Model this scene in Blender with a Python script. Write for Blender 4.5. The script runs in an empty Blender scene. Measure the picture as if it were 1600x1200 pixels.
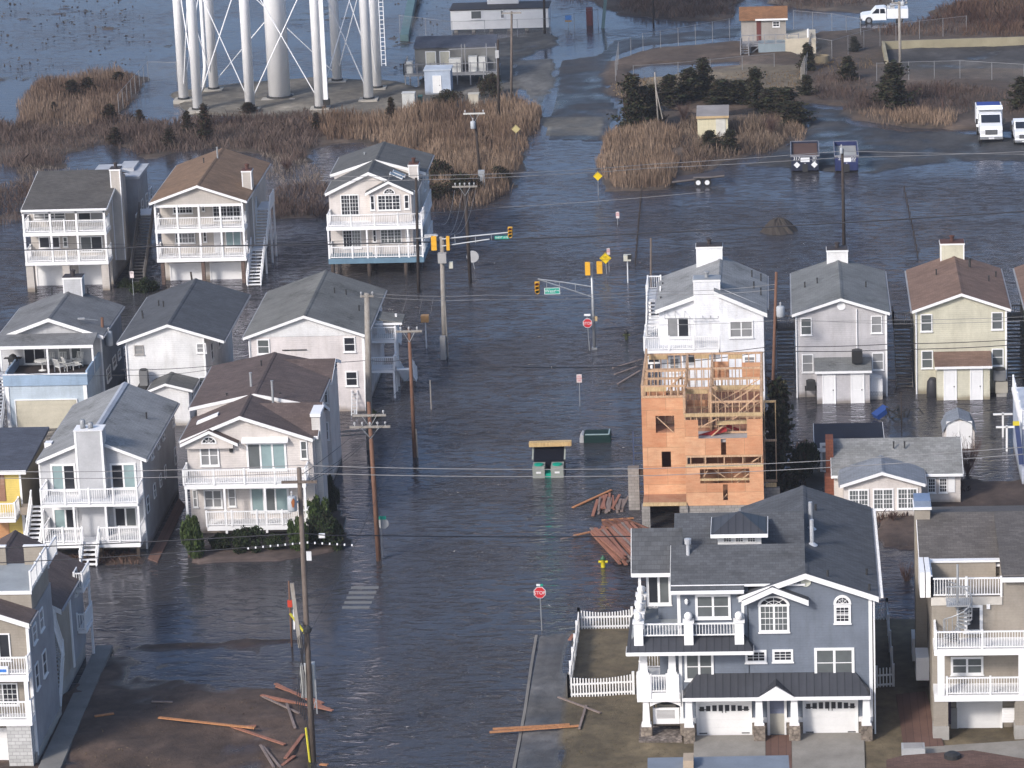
import bpy, math, random
import numpy as np
from mathutils import Vector, Matrix
SC=bpy.context.scene
COL=SC.collection
rnd=random.Random(7)
# ---------------------------------------------------------------- camera
F=5600.0
_Y=np.array([405.,-1610.,F]); _Y/=np.linalg.norm(_Y)
_k=F*F/(1610-.04*405)
_Z=-np.array([.04*_k,_k,F]); _Z/=np.linalg.norm(_Z)
_X=np.cross(_Y,_Z)
R=np.stack([_X,_Y,_Z])
C0=np.array([6.1121,-178.576,70.6203])
cam=bpy.data.cameras.new('camera'); cam.sensor_width=36; cam.lens=F/1600*36
cam.clip_start=1; cam.clip_end=9000
co=bpy.data.objects.new('camera',cam); COL.objects.link(co)
M=Matrix.Identity(4)
for j,vec in enumerate(((1,0,0),(0,-1,0),(0,0,-1))):
    w=R@np.array(vec,float)
    for i in range(3): M[i][j]=w[i]
for i in range(3): M[i][3]=C0[i]
co.matrix_world=M
SC.camera=co
# ---------------------------------------------------------------- sky and sun
SUN_EL=math.radians(33); SUN_AZ=math.atan2(-.62,-.78)
world=bpy.data.worlds.new('World'); SC.world=world; world.use_nodes=True
wn=world.node_tree
for n in list(wn.nodes): wn.nodes.remove(n)
sky=wn.nodes.new('ShaderNodeTexSky'); sky.sky_type='NISHITA'; sky.sun_disc=False
sky.sun_elevation=SUN_EL; sky.sun_rotation=SUN_AZ; sky.air_density=1.0; sky.dust_density=3.2; sky.ozone_density=4.5; sky.altitude=20
bg=wn.nodes.new('ShaderNodeBackground'); bg.inputs['Strength'].default_value=.13
wo=wn.nodes.new('ShaderNodeOutputWorld')
wn.links.new(sky.outputs[0],bg.inputs[0]); wn.links.new(bg.outputs[0],wo.inputs[0])
sl=bpy.data.lights.new('sun','SUN'); sl.energy=2.1; sl.angle=math.radians(9); sl.color=(1,.94,.88)
so=bpy.data.objects.new('sun',sl); COL.objects.link(so)
sd=Vector((math.sin(SUN_AZ)*math.cos(SUN_EL),math.cos(SUN_AZ)*math.cos(SUN_EL),math.sin(SUN_EL)))
so.rotation_euler=sd.to_track_quat('Z','Y').to_euler()
so.location=(0,0,120)
vs=SC.view_settings; vs.view_transform='Standard'; vs.look='None'; vs.exposure=0.65; vs.gamma=1; vs.use_curve_mapping=False
SC.render.engine='CYCLES'
SC.cycles.max_bounces=5; SC.cycles.diffuse_bounces=2; SC.cycles.glossy_bounces=3; SC.cycles.transparent_max_bounces=6
SC.cycles.use_denoising=True
# ---------------------------------------------------------------- pixel of the photo (1600 wide) -> place in the world
def _ray(u,v): return R@np.array([u-800.,v-600.,F])
def G(u,v,z=0.0):
    d=_ray(u,v); t=(z-C0[2])/d[2]; p=C0+d*t
    return Vector((float(p[0]),float(p[1]),float(z)))
def PY(u,v,y):
    d=_ray(u,v); t=(y-C0[1])/d[1]; p=C0+d*t
    return float(p[0]),float(p[2])
def PX(u,v,x):
    d=_ray(u,v); t=(x-C0[0])/d[0]; p=C0+d*t
    return float(p[1]),float(p[2])
def proj(x,y,z):
    q=R.T@(np.array([x,y,z])-C0); return 800+q[0]/q[2]*F, 600+q[1]/q[2]*F
# ---------------------------------------------------------------- materials
MATS={}
def mat(name,col,rough=.8,kind=None,var=.12,scale=1.0,spec=.3,metal=0,col2=None,bump=.3,attr=None):
    if name in MATS: return MATS[name]
    m=bpy.data.materials.new(name); m.use_nodes=True; nt=m.node_tree; N=nt.nodes; L=nt.links
    b=N['Principled BSDF']; b.inputs['Roughness'].default_value=rough; b.inputs['Metallic'].default_value=metal
    b.inputs['Specular IOR Level'].default_value=spec
    tc=N.new('ShaderNodeTexCoord'); mp=N.new('ShaderNodeMapping'); L.new(tc.outputs['Object'],mp.inputs[0])
    def noise(sc,det=4,ro=.6,vec=None):
        n=N.new('ShaderNodeTexNoise'); n.inputs['Scale'].default_value=sc; n.inputs['Detail'].default_value=det; n.inputs['Roughness'].default_value=ro
        L.new(vec or mp.outputs[0],n.inputs['Vector']); return n
    def mix(f,a,bb,t='MIX'):
        x=N.new('ShaderNodeMix'); x.data_type='RGBA'; x.blend_type=t
        if isinstance(f,(int,float)): x.inputs[0].default_value=f
        else: L.new(f,x.inputs[0])
        for s,q in ((6,a),(7,bb)):
            if isinstance(q,(tuple,list)): x.inputs[s].default_value=(*q[:3],1)
            else: L.new(q,x.inputs[s])
        return x.outputs[2]
    def ramp(inp,p0,p1):
        r=N.new('ShaderNodeMapRange'); r.inputs[1].default_value=p0; r.inputs[2].default_value=p1; L.new(inp,r.inputs[0]); return r.outputs[0]
    def scl(v):
        q=N.new('ShaderNodeMapping'); q.inputs['Scale'].default_value=v; L.new(tc.outputs['Object'],q.inputs[0]); return q.outputs[0]
    def bmp(h,st,dist=.02):
        q=N.new('ShaderNodeBump'); q.inputs['Strength'].default_value=st; q.inputs['Distance'].default_value=dist; L.new(h,q.inputs['Height']); L.new(q.outputs[0],b.inputs['Normal'])
    base=tuple(col)
    if attr:
        a=N.new('ShaderNodeAttribute'); a.attribute_name=attr; base=a.outputs['Color']
    dark=tuple(c*(1-var*1.6) for c in col) if not attr else None
    if attr:
        n=noise(scale); base=mix(ramp(n.outputs[0],.3,.7),mix(1.0,base,(1-var,)*3,'MULTIPLY'),base)
    else:
        c2=col2 or tuple(min(1,c*(1+var)) for c in col)
        n=noise(.6*scale,5); base=mix(ramp(n.outputs[0],.3,.7),dark if not col2 else base,c2)
        n2=noise(9*scale,3); base=mix(ramp(n2.outputs[0],.35,.75),base,mix(1.0,base,(1-var*.8,)*3,'MULTIPLY'))
    if kind=='siding':
        w=N.new('ShaderNodeTexWave'); w.wave_type='BANDS'; w.bands_direction='Z'; w.wave_profile='SAW'; w.inputs['Scale'].default_value=.314/.15*1.0
        L.new(tc.outputs['Object'],w.inputs[0]); 
        base=mix(ramp(w.outputs[1],.0,.12),mix(1.0,base,(.80,)*3,'MULTIPLY'),base)
        bmp(w.outputs[1],.5,.02)
        st=noise(1.5,4,.6,scl((2.2,2.2,.25))); base=mix(ramp(st.outputs[0],.5,.8),base,mix(1.0,base,(.86,.85,.83),'MULTIPLY'))
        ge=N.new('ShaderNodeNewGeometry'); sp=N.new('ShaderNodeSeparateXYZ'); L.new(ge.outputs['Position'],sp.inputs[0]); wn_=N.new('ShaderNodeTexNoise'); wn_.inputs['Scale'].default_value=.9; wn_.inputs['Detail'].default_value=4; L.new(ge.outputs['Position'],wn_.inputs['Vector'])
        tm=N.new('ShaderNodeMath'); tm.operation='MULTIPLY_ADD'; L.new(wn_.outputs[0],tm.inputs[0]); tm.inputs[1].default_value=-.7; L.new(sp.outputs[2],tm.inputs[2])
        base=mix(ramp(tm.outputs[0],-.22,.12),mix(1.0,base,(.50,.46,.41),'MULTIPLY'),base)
    elif kind=='shingle':
        w=N.new('ShaderNodeTexBrick'); w.inputs['Scale'].default_value=1.0; w.inputs['Mortar Size'].default_value=.006
        w.inputs['Brick Width'].default_value=.33; w.inputs['Row Height'].default_value=.16
        w.inputs['Color1'].default_value=(1,1,1,1); w.inputs['Color2'].default_value=(.72,.72,.72,1); w.inputs['Mortar'].default_value=(.45,.45,.45,1)
        L.new(tc.outputs['Object'],w.inputs[0]); base=mix(1.0,base,w.outputs[0],'MULTIPLY')
        n3=noise(22,2); base=mix(ramp(n3.outputs[0],.3,.7),mix(1.0,base,(.8,)*3,'MULTIPLY'),base)
        st=noise(1.0,4,.65,scl((.35,1.5,.35))); base=mix(ramp(st.outputs[0],.52,.72),base,mix(1.0,base,(.8,.79,.77),'MULTIPLY'))
        bmp(w.outputs[0],.4,.02)
    elif kind=='stained':
        w=N.new('ShaderNodeTexBrick'); w.inputs['Scale'].default_value=1.0; w.inputs['Mortar Size'].default_value=.006
        w.inputs['Brick Width'].default_value=.33; w.inputs['Row Height'].default_value=.16
        w.inputs['Color1'].default_value=(1,1,1,1); w.inputs['Color2'].default_value=(.8,.8,.8,1); w.inputs['Mortar'].default_value=(.5,.5,.5,1)
        L.new(tc.outputs['Object'],w.inputs[0]); base=mix(1.0,base,w.outputs[0],'MULTIPLY')
        big=noise(.35,3); st=noise(3.0,5,.75,scl((1.0,2.4,1.0)))
        ad=N.new('ShaderNodeMath'); ad.operation='ADD'; L.new(big.outputs[0],ad.inputs[0]); L.new(st.outputs[0],ad.inputs[1])
        base=mix(ramp(ad.outputs[0],1.05,1.25),base,mix(1.0,base,(.55,.55,.53),'MULTIPLY'))
        bmp(w.outputs[0],.3,.02)
    elif kind=='wood':
        st=noise(2.5,4,.6,scl((6,1,1.2))); base=mix(ramp(st.outputs[0],.3,.75),base,mix(1.0,base,(.62,.55,.5),'MULTIPLY'))
    elif kind=='ply':
        w=N.new('ShaderNodeTexBrick'); w.inputs['Scale'].default_value=1.0; w.inputs['Mortar Size'].default_value=.012
        w.inputs['Brick Width'].default_value=2.44; w.inputs['Row Height'].default_value=1.22
        w.inputs['Color1'].default_value=(1,1,1,1); w.inputs['Color2'].default_value=(.80,.66,.60,1); w.inputs['Mortar'].default_value=(.55,.55,.5,1)
        v=N.new('ShaderNodeMapping'); v.inputs['Rotation'].default_value=(math.radians(-90),0,0); L.new(tc.outputs['Object'],v.inputs[0]); L.new(v.outputs[0],w.inputs[0])
        base=mix(1.0,base,w.outputs[0],'MULTIPLY')
        st=noise(1.4,5,.7,scl((1,1,5))); base=mix(ramp(st.outputs[0],.4,.75),base,mix(1.0,base,(.86,.68,.6),'MULTIPLY'))
    elif kind=='block':
        w=N.new('ShaderNodeTexBrick'); w.inputs['Scale'].default_value=1.0; w.inputs['Mortar Size'].default_value=.015
        w.inputs['Brick Width'].default_value=.4; w.inputs['Row Height'].default_value=.2
        w.inputs['Color1'].default_value=(1,1,1,1); w.inputs['Color2'].default_value=(.8,.8,.8,1); w.inputs['Mortar'].default_value=(.55,.55,.55,1)
        v=N.new('ShaderNodeMapping'); v.inputs['Rotation'].default_value=(math.radians(-90),0,0); L.new(tc.outputs['Object'],v.inputs[0]); L.new(v.outputs[0],w.inputs[0])
        base=mix(1.0,base,w.outputs[0],'MULTIPLY')
    elif kind=='stone':
        w=N.new('ShaderNodeTexVoronoi'); w.inputs['Scale'].default_value=5; L.new(tc.outputs['Object'],w.inputs[0])
        bw=N.new('ShaderNodeRGBToBW'); L.new(w.outputs['Color'],bw.inputs[0]); base=mix(ramp(bw.outputs[0],.2,.8),mix(1.0,base,(.6,.57,.55),'MULTIPLY'),mix(1.0,base,(1.25,1.2,1.15),'MULTIPLY')); 
        base=mix(ramp(w.outputs['Distance'],.3,.6),base,mix(1.0,base,(.6,)*3,'MULTIPLY'))
    elif kind=='seam':
        w=N.new('ShaderNodeTexWave'); w.wave_type='BANDS'; w.bands_direction='X'; w.inputs['Scale'].default_value=.314/.4; L.new(tc.outputs['Object'],w.inputs[0])
        base=mix(ramp(w.outputs[1],.93,.99),base,mix(1.0,base,(.55,)*3,'MULTIPLY')); bmp(w.outputs[1],.3,.02)
    elif kind=='rough':
        n3=noise(3*scale,6,.7); bmp(n3.outputs[0],bump,.1)
    if isinstance(base,tuple): b.inputs['Base Color'].default_value=(*base[:3],1)
    else: L.new(base,b.inputs['Base Color'])
    MATS[name]=m; return m
white=mat('white_paint',(.74,.73,.72),.6,var=.05)
trim=mat('white_trim',(.80,.79,.78),.5,var=.04)
def glass_mat(name,col,rough=.06):
    if name in MATS: return MATS[name]
    m=bpy.data.materials.new(name); m.use_nodes=True; b=m.node_tree.nodes['Principled BSDF']
    N=m.node_tree.nodes; L=m.node_tree.links
    tc=N.new('ShaderNodeTexCoord'); n=N.new('ShaderNodeTexNoise'); n.inputs['Scale'].default_value=1.3; n.inputs['Detail'].default_value=3; L.new(tc.outputs['Object'],n.inputs[0])
    x=N.new('ShaderNodeMix'); x.data_type='RGBA'; L.new(n.outputs[0],x.inputs[0]); x.inputs[6].default_value=(*[c*.6 for c in col],1); x.inputs[7].default_value=(*[min(1,c*1.25) for c in col],1)
    L.new(x.outputs[2],b.inputs['Base Color']); b.inputs['Roughness'].default_value=rough; b.inputs['Specular IOR Level'].default_value=.5
    MATS[name]=m; return m
g_dark=glass_mat('dark_glass',(.03,.032,.038)); g_mid=glass_mat('grey_glass',(.12,.13,.13)); g_blind=glass_mat('blind_glass',(.26,.26,.26),.15); g_teal=glass_mat('teal_glass',(.27,.36,.36),.1)
GL={'d':g_dark,'m':g_mid,'b':g_blind,'t':g_teal}
# ---------------------------------------------------------------- mesh builder
class MB:
    def __init__(s): s.v=[]; s.f=[]
    def add(s,vs,fs):
        o=len(s.v); s.v+= [tuple(p) for p in vs]; s.f+=[tuple(i+o for i in f) for f in fs]; return s
    def box(s,x0,x1,y0,y1,z0,z1):
        if x0>x1:x0,x1=x1,x0
        if y0>y1:y0,y1=y1,y0
        if z0>z1:z0,z1=z1,z0
        return s.add([(x0,y0,z0),(x1,y0,z0),(x1,y1,z0),(x0,y1,z0),(x0,y0,z1),(x1,y0,z1),(x1,y1,z1),(x0,y1,z1)],
            [(0,3,2,1),(4,5,6,7),(0,1,5,4),(1,2,6,5),(2,3,7,6),(3,0,4,7)])
    def prism(s,poly,a0,a1,axis='y'):
        """poly: 2D points. axis y: (x,z) extruded in y; axis x: (y,z) extruded in x; axis z: (x,y) extruded in z"""
        n=len(poly)
        def m(p,a):
            return (p[0],a,p[1]) if axis=='y' else ((a,p[0],p[1]) if axis=='x' else (p[0],p[1],a))
        vs=[m(p,a0) for p in poly]+[m(p,a1) for p in poly]
        fs=[tuple(range(n)),tuple(range(2*n-1,n-1,-1))]+[(i,i+n,(i+1)%n+n,(i+1)%n) for i in range(n)]
        return s.add(vs,fs)
    def quad(s,*p): return s.add(p,[tuple(range(len(p)))])
    def beam(s,p0,p1,w,h=None,up=(0,0,1)):
        h=h or w; p0=Vector(p0);p1=Vector(p1); d=(p1-p0)
        if d.length<1e-6: return s
        d.normalize(); u=Vector(up)
        if abs(d.dot(u))>.98: u=Vector((0,1,0))
        r=d.cross(u).normalized(); u=r.cross(d)
        vs=[]
        for p in (p0,p1):
            for a,b in ((-1,-1),(1,-1),(1,1),(-1,1)): vs.append(p+r*(a*w/2)+u*(b*h/2))
        return s.add(vs,[(3,2,1,0),(4,5,6,7),(0,1,5,4),(1,2,6,5),(2,3,7,6),(3,0,4,7)])
    def tube(s,pts,r,n=6,r1=None,cap=True):
        pts=[Vector(p) for p in pts]; k=len(pts); rings=[]; o=len(s.v)
        for i,p in enumerate(pts):
            d=(pts[min(i+1,k-1)]-pts[max(i-1,0)]).normalized(); u=Vector((0,0,1)) if abs(d.z)<.95 else Vector((1,0,0))
            a=d.cross(u).normalized(); b=a.cross(d)
            rr=r if r1 is None else r+(r1-r)*i/(k-1)
            for j in range(n):
                t=2*math.pi*j/n; s.v.append(tuple(p+a*(math.cos(t)*rr)+b*(math.sin(t)*rr)))
        for i in range(k-1):
            for j in range(n):
                q=o+i*n; s.f.append((q+j,q+(j+1)%n,q+n+(j+1)%n,q+n+j))
        if cap: s.f.append(tuple(o+j for j in range(n-1,-1,-1))); s.f.append(tuple(o+(k-1)*n+j for j in range(n)))
        return s
    def lathe(s,c,prof,n=12):
        o=len(s.v); 
        for r,z in prof:
            for j in range(n):
                t=2*math.pi*j/n; s.v.append((c[0]+math.cos(t)*r,c[1]+math.sin(t)*r,c[2]+z))
        for i in range(len(prof)-1):
            for j in range(n):
                q=o+i*n; s.f.append((q+j,q+(j+1)%n,q+n+(j+1)%n,q+n+j))
        s.f.append(tuple(o+j for j in range(n-1,-1,-1))); s.f.append(tuple(o+(len(prof)-1)*n+j for j in range(n)))
        return s
    def build(s,name,m,parent=None,smooth=False):
        me=bpy.data.meshes.new(name)
        off=Vector((0,0,0))
        if parent is not None: off=parent.matrix_world.translation if parent.get('_w') is None else Vector(parent['_w'])
        if parent is None:
            xs=[p[0] for p in s.v]; ys=[p[1] for p in s.v]; zs=[p[2] for p in s.v]
            off=Vector(((min(xs)+max(xs))/2,(min(ys)+max(ys))/2,min(zs)))
        me.from_pydata([(p[0]-off[0],p[1]-off[1],p[2]-off[2]) for p in s.v],[],s.f)
        me.materials.append(m)
        if smooth: me.polygons.foreach_set('use_smooth',[True]*len(me.polygons))
        o=bpy.data.objects.new(name,me); COL.objects.link(o)
        if parent is not None:
            o.parent=parent; o['_w']=tuple(off)   # parts keep the thing's origin
        else:
            o.location=off; o['_w']=tuple(off)
        return o
def thing(name,label,cat,loc,group=None):
    o=bpy.data.objects.new(name,None); COL.objects.link(o); o.location=loc; o['_w']=tuple(loc); o.empty_display_size=.3
    o['label']=label; o['category']=cat
    if group:o['group']=group
    return o
def tag(o,label,cat,group=None):
    o['label']=label;o['category']=cat
    if group:o['group']=group
    return o
def struct(o,kind='structure'):
    o['kind']=kind; return o
# ---------------------------------------------------------------- ground zones
rs=np.random.RandomState(3)
def vnoise(x,y,sc,seed):
    """smooth value noise on numpy arrays, sc = cell size in metres"""
    r=np.random.RandomState(seed).rand(257,257)
    a=x/sc+97.3; b=y/sc+61.7; i=np.floor(a).astype(int); j=np.floor(b).astype(int); fx=a-i; fy=b-j
    fx=fx*fx*(3-2*fx); fy=fy*fy*(3-2*fy); i%=256; j%=256
    return (r[i,j]*(1-fx)+r[i+1,j]*fx)*(1-fy)+(r[i,j+1]*(1-fx)+r[i+1,j+1]*fx)*fy
def fbm(x,y,sc,seed,o=4):
    t=0;a=1;w=0
    for k in range(o): t=t+a*vnoise(x,y,sc/2**k,seed+k*17); w+=a; a*=.55
    return t/w-.5
def sdf(X,Y,poly):
    n=len(poly); ins=np.zeros(X.shape,bool); d2=np.full(X.shape,1e9)
    for k in range(n):
        x0,y0=poly[k]; x1,y1=poly[(k+1)%n]
        dx,dy=x1-x0,y1-y0; t=np.clip(((X-x0)*dx+(Y-y0)*dy)/(dx*dx+dy*dy+1e-9),0,1)
        d2=np.minimum(d2,(X-x0-t*dx)**2+(Y-y0-t*dy)**2)
        c=((y0>Y)!=(y1>Y)); xx=x0+(Y-y0)/(dy if abs(dy)>1e-9 else 1e-9)*dx
        ins^=c&(X<xx)
    d=np.sqrt(d2); return np.where(ins,d,-d)
def wp(poly): return [tuple(G(u,v)[:2]) for u,v in poly]
DIRT=(.085,.057,.043); LAWN=(.135,.105,.062); MARSH=(.085,.062,.045); GRAV=(.17,.15,.12); ASPH=(.055,.056,.062); CONC=(.16,.155,.145); TAN=(.17,.135,.09); SOIL=(.065,.045,.036); DK=(.045,.038,.035)
# (name, pixel polygon, height, colour, edge width m, edge noise m, height noise m)
ZONES=[
 ('marsh_dots',[(-60,-60),(660,-60),(660,130),(600,120),(300,120),(250,120),(60,125),(-60,190)],-.21,MARSH,6,6,.42),
 ('reed_left',[(22,160),(60,128),(130,118),(190,112),(232,122),(215,160),(180,190),(130,215),(20,215)],.12,MARSH,1.5,1.5,.1),
 ('reed_band',[(-60,190),(20,196),(130,205),(200,178),(270,195),(330,188),(640,176),(760,166),(815,160),(842,172),(846,192),(832,222),(812,262),(785,300),(760,325),(700,335),(655,322),(640,250),(560,225),(500,232),(470,262),(430,255),(400,238),(340,232),(280,238),(230,250),(205,248),(170,228),(120,240),(90,262),(30,262),(-60,250)],.12,MARSH,1.6,2.2,.12),
 ('reed_strip',[(-60,290),(60,285),(140,262),(240,300),(235,330),(180,360),(60,345),(-60,372)],.05,MARSH,2,3,.2),
 ('reed_behind',[(420,285),(470,300),(510,300),(510,345),(425,345)],.06,MARSH,2,2,.15),
 ('tower_pad',[(262,146),(330,136),(440,124),(600,124),(640,132),(690,146),(715,188),(640,180),(460,184),(290,180)],.25,GRAV,1.5,1,.12),
 ('plant_pad',[(640,128),(700,70),(860,48),(880,70),(800,100),(812,150),(820,165),(760,186),(660,184)],.12,(.11,.10,.085),1.5,1.5,.16),
 ('apron',[(806,95),(870,92),(872,130),(850,175),(850,200),(838,180),(818,150)],.10,CONC,.8,.8,.14),
 ('road_north',[(872,95),(962,84),(946,130),(962,160),(968,178),(950,222),(852,219),(862,160)],.06,ASPH,.5,.4,.10),
 ('concrete_band',[(850,184),(946,184),(940,213),(848,213)],.085,(.15,.14,.12),.4,.2,.05),
 ('road_bend',[(925,92),(960,62),(1165,40),(1165,58),(1010,72),(962,88)],.05,ASPH,.8,.6,.08),
 ('island',[(948,118),(962,96),(1010,78),(1160,62),(1300,95),(1600,120),(1700,130),(1700,245),(1600,205),(1500,205),(1320,190),(1312,168),(1250,160),(1220,160),(1100,180),(1000,160),(950,150)],.25,(.105,.075,.055),1.2,1.2,.14),
 ('island_tan',[(1010,118),(1090,118),(1160,105),(1250,104),(1262,140),(1220,148),(1100,140),(1010,140)],.32,TAN,1,1,.1),
 ('pond',[(985,112),(1020,101),(1160,95),(1160,103),(1080,112),(1040,124),(990,125)],-.12,DIRT,.8,1,.05),
 ('drive',[(1250,162),(1315,172),(1345,192),(1420,205),(1500,205),(1700,225),(1700,258),(1550,252),(1450,258),(1360,272),(1230,262),(1150,262),(1200,236),(1240,225)],.075,(.05,.05,.052),1.2,1.4,.15),
 ('reed_right',[(930,235),(948,208),(970,190),(1010,170),(1110,180),(1230,175),(1256,190),(1252,212),(1230,232),(1130,255),(1090,275),(1040,297),(945,300),(934,270)],.14,MARSH,.9,1.2,.1),
 ('reed_band_right',[(1318,178),(1400,150),(1500,150),(1620,150),(1620,200),(1540,180),(1500,186),(1490,200),(1420,200),(1350,190)],.35,MARSH,.9,1.2,.1),
 ('top_brush',[(860,-40),(950,-40),(1160,-40),(1160,15),(1140,34),(1060,34),(1000,28),(960,26),(900,-5)],.2,MARSH,2,2,.2),
 ('top_brush_two',[(1160,-40),(1400,-40),(1400,-6),(1390,12),(1340,22),(1270,20),(1200,6)],.2,(.11,.085,.065),2,2,.2),
 ('top_right',[(1270,50),(1340,44),(1430,44),(1470,10),(1500,5),(1700,-20),(1700,150),(1500,120),(1390,120),(1260,100)],.25,MARSH,2,2,.12),
 ('yard_far',[(1385,76),(1700,66),(1700,108),(1390,112)],.17,(.06,.055,.052),1,1.6,.24),
 ('lot_front',[(178,1006),(300,1005),(466,1003),(478,1060),(482,1120),(492,1215),(420,1230),(-60,1230),(60,1130)],.15,DIRT,.5,.9,.34),
 ('lot_dip',[(200,1015),(300,1012),(470,1010),(470,1075),(430,1080),(330,1065),(260,1062),(200,1060),(180,1035)],-.02,DIRT,1.2,1.2,.3),
 ('yard_right',[(893,985),(985,962),(1060,968),(1700,968),(1700,1230),(868,1230),(884,1090)],.2,LAWN,.5,.3,.06),
 ('walk_right',[(836,995),(893,985),(884,1090),(868,1230),(790,1230),(822,1070)],.055,(.13,.125,.12),.35,.1,.08),
 ('side_right',[(1370,815),(1440,800),(1440,862),(1376,858)],.12,SOIL,.8,.6,.08),
 ('cottage_yard',[(1240,735),(1300,700),(1300,850),(1240,850)],.06,(.05,.05,.04),.8,.8,.1),
 ('cottage_yard_two',[(1300,770),(1490,748),(1560,752),(1700,740),(1700,850),(1440,852),(1370,858),(1370,812),(1300,815)],.15,SOIL,.8,.8,.08),
 ('house_bed',[(286,862),(330,850),(545,842),(552,852),(520,866),(430,880),(300,884)],.14,(.13,.095,.08),.5,.5,.08),
 ('hedge_bed',[(490,800),(530,770),(556,850),(520,862),(440,860)],.10,SOIL,.5,.5,.08),
 ('white_bed',[(64,862),(235,860),(232,884),(64,884)],.04,DIRT,.5,.7,.1),
]
def axis(lo,hi,st,ext):
    a=list(np.arange(lo,hi,st)); d=st; p=a[-1]; q=a[0]; R_=[];L_=[]
    while p<ext: d*=1.35; p+=d; R_.append(p)
    d=st
    while q>-ext: d*=1.35; q-=d; L_.append(q)
    return np.array(L_[::-1]+a+R_)
gx=axis(-98,66,.45,3200); gy=axis(-22,262,.5,3200)
XX,YY=np.meshgrid(gx,gy,indexing='ij')
H=np.full(XX.shape,-.45); CC=np.zeros(XX.shape+(3,)); CC[:]=(.05,.045,.038)
n1=fbm(XX,YY,5,11); n2=fbm(XX,YY,2.2,31); n3=fbm(XX,YY*.45,3.5,51); n5=fbm(XX*.6,YY,1.6,91,3); n6=fbm(XX,YY,3.2,131)
for k,(nm,pp,h,c,ew,en,hn) in enumerate(ZONES):
    s=sdf(XX,YY,wp(pp))+n1*2*en
    t=np.clip(s/ew+.5,0,1); t=t*t*(3-2*t)
    hh=h+(n2+n3)*hn*1.2+n5*hn*.8
    H=H*(1-t)+hh*t
    CC=CC*(1-t[...,None])+np.array(c)*t[...,None]
n4=fbm(XX,YY,7,71); CC*= (1+n4*.9)[...,None]; CC*=(1+n2*.7)[...,None]; CC*=(1+np.clip(n6-.05,0,1)*3.2)[...,None]; wet=np.clip((.16-H)/.16,0,1)*(H>-.3); CC*=(1-.35*wet)[...,None]
CC=np.clip(CC,0.01,1)
nx,ny=XX.shape
verts=np.stack([XX,YY,H],-1).reshape(-1,3)
ii=(np.arange(nx-1)[:,None]*ny+np.arange(ny-1)[None,:]).ravel()
faces=np.stack([ii,ii+ny,ii+ny+1,ii+1],-1)
def fast_mesh(name,verts,faces,cols=None,m=None,smooth=False):
    me=bpy.data.meshes.new(name); nv=len(verts); nf,k=faces.shape
    me.vertices.add(nv); me.vertices.foreach_set('co',np.ascontiguousarray(verts,dtype=np.float32).ravel())
    me.loops.add(nf*k); me.loops.foreach_set('vertex_index',np.ascontiguousarray(faces,dtype=np.int32).ravel())
    me.polygons.add(nf); me.polygons.foreach_set('loop_start',np.arange(0,nf*k,k,dtype=np.int32))
    if smooth: me.polygons.foreach_set('use_smooth',np.ones(nf,bool))
    if cols is not None:
        a=me.color_attributes.new('Col','FLOAT_COLOR','POINT'); c4=np.ones((nv,4),np.float32); c4[:,:3]=cols; a.data.foreach_set('color',c4.ravel())
    me.update(calc_edges=True)
    if m: me.materials.append(m)
    o=bpy.data.objects.new(name,me); COL.objects.link(o); return o
m_ground=mat('ground_soil',(.1,.08,.06),.9,'rough',attr='Col',scale=1.6,var=.45,bump=.6)
gb=m_ground.node_tree.nodes['Principled BSDF']; gb.inputs['Specular IOR Level'].default_value=.4
_N=m_ground.node_tree.nodes; _L=m_ground.node_tree.links; _g=_N.new('ShaderNodeNewGeometry'); _s=_N.new('ShaderNodeSeparateXYZ'); _L.new(_g.outputs['Position'],_s.inputs[0]); _r=_N.new('ShaderNodeMapRange'); _r.inputs[1].default_value=.02; _r.inputs[2].default_value=.10; _r.inputs[3].default_value=.22; _r.inputs[4].default_value=.9; _L.new(_s.outputs[2],_r.inputs[0]); _L.new(_r.outputs[0],gb.inputs['Roughness'])
struct(fast_mesh('ground',verts,faces,CC.reshape(-1,3),m_ground,True))
def gh(x,y):
    i=int(np.searchsorted(gx,x)); j=int(np.searchsorted(gy,y)); return float(H[min(max(i,0),nx-1),min(max(j,0),ny-1)])
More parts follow.
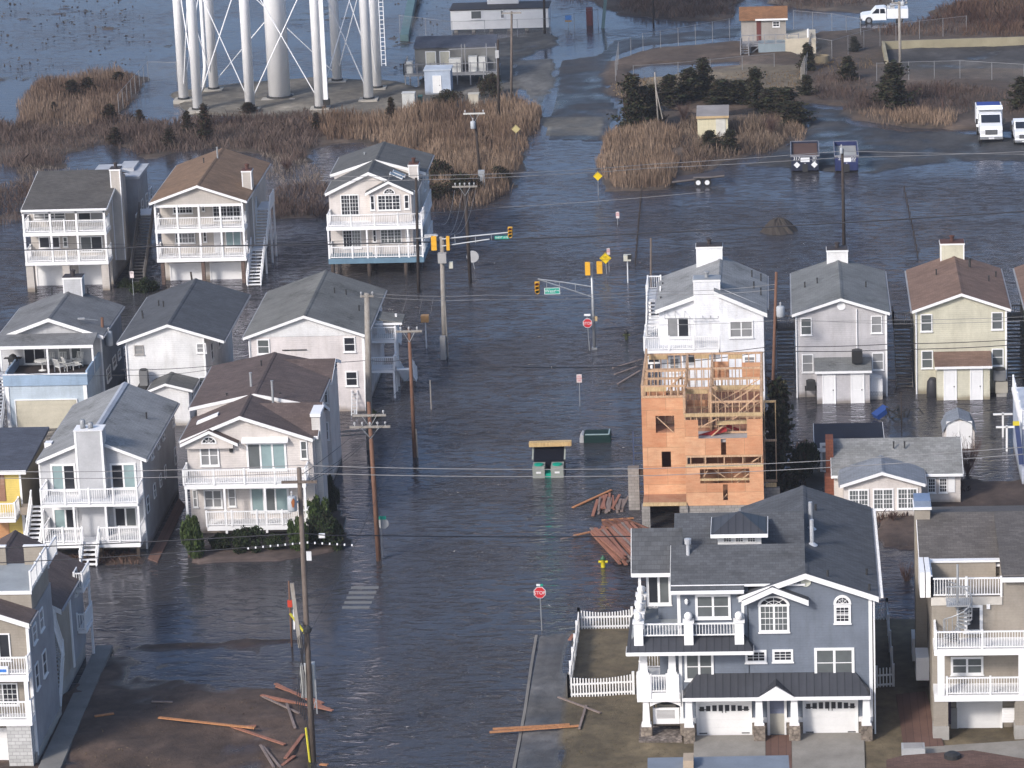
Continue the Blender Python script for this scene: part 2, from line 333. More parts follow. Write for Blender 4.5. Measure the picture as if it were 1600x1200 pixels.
# ---------------------------------------------------------------- flood water
def water():
    m=bpy.data.materials.new('flood_water'); m.use_nodes=True; nt=m.node_tree; N=nt.nodes; L=nt.links
    for n in list(N): N.remove(n)
    out=N.new('ShaderNodeOutputMaterial'); geo=N.new('ShaderNodeNewGeometry')
    def mapv(s,rot=0):
        q=N.new('ShaderNodeMapping'); q.inputs['Scale'].default_value=s; q.inputs['Rotation'].default_value=(0,0,rot); L.new(geo.outputs['Position'],q.inputs[0]); return q.outputs[0]
    def noise(vec,sc,det,ro=.55,dis=0):
        n=N.new('ShaderNodeTexNoise'); n.inputs['Scale'].default_value=sc; n.inputs['Detail'].default_value=det; n.inputs['Roughness'].default_value=ro; n.inputs['Distortion'].default_value=dis; L.new(vec,n.inputs['Vector']); return n.outputs[0]
    def math_(op,a,b=None,c=None):
        q=N.new('ShaderNodeMath'); q.operation=op
        for i,v in enumerate((a,b,c)):
            if v is None: continue
            if isinstance(v,(int,float)): q.inputs[i].default_value=v
            else: L.new(v,q.inputs[i])
        return q.outputs[0]
    def rng(v,a,b,c=0,d=1):
        q=N.new('ShaderNodeMapRange'); q.interpolation_type='SMOOTHSTEP'
        for i,x in enumerate((a,b,c,d)): q.inputs[i+1].default_value=x
        L.new(v,q.inputs[0]); return q.outputs[0]
    # wind waves: short crests running across, plus fine chop
    w1=noise(mapv((.46,1.35,1),.10),1.5,2,.5,.8)
    w2=noise(mapv((.9,2.6,1),-.15),1.5,4,.65,.2)
    w3=noise(mapv((2.2,3.6,1),.35),3.2,2,.6)
    rg=math_('SUBTRACT',1,math_('MULTIPLY',math_('ABSOLUTE',math_('SUBTRACT',w1,.5)),4.0))
    h=math_('ADD',math_('ADD',math_('MULTIPLY',w1,1.35),math_('MULTIPLY',rg,.36)),math_('ADD',math_('MULTIPLY',w2,.28),math_('MULTIPLY',w3,.05)))
    # where the wind reaches: open street and the bay; calm in lee of the houses and over the marsh
    sep=N.new('ShaderNodeSeparateXYZ'); L.new(geo.outputs['Position'],sep.inputs[0])
    far=rng(sep.outputs[1],112,150)      # calmer to the north
    patch=rng(noise(mapv((.05,.09,1)),1,3,.5),.38,.62)
    lee=math_('MAXIMUM',math_('MULTIPLY',rng(sep.outputs[0],-15,-20),math_('MULTIPLY',rng(sep.outputs[1],62,54),rng(sep.outputs[1],-4,0))),math_('MULTIPLY',rng(sep.outputs[0],5,8),math_('MULTIPLY',rng(sep.outputs[1],64,58),rng(sep.outputs[1],25,30))))
    amp=math_('MULTIPLY',math_('SUBTRACT',1,math_('MULTIPLY',far,.80)),math_('ADD',.42,math_('MULTIPLY',patch,.85)))
    amp=math_('MULTIPLY',amp,math_('SUBTRACT',1,math_('MULTIPLY',lee,.75)))
    bp=N.new('ShaderNodeBump'); bp.inputs['Distance'].default_value=.30; L.new(h,bp.inputs['Height']); L.new(amp,bp.inputs['Strength'])
    gl=N.new('ShaderNodeBsdfGlossy'); gl.inputs['Roughness'].default_value=.04; gl.inputs['Color'].default_value=(.93,.92,1,1); L.new(bp.outputs[0],gl.inputs['Normal'])
    df=N.new('ShaderNodeBsdfDiffuse'); df.inputs['Color'].default_value=(.052,.051,.054,1)
    tr=N.new('ShaderNodeBsdfTransparent'); tr.inputs['Color'].default_value=(.55,.52,.46,1)
    body=N.new('ShaderNodeMixShader'); body.inputs[0].default_value=.78; L.new(tr.outputs[0],body.inputs[1]); L.new(df.outputs[0],body.inputs[2])
    fr=N.new('ShaderNodeFresnel'); fr.inputs['IOR'].default_value=1.333; L.new(bp.outputs[0],fr.inputs['Normal'])
    mx=N.new('ShaderNodeMixShader'); L.new(fr.outputs[0],mx.inputs[0]); L.new(body.outputs[0],mx.inputs[1]); L.new(gl.outputs[0],mx.inputs[2])
    L.new(mx.outputs[0],out.inputs[0]); return m
mb=MB(); S=3000; mb.quad((-S,-600,0),(S,-600,0),(S,S,0),(-S,S,0))
wt=mb.build('water',water()); struct(wt)
# ---------------------------------------------------------------- building kit
class Face:
    """a wall face: along-axis a, height z, d metres outwards"""
    def __init__(s,ax,c): s.ax=ax; s.c=c
    def box(s,mb,a0,a1,z0,z1,d0,d1):
        if s.ax=='S': mb.box(a0,a1,s.c-d1,s.c-d0,z0,z1)
        elif s.ax=='E': mb.box(s.c+d0,s.c+d1,a0,a1,z0,z1)
        else: mb.box(s.c-d1,s.c-d0,a0,a1,z0,z1)
    def prism(s,mb,poly,d0,d1):
        if s.ax=='S': mb.prism(poly,s.c-d1,s.c-d0,'y')
        elif s.ax=='E': mb.prism(poly,s.c+d0,s.c+d1,'x')
        else: mb.prism(poly,s.c-d1,s.c-d0,'x')
class House:
    def __init__(s,name,label,cat,frame,base,zg=0.0,Y=None):
        s.ox,s.oy,s.s=frame; s.zg=zg
        u,v=s.q(*base) ; g=G(u,v,zg); s.Y=g.y if Y is None else Y
        x,_=PY(u,v,s.Y)
        s.root=thing(name,label,cat,(x,s.Y,zg))
    def q(s,a,b): return s.ox+a/s.s, s.oy+b/s.s
    def P(s,a,b,dy=0): return PY(*s.q(a,b),s.Y+dy)
    def X(s,a,b,dy=0): return s.P(a,b,dy)[0]
    def Zz(s,a,b,dy=0): return s.P(a,b,dy)[1]
    def rect(s,r,dy=0):
        a0,a1,b0,b1=r; am=(a0+a1)/2; bm=(b0+b1)/2
        return s.X(a0,bm,dy),s.X(a1,bm,dy),s.Zz(am,b1,dy),s.Zz(am,b0,dy)
    def dep(s,a,b,z): return G(*s.q(a,b),z).y-s.Y      # depth behind the front plane of a pixel at height z
    def win(s,r,dy=0,**k): 
        x0,x1,z0,z1=s.rect(r,dy); return window(s.root,Face('S',s.Y+dy),x0,x1,z0,z1,**k)
    def side(s,r,x,**k):
        """window on a wall facing +x given by pixel rect"""
        a0,a1,b0,b1=r
        y0,_=PX(*s.q(a0,(b0+b1)/2),x); y1,_=PX(*s.q(a1,(b0+b1)/2),x); z1=PX(*s.q((a0+a1)/2,b0),x)[1]; z0=PX(*s.q((a0+a1)/2,b1),x)[1]
        return window(s.root,Face('E',x),y0,y1,z0,z1,**k)
def window(parent,f,a0,a1,z0,z1,units=1,grid=None,glass='m',dh=True,fr=.07,sill=True,fm=None,name='window',proud=.06):
    mb=MB(); fr=min(fr,(a1-a0)*.2,(z1-z0)*.2)
    f.box(mb,a0,a0+fr,z0,z1,0,proud); f.box(mb,a1-fr,a1,z0,z1,0,proud); f.box(mb,a0+fr,a1-fr,z1-fr,z1,0,proud); f.box(mb,a0+fr,a1-fr,z0,z0+fr,0,proud)
    if sill: f.box(mb,a0-.04,a1+.04,z0-.05,z0-.003,0,proud+.05)
    w=(a1-a0-2*fr)/units; b=.035
    for i in range(units):
        c0=a0+fr+i*w; c1=c0+w
        if i: f.box(mb,c0-fr*.45,c0+fr*.45,z0+fr,z1-fr,0,proud-.01)
        if dh: zm=(z0+z1)/2; f.box(mb,c0,c1,zm-b*.6,zm+b*.6,0,proud-.02)
        if grid:
            for k in range(1,grid[0]): x=c0+w*k/grid[0]; f.box(mb,x-.012,x+.012,z0+fr,z1-fr,0,.036)
            for k in range(1,grid[1]):
                z=z0+fr+(z1-z0-2*fr)*k/grid[1]; f.box(mb,c0,c1,z-.012,z+.012,0,.034)
    o=mb.build(name,fm or trim,parent)
    g=glass if isinstance(glass,str) else 'm'
    if len(g)==1:
        pb=MB(); f.box(pb,a0+fr*.5,a1-fr*.5,z0+fr*.5,z1-fr*.5,0,.02); pb.build('pane',GL[g],o)
    else:
        for i,c in enumerate(g):
            pb=MB(); f.box(pb,a0+fr+i*w+.004,a0+fr+(i+1)*w-.004,z0+fr*.5,z1-fr*.5,0,.02); pb.build('pane',GL[c],o)
    return o
def arch_window(parent,f,a0,a1,z0,z1,rays=3,glass='d',fm=None,fr=.08):
    """half-round window: z0 spring line, z1 crown"""
    c=(a0+a1)/2; rx=(a1-a0)/2; rz=z1-z0; n=14; mb=MB()
    arc=lambda k,t:(c+math.cos(t)*rx*k,z0+math.sin(t)*rz*k)
    ki=1-fr/rx
    for i in range(n):
        t0=math.pi*i/n;t1=math.pi*(i+1)/n; f.prism(mb,[arc(1,t0),arc(1,t1),arc(ki,t1),arc(ki,t0)],0,.06)
    f.box(mb,a0,a1,z0-.03,z0+.04,0,.055)
    for i in range(1,rays+1):
        t=math.pi*i/(rays+1); p=arc(ki,t); d=(-math.sin(t)*.012,math.cos(t)*.012)
        f.prism(mb,[(c-d[0],z0-d[1]+.03),(c+d[0],z0+d[1]+.03),(p[0]+d[0],p[1]+d[1]),(p[0]-d[0],p[1]-d[1])],0,.035)
    for i in range(n):
        t0=math.pi*i/n;t1=math.pi*(i+1)/n; f.prism(mb,[arc(.5,t0),arc(.5,t1),arc(.46,t1),arc(.46,t0)],0,.034)
    o=mb.build('arched_window',fm or trim,parent)
    pb=MB(); f.prism(pb,[arc(.97,math.pi*i/n) for i in range(n+1)],0,.02); pb.build('pane',GL[glass],o)
    return o
def door(parent,f,a0,a1,z0,z1,m=None,name='door',glass=None,fr=.08):
    m=m or white; mb=MB()
    f.box(mb,a0+fr,a1-fr,z0,z1-fr,0,.03)
    w=a1-a0-2*fr
    if not glass:
        for k in range(2):
            for j in range(2):
                x=a0+fr+w*(.12+.42*k); z=z0+(z1-z0)*(.1+.45*j); f.box(mb,x,x+w*.34,z,z+(z1-z0)*.34,0,.045)
    o=mb.build(name,m,parent)
    fb=MB(); f.box(fb,a0,a0+fr,z0,z1,0,.06); f.box(fb,a1-fr,a1,z0,z1,0,.06); f.box(fb,a0+fr,a1-fr,z1-fr,z1,0,.06); fb.build('door_frame',trim,o)
    hb=MB(); f.box(hb,a1-fr-.14,a1-fr-.07,z0+(z1-z0)*.42,z0+(z1-z0)*.42+.07,.03,.09); hb.build('handle',mat('dark_metal',(.05,.05,.05),.5,metal=.5),o)
    if glass: gb=MB(); f.box(gb,a0+fr+.08,a1-fr-.08,z0+.15,z1-fr-.12,0,.045); gb.build('pane',GL[glass],o)
    return o
def garage(parent,f,a0,a1,z0,z1,m=None,panes=0,rows=4,fr=.1,hw=False):
    m=m or white; mb=MB(); h=(z1-fr-z0)/rows
    for r in range(rows):
        f.box(mb,a0+fr,a1-fr,z0+r*h+.012,z0+(r+1)*h-.012,0,.04)
        if not hw:
            for k in range(4):
                w=(a1-a0-2*fr)/4; f.box(mb,a0+fr+w*k+.08,a0+fr+w*(k+1)-.08,z0+r*h+.09,z0+(r+1)*h-.09,0,.052)
    f.box(mb,a0+fr,a1-fr,z0,z1-fr,0,.028)
    o=mb.build('garage_door',m,parent)
    fb=MB(); f.box(fb,a0,a0+fr,z0,z1,0,.09); f.box(fb,a1-fr,a1,z0,z1,0,.09); f.box(fb,a0+fr,a1-fr,z1-fr,z1,0,.09); fb.build('door_frame',trim,o)
    if panes:
        w=(a1-a0-2*fr)/panes; top=z1-fr-.08
        for k in range(panes):
            c=abs((k+.5)/panes*2-1); pb=MB(); f.box(pb,a0+fr+w*k+.05,a0+fr+w*(k+1)-.05,z1-fr-h+.03,top-.12*c*c,0,.056); pb.build('pane',g_dark,o)
    if hw:
        hb=MB(); c=(a0+a1)/2
        for s in (-1,1):
            f.box(hb,c+s*.09-.02,c+s*.09+.02,z0+(z1-z0)*.66,z0+(z1-z0)*.66+.22,.04,.07)
            for z in (.06,.74): e=a0+fr if s<0 else a1-fr; f.box(hb,min(e,e-s*.42),max(e,e-s*.42),z0+(z1-z0)*z,z0+(z1-z0)*z+.05,.04,.06)
        hb.build('hinge',mat('dark_metal',(.05,.05,.05),.5,metal=.5),o)
    return o
def railing(parent,pts,z,h=.95,sp=.14,post=1.9,m=None,bal=.035,name='railing',caps=False):
    m=m or trim; mb=MB()
    for si,((x0,y0),(x1,y1)) in enumerate(zip(pts[:-1],pts[1:])):
        L=math.hypot(x1-x0,y1-y0); ux,uy=(x1-x0)/L,(y1-y0)/L
        mb.beam((x0,y0,z+h),(x1,y1,z+h),.09,.07); mb.beam((x0,y0,z+.1),(x1,y1,z+.1),.06,.06)
        n=max(1,int(L/sp)); 
        for i in range(1,n): t=L*i/n; mb.box(x0+ux*t-bal/2,x0+ux*t+bal/2,y0+uy*t-bal/2,y0+uy*t+bal/2,z+.1,z+h)
        k=max(1,round(L/post))
        for i in range(1 if si else 0,k+1):
            t=L*i/k; px,py=x0+ux*t,y0+uy*t; mb.box(px-.055,px+.055,py-.055,py+.055,z-.02,z+h+.1)
            if caps: mb.box(px-.07,px+.07,py-.07,py+.07,z+h+.1,z+h+.14)
    return mb.build(name,m,parent)
def box_part(parent,name,m,*b):
    return MB().box(*b).build(name,m,parent)
def fascia_poly(mb,pts,y0,y1,w):
    """strip hanging below a line of (x,z)"""
    for (x0,z0),(x1,z1) in zip(pts[:-1],pts[1:]):
        mb.prism([(x0,z0-w),(x1,z1-w),(x1,z1),(x0,z0)],y0,y1)
def gable_y(parent,m,x0,z0,xr,zr,x1,z1,y0,y1,t=.14,fw=.2,fm=None,name='roof',rakes='f',gut=True,vents=()):
    """ridge runs in depth; (x0,z0) (x1,z1) eave edges, (xr,zr) ridge: top surface"""
    mb=MB(); mb.prism([(x0,z0),(xr,zr),(xr,zr-t),(x0,z0-t)],y0,y1); mb.prism([(xr,zr),(x1,z1),(x1,z1-t),(xr,zr-t)],y0,y1)
    # cap course along the ridge
    mb.prism([(xr-.16,zr-.16*(zr-z0)/(abs(xr-x0)+1e-3)+.03),(xr,zr+.035),(xr+.16,zr-.16*(zr-z1)/(abs(x1-xr)+1e-3)+.03),(xr+.15,zr-.08),(xr-.15,zr-.08)],y0+.01,y1-.01)
    o=mb.build(name,m,parent)
    fb=MB(); pts=[(x0,z0-.01),(xr,zr-.01),(x1,z1-.01)]
    fascia_poly(fb,pts,y0-.035,y0-.003,fw)
    if 'b' in rakes: fascia_poly(fb,pts,y1+.003,y1+.035,fw)
    fb.build('fascia',fm or trim,o)
    gm=mat('gutter_grey',(.30,.30,.31),.6)
    for xx,zz,s in ((x0,z0,-1),(x1,z1,1)):
        a=xx+s*.003; b=xx+s*(.10 if gut else .03); MB().box(min(a,b),max(a,b),y0+.02,y1-.02,zz-t-.02,zz-.05).build('gutter',gm,o)
    return o
def gable_x(parent,m,y0,z0,yr,zr,y1,z1,x0,x1,t=.14,fw=.2,fm=None,name='roof',ends='lr'):
    mb=MB(); mb.prism([(y0,z0),(yr,zr),(yr,zr-t),(y0,z0-t)],x0,x1,'x'); 
    if y1>yr+.01: mb.prism([(yr,zr),(y1,z1),(y1,z1-t),(yr,zr-t)],x0,x1,'x')
    o=mb.build(name,m,parent)
    fb=MB(); fb.box(x0,x1,y0-.035,y0-.003,z0-fw,z0-.01); fb.box(x0+.02,x1-.02,y0-.14,y0-.035,z0-.15,z0-.04)
    for e,xe in (('l',x0),('r',x1)):
        if e in ends:
            a,b=(xe-.035,xe-.003) if e=='l' else (xe+.003,xe+.035)
            for (p,zp),(q,zq) in (((y0,z0),(yr,zr)),((yr,zr),(y1,z1))):
                if q>p+.01: fb.prism([(p,zp-fw),(q,zq-fw),(q,zq-.01),(p,zp-.01)],a,b,'x')
    fb.build('fascia',fm or trim,o)
    return o
def vents(root,roof_pts,m=None,h=.35,r=.05,name='vent_pipe'):
    for x,y,z in roof_pts:
        MB().tube([(x,y,z-.15),(x,y,z+h)],r,7).lathe((x,y,z+h),[(r*1.3,0),(r*1.3,.06)],7).build(name,m or mat('vent_black',(.04,.04,.04),.6),root)
def chimney(root,x0,x1,y0,y1,z0,z1,m,capm=None,flues=1,name='chimney'):
    o=MB().box(x0,x1,y0,y1,z0,z1-.0).build(name,m,root)
    c=MB()
    c.box(x0-.05,x1+.05,y0-.05,y1+.05,z1-.12,z1-.002)
    for s in (x0,x1-.07): c.box(s-.012 if s==x0 else s,s+.07 if s==x0 else s+.082,y0-.012,y0-.002,z0+.01,z1-.13)
    c.build('corner_board',trim,o)
    k=MB(); k.box(x0-.02,x1+.02,y0-.02,y1+.02,z1,z1+.05)
    for i in range(flues):
        xc=x0+(x1-x0)*(i+.5)/flues if flues>1 else (x0+x1)/2
        k.lathe((xc,(y0+y1)/2,z1+.05),[(.14,0),(.14,.3),(.2,.32),(.2,.4),(.05,.45)],10)
    k.build('cap',capm or mat('cap_dark',(.06,.05,.05),.7,metal=.3),o); return o
def stairs(parent,p0,p1,w,axis='y',m=None,tm=None,rail=True,name='stairs'):
    """straight flight centred on p0 (foot) to p1 (head)"""
    m=m or trim; p0=Vector(p0);p1=Vector(p1); d=p1-p0; n=max(3,int(abs(d.z)/.19)); mb=MB()
    hd=Vector((d.x,d.y,0)); L=hd.length; hd.normalize(); sd_=Vector((-hd.y,hd.x,0))
    for i in range(n):
        c=p0+d*((i+.5)/n); a=c-hd*(L/n*.55); b=c+hd*(L/n*.55); mb.beam(a,b,w,.05)
    for s in (-1,1):
        mb.beam(p0+sd_*(s*w/2)+Vector((0,0,-.05)),p1+sd_*(s*w/2)+Vector((0,0,-.05)),.05,.28)
        if rail:
            q0=p0+sd_*(s*(w/2+.03)); q1=p1+sd_*(s*(w/2+.03)); up=Vector((0,0,.95))
            mb.beam(q0+up,q1+up,.08,.09); mb.beam(q0+up*.2,q1+up*.2,.05,.06)
            k=max(2,int(L/.16))
            for i in range(k+1):
                t=i/k; q=q0+(q1-q0)*t; r=.05 if i%10==0 else .018; mb.box(q.x-r,q.x+r,q.y-r,q.y+r,q.z+.1,q.z+.97+(.1 if r>.03 else 0))
    return mb.build(name,m,parent)
def ac_unit(name,label,x,y,z,w=.75,h=.8,m=None,cat='air conditioner',group=None):
    t=thing(name,label,cat,(x,y,z),group); m=m or mat('ac_grey',(.17,.17,.17),.6)
    b=MB(); b.box(x-w/2,x+w/2,y-w/2,y+w/2,z,z+h*.94)
    for k in range(8): b.box(x-w/2-.012,x+w/2+.012,y-w/2-.012,y+w/2+.012,z+h*(.08+.1*k),z+h*(.11+.1*k))
    b.build('casing',m,t)
    MB().lathe((x,y,z+h*.94),[(w*.48,0),(w*.48,.05),(w*.4,.08)],14).build('fan_grille',mat('vent_black',(.04,.04,.04),.6),t)
    return t
def body(root,name,m,x0,z0,xr,zr,x1,z1,zb,y0,y1):
    """gabled wall body: (x0,z0),(x1,z1) wall tops, (xr,zr) apex"""
    return MB().prism([(x0,zb),(x1,zb),(x1,z1),(xr,zr),(x0,z0)],y0,y1).build(name,m,root)
def downspout(root,x,y,z0,z1,m=None): 
    MB().box(x-.04,x+.04,y-.1,y-.02,z0,z1).build('downspout',m or trim,root)
def lerp(a,b,t): return a+(b-a)*t
def gable_house(h,m,rm,eL,pk,eR,wL,wR,back,dyw=0,zb=None,ov=.3,inset=.16,wallback=None,**k):
    """front-gabled house straight from pixels. eL, pk, eR: eave and peak pixels on the front rake; back: ridge back pixel"""
    dy=dyw-ov
    x0,z0=h.P(*eL,dy); xr,zr=h.P(*pk,dy); x1,z1=h.P(*eR,dy)
    ze=(z0+z1)/2; z0=z1=ze
    L=h.dep(*back,zr)
    roof=gable_y(h.root,rm,x0,z0,xr,zr,x1,z1,h.Y+dy,h.Y+L,**k)
    a=h.X(*wL,dyw); b=h.X(*wR,dyw); zz=lambda x:(lerp(z0,zr,(x-x0)/(xr-x0)) if x<xr else lerp(z1,zr,(x-x1)/(xr-x1)))-inset
    w=body(h.root,'wall',m,a,zz(a),xr,zr-inset,b,zz(b),h.zg-.5 if zb is None else zb,h.Y+dyw,h.Y+L-.25)
    h.x0,h.x1,h.L,h.ze,h.zr,h.xr,h.ex0,h.ex1=a,b,L,ze,zr,xr,x0,x1
    h.roof=roof; h.wallobj=w
    for xx,s in ((a,1),(b,-1)): MB().box(xx-.01 if s>0 else xx-.1,xx+.1 if s>0 else xx+.01,h.Y+dyw-.025,h.Y+dyw-.002,h.zg-.4 if zb is None else zb,zz(xx)-.02).build('corner_board',trim,w)
    return roof
def rz(h,x):  # roof height at x
    return lerp(h.ze,h.zr,(x-h.ex0)/(h.xr-h.ex0)) if x<h.xr else lerp(h.ze,h.zr,(x-h.ex1)/(h.xr-h.ex1))
# ---------------------------------------------------------------- materials of the houses
R_grey=mat('shingle_grey',(.185,.182,.168),.9,'stained'); R_lgrey=mat('shingle_light_grey',(.30,.30,.295),.9,'stained')
R_char=mat('shingle_charcoal',(.115,.12,.13),.9,'shingle'); R_dgrey=mat('shingle_dark_grey',(.14,.14,.135),.9,'shingle')
R_tan=mat('shingle_tan',(.27,.17,.105),.9,'shingle'); R_brown=mat('shingle_brown',(.15,.11,.098),.9,'shingle'); R_rust=mat('shingle_rust',(.25,.16,.12),.9,'shingle')
R_taupe=mat('shingle_taupe',(.15,.135,.125),.9,'shingle'); R_olive=mat('shingle_olive',(.125,.115,.105),.9,'shingle')
R_navy=mat('roofing_navy',(.016,.02,.035),.7,'shingle'); R_slate=mat('roofing_slate',(.10,.11,.14),.8,'shingle'); R_metal=mat('seam_metal_roof',(.05,.052,.06),.5,'seam')
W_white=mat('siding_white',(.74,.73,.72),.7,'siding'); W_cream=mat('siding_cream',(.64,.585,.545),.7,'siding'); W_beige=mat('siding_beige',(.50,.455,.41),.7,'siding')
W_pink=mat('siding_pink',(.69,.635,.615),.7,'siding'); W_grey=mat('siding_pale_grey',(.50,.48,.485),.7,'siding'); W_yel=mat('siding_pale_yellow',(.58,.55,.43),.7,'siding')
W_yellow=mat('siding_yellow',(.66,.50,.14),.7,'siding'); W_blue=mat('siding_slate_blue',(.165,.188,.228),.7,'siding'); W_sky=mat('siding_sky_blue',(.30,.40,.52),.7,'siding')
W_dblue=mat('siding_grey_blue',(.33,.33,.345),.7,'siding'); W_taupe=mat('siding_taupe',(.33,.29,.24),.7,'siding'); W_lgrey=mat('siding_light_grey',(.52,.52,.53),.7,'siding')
M_block=mat('concrete_block',(.30,.28,.26),.9,'block'); M_conc=mat('concrete',(.36,.34,.31),.9,'rough'); M_pile=mat('timber_pile',(.07,.055,.045),.9,'wood')
M_deck=mat('deck_board',(.30,.29,.28),.8,'wood'); M_black=mat('black_metal',(.03,.03,.03),.6)
def deck(h,x0,x1,y0,y1,z,t=.28,m=None,name='deck'):
    return MB().box(x0,x1,y0,y1,z-t,z).build(name,m or trim,h.root)
def posts(h,xs,y,z0,z1,w=.13,m=None,name='post'):
    for x in xs: MB().box(x-w/2,x+w/2,y-w/2,y+w/2,z0,z1).build(name,m or trim,h.root)
# ================================================================ three houses at the back left
# --- A : low olive roof, two balconies
h=House('beach_house','beige two-balcony house with flat brown-grey roof, leftmost in the back row','house',(0,200,5.3333),(267,1365))
A=h; w=2.0; ex0,ez=h.P(175,683,-.3); ex1,_=h.P(887,662,-.3); yr,zr2=PX(*h.q(275,365),ex0); yr-=h.Y
if not 2<yr<9: yr=5.5
zr2=ez+1.5; yr=h.dep(590,352,zr2)
gable_x(h.root,R_olive,h.Y-.3,ez,h.Y+yr,zr2,h.Y+yr+3.2,zr2-.9,ex0,ex1)
gx0=h.X(205,900); gx1=h.X(880,900); zd1=h.Zz(560,1112); zd2=h.Zz(540,868)
MB().prism([(h.Y+w,-.5),(h.Y+yr+3.0,-.5),(h.Y+yr+3.0,zr2-1.1),(h.Y+yr,zr2-.17),(h.Y+w,lerp(ez,zr2,(w+.3)/(yr+.3))-.17)],gx0+.05,gx1-.02,'x').build('wall',W_beige,h.root)
for z in (zd1,zd2):
    deck(h,gx0-.1,gx1+.1,h.Y-.1,h.Y+w,z); 
    railing(h.root,[(gx0,h.Y+w-.1),(gx0,h.Y),(gx1,h.Y),(gx1,h.Y+w-.1)],z,.95,post=2.7)
posts(h,[gx0,lerp(gx0,gx1,.33),lerp(gx0,gx1,.655),gx1],h.Y,zd1,ez-.14,.16)
MB().box(gx0-.05,gx1+.05,h.Y-.08,h.Y+.06,ez-.4,ez-.15).build('beam',trim,h.root)
for a in (44,100.5,161.5):
    x=PY(a+4,440,h.Y)[0]; MB().box(x-.3,x+.3,h.Y,h.Y+.6,-.5,zd1-.28).build('column',W_beige,h.root)
f=Face('S',h.Y+w)
for a0,a1 in ((57,104),(124,162)):
    garage(h.root,f,PY(a0,432,f.c)[0],PY(a1,432,f.c)[0],-.1,1.95)
h.win((280,545,705,760),w,units=3,glass='bmm'); h.win((650,860,700,780),w,units=2,glass='db',dh=False); h.win((325,500,905,1000),w,units=2,glass='dd',dh=False); h.win((525,565,905,990),w,glass='m'); h.win((670,855,900,1030),w,units=2,glass='md',dh=False)
xw=gx1-.02
yb,zb2=PX(*h.q(1130,300),xw+.9); zf=ez+.15; y2=h.Y+yr+3.4; y3=G(*h.q(1120,300),zf).y
MB().box(gx0+3.6,xw+.9,y2,y3,-.5,zf-.25).build('rear_wall',W_dblue,h.root)
MB().box(gx0+3.4,xw+1.1,y2-.1,y3+.2,zf-.25,zf-.02).box(gx0+5.6,xw+.3,y2+2,y3+.1,zf-.02,zf+.25).build('flat_roof',mat('membrane_pale',(.42,.43,.45),.6),h.root)
chimney(h.root,xw+.02,xw+.85,h.Y+3.6,h.Y+4.6,1.6,h.Zz(935,345,3.6),W_beige)
for k in range(3):
    window(h.root,Face('E',xw+.9),y2+1+k*2.2,y2+1.9+k*2.2,3.4,4.7,glass='m')
stairs(h.root,(xw+1.9,h.Y+2.2,0),(xw+1.9,h.Y+8.6,4.2),1.1,m=mat('weathered_stair',(.20,.19,.18),.8,'wood'))
deck(h,xw+.92,xw+2.6,h.Y+8.6,h.Y+10.8,4.2); railing(h.root,[(xw+2.55,h.Y+8.7),(xw+2.55,h.Y+10.7)],4.2)
# --- B : tan roof, double balcony, long white stair
h=House('beach_house','beige house with orange-tan gable roof and long white outside stair','house',(220,210,5),(170,1178))
Bh=h; w=1.6
gable_house(h,W_beige,R_tan,(65,540),(437,397),(827,514),(120,700),(800,700),(645,105),dyw=0,zb=h.Zz(450,545),ov=.35)
zd1=h.Zz(470,962); zd2=h.Zz(455,735); zt=h.Zz(450,545); gx0=h.X(118,700); gx1=h.X(800,700)
box_part(h.root,'wall',W_beige,gx0+.1,gx1-.0,h.Y+w,h.Y+h.L-.3,-.5,zt)
box_part(h.root,'beam',trim,gx0-.05,gx1+.05,h.Y-.03,h.Y+.1,zt-.22,zt-.003)
for z in (zd1,zd2):
    deck(h,gx0-.1,gx1+.1,h.Y-.1,h.Y+w,z,.32); railing(h.root,[(gx0,h.Y+w-.1),(gx0,h.Y),(gx1,h.Y),(gx1,h.Y+w-.1)],z,.9,post=1.85)
posts(h,[lerp(gx0,gx1,t) for t in (0,.25,.5,.745,1)],h.Y,zd1,zt,.15)
f=Face('S',h.Y+w)
for a0,a1 in ((228,480),(540,792)): garage(h.root,f,h.X(a0,1060,w),h.X(a1,1060,w),-.1,h.Zz(400,1003,w))
for a in (172,488): x=h.X(a,1090); MB().box(x-.14,x+.14,h.Y+.1,h.Y+.4,-.5,zd1-.32).build('column',mat('brick_pier',(.16,.11,.09),.9,'block'),h.root)
x=h.X(800,1090); MB().box(x-.14,x+.14,h.Y+.1,h.Y+.4,-.5,zd1-.32).build('column',mat('brick_pier',(.16,.11,.09),.9,'block'),h.root)
h.win((250,405,548,618),w,units=3,glass='d',grid=(2,2)); h.win((562,780,538,672),w,units=4,glass='d',grid=(2,4),dh=False); h.win((475,500,545,600),w,glass='d')
h.win((268,425,768,850),w,units=3,glass='mbb',grid=(2,2)); h.win((488,515,760,840),w,glass='d'); door(h.root,f,h.X(572,820,w),h.X(642,820,w),zd1,h.Zz(600,758,w)); h.win((662,785,750,880),w,units=2,glass='tt',dh=False)
yc=h.Y+h.L*.25; xa=h.x1; chimney(h.root,h.X(792,380,h.L*.25),h.X(866,380,h.L*.25),yc,yc+1.0,h.zg-.3,h.Zz(830,285,h.L*.25),W_beige,mat('cap_rust',(.10,.045,.035),.8))
xs0=h.X(838,1100); xs1=h.X(950,1100); xm=(xs0+xs1)/2; ww=(xs1-xs0)-.1
p0=G(*h.q(892,1185),0); y1=G(*h.q(905,892),zd1).y; y2=G(*h.q(945,575),zd2).y
if not p0.y<y1<y2: y1=p0.y+4.2;y2=y1+5
stairs(h.root,(xm,p0.y,0),(xm,y1,zd1),ww); deck(h,xm-ww/2,xm+ww/2,y1,y1+1,zd1,.2); stairs(h.root,(xm,y1+1,zd1),(xm,y2,zd2),ww)
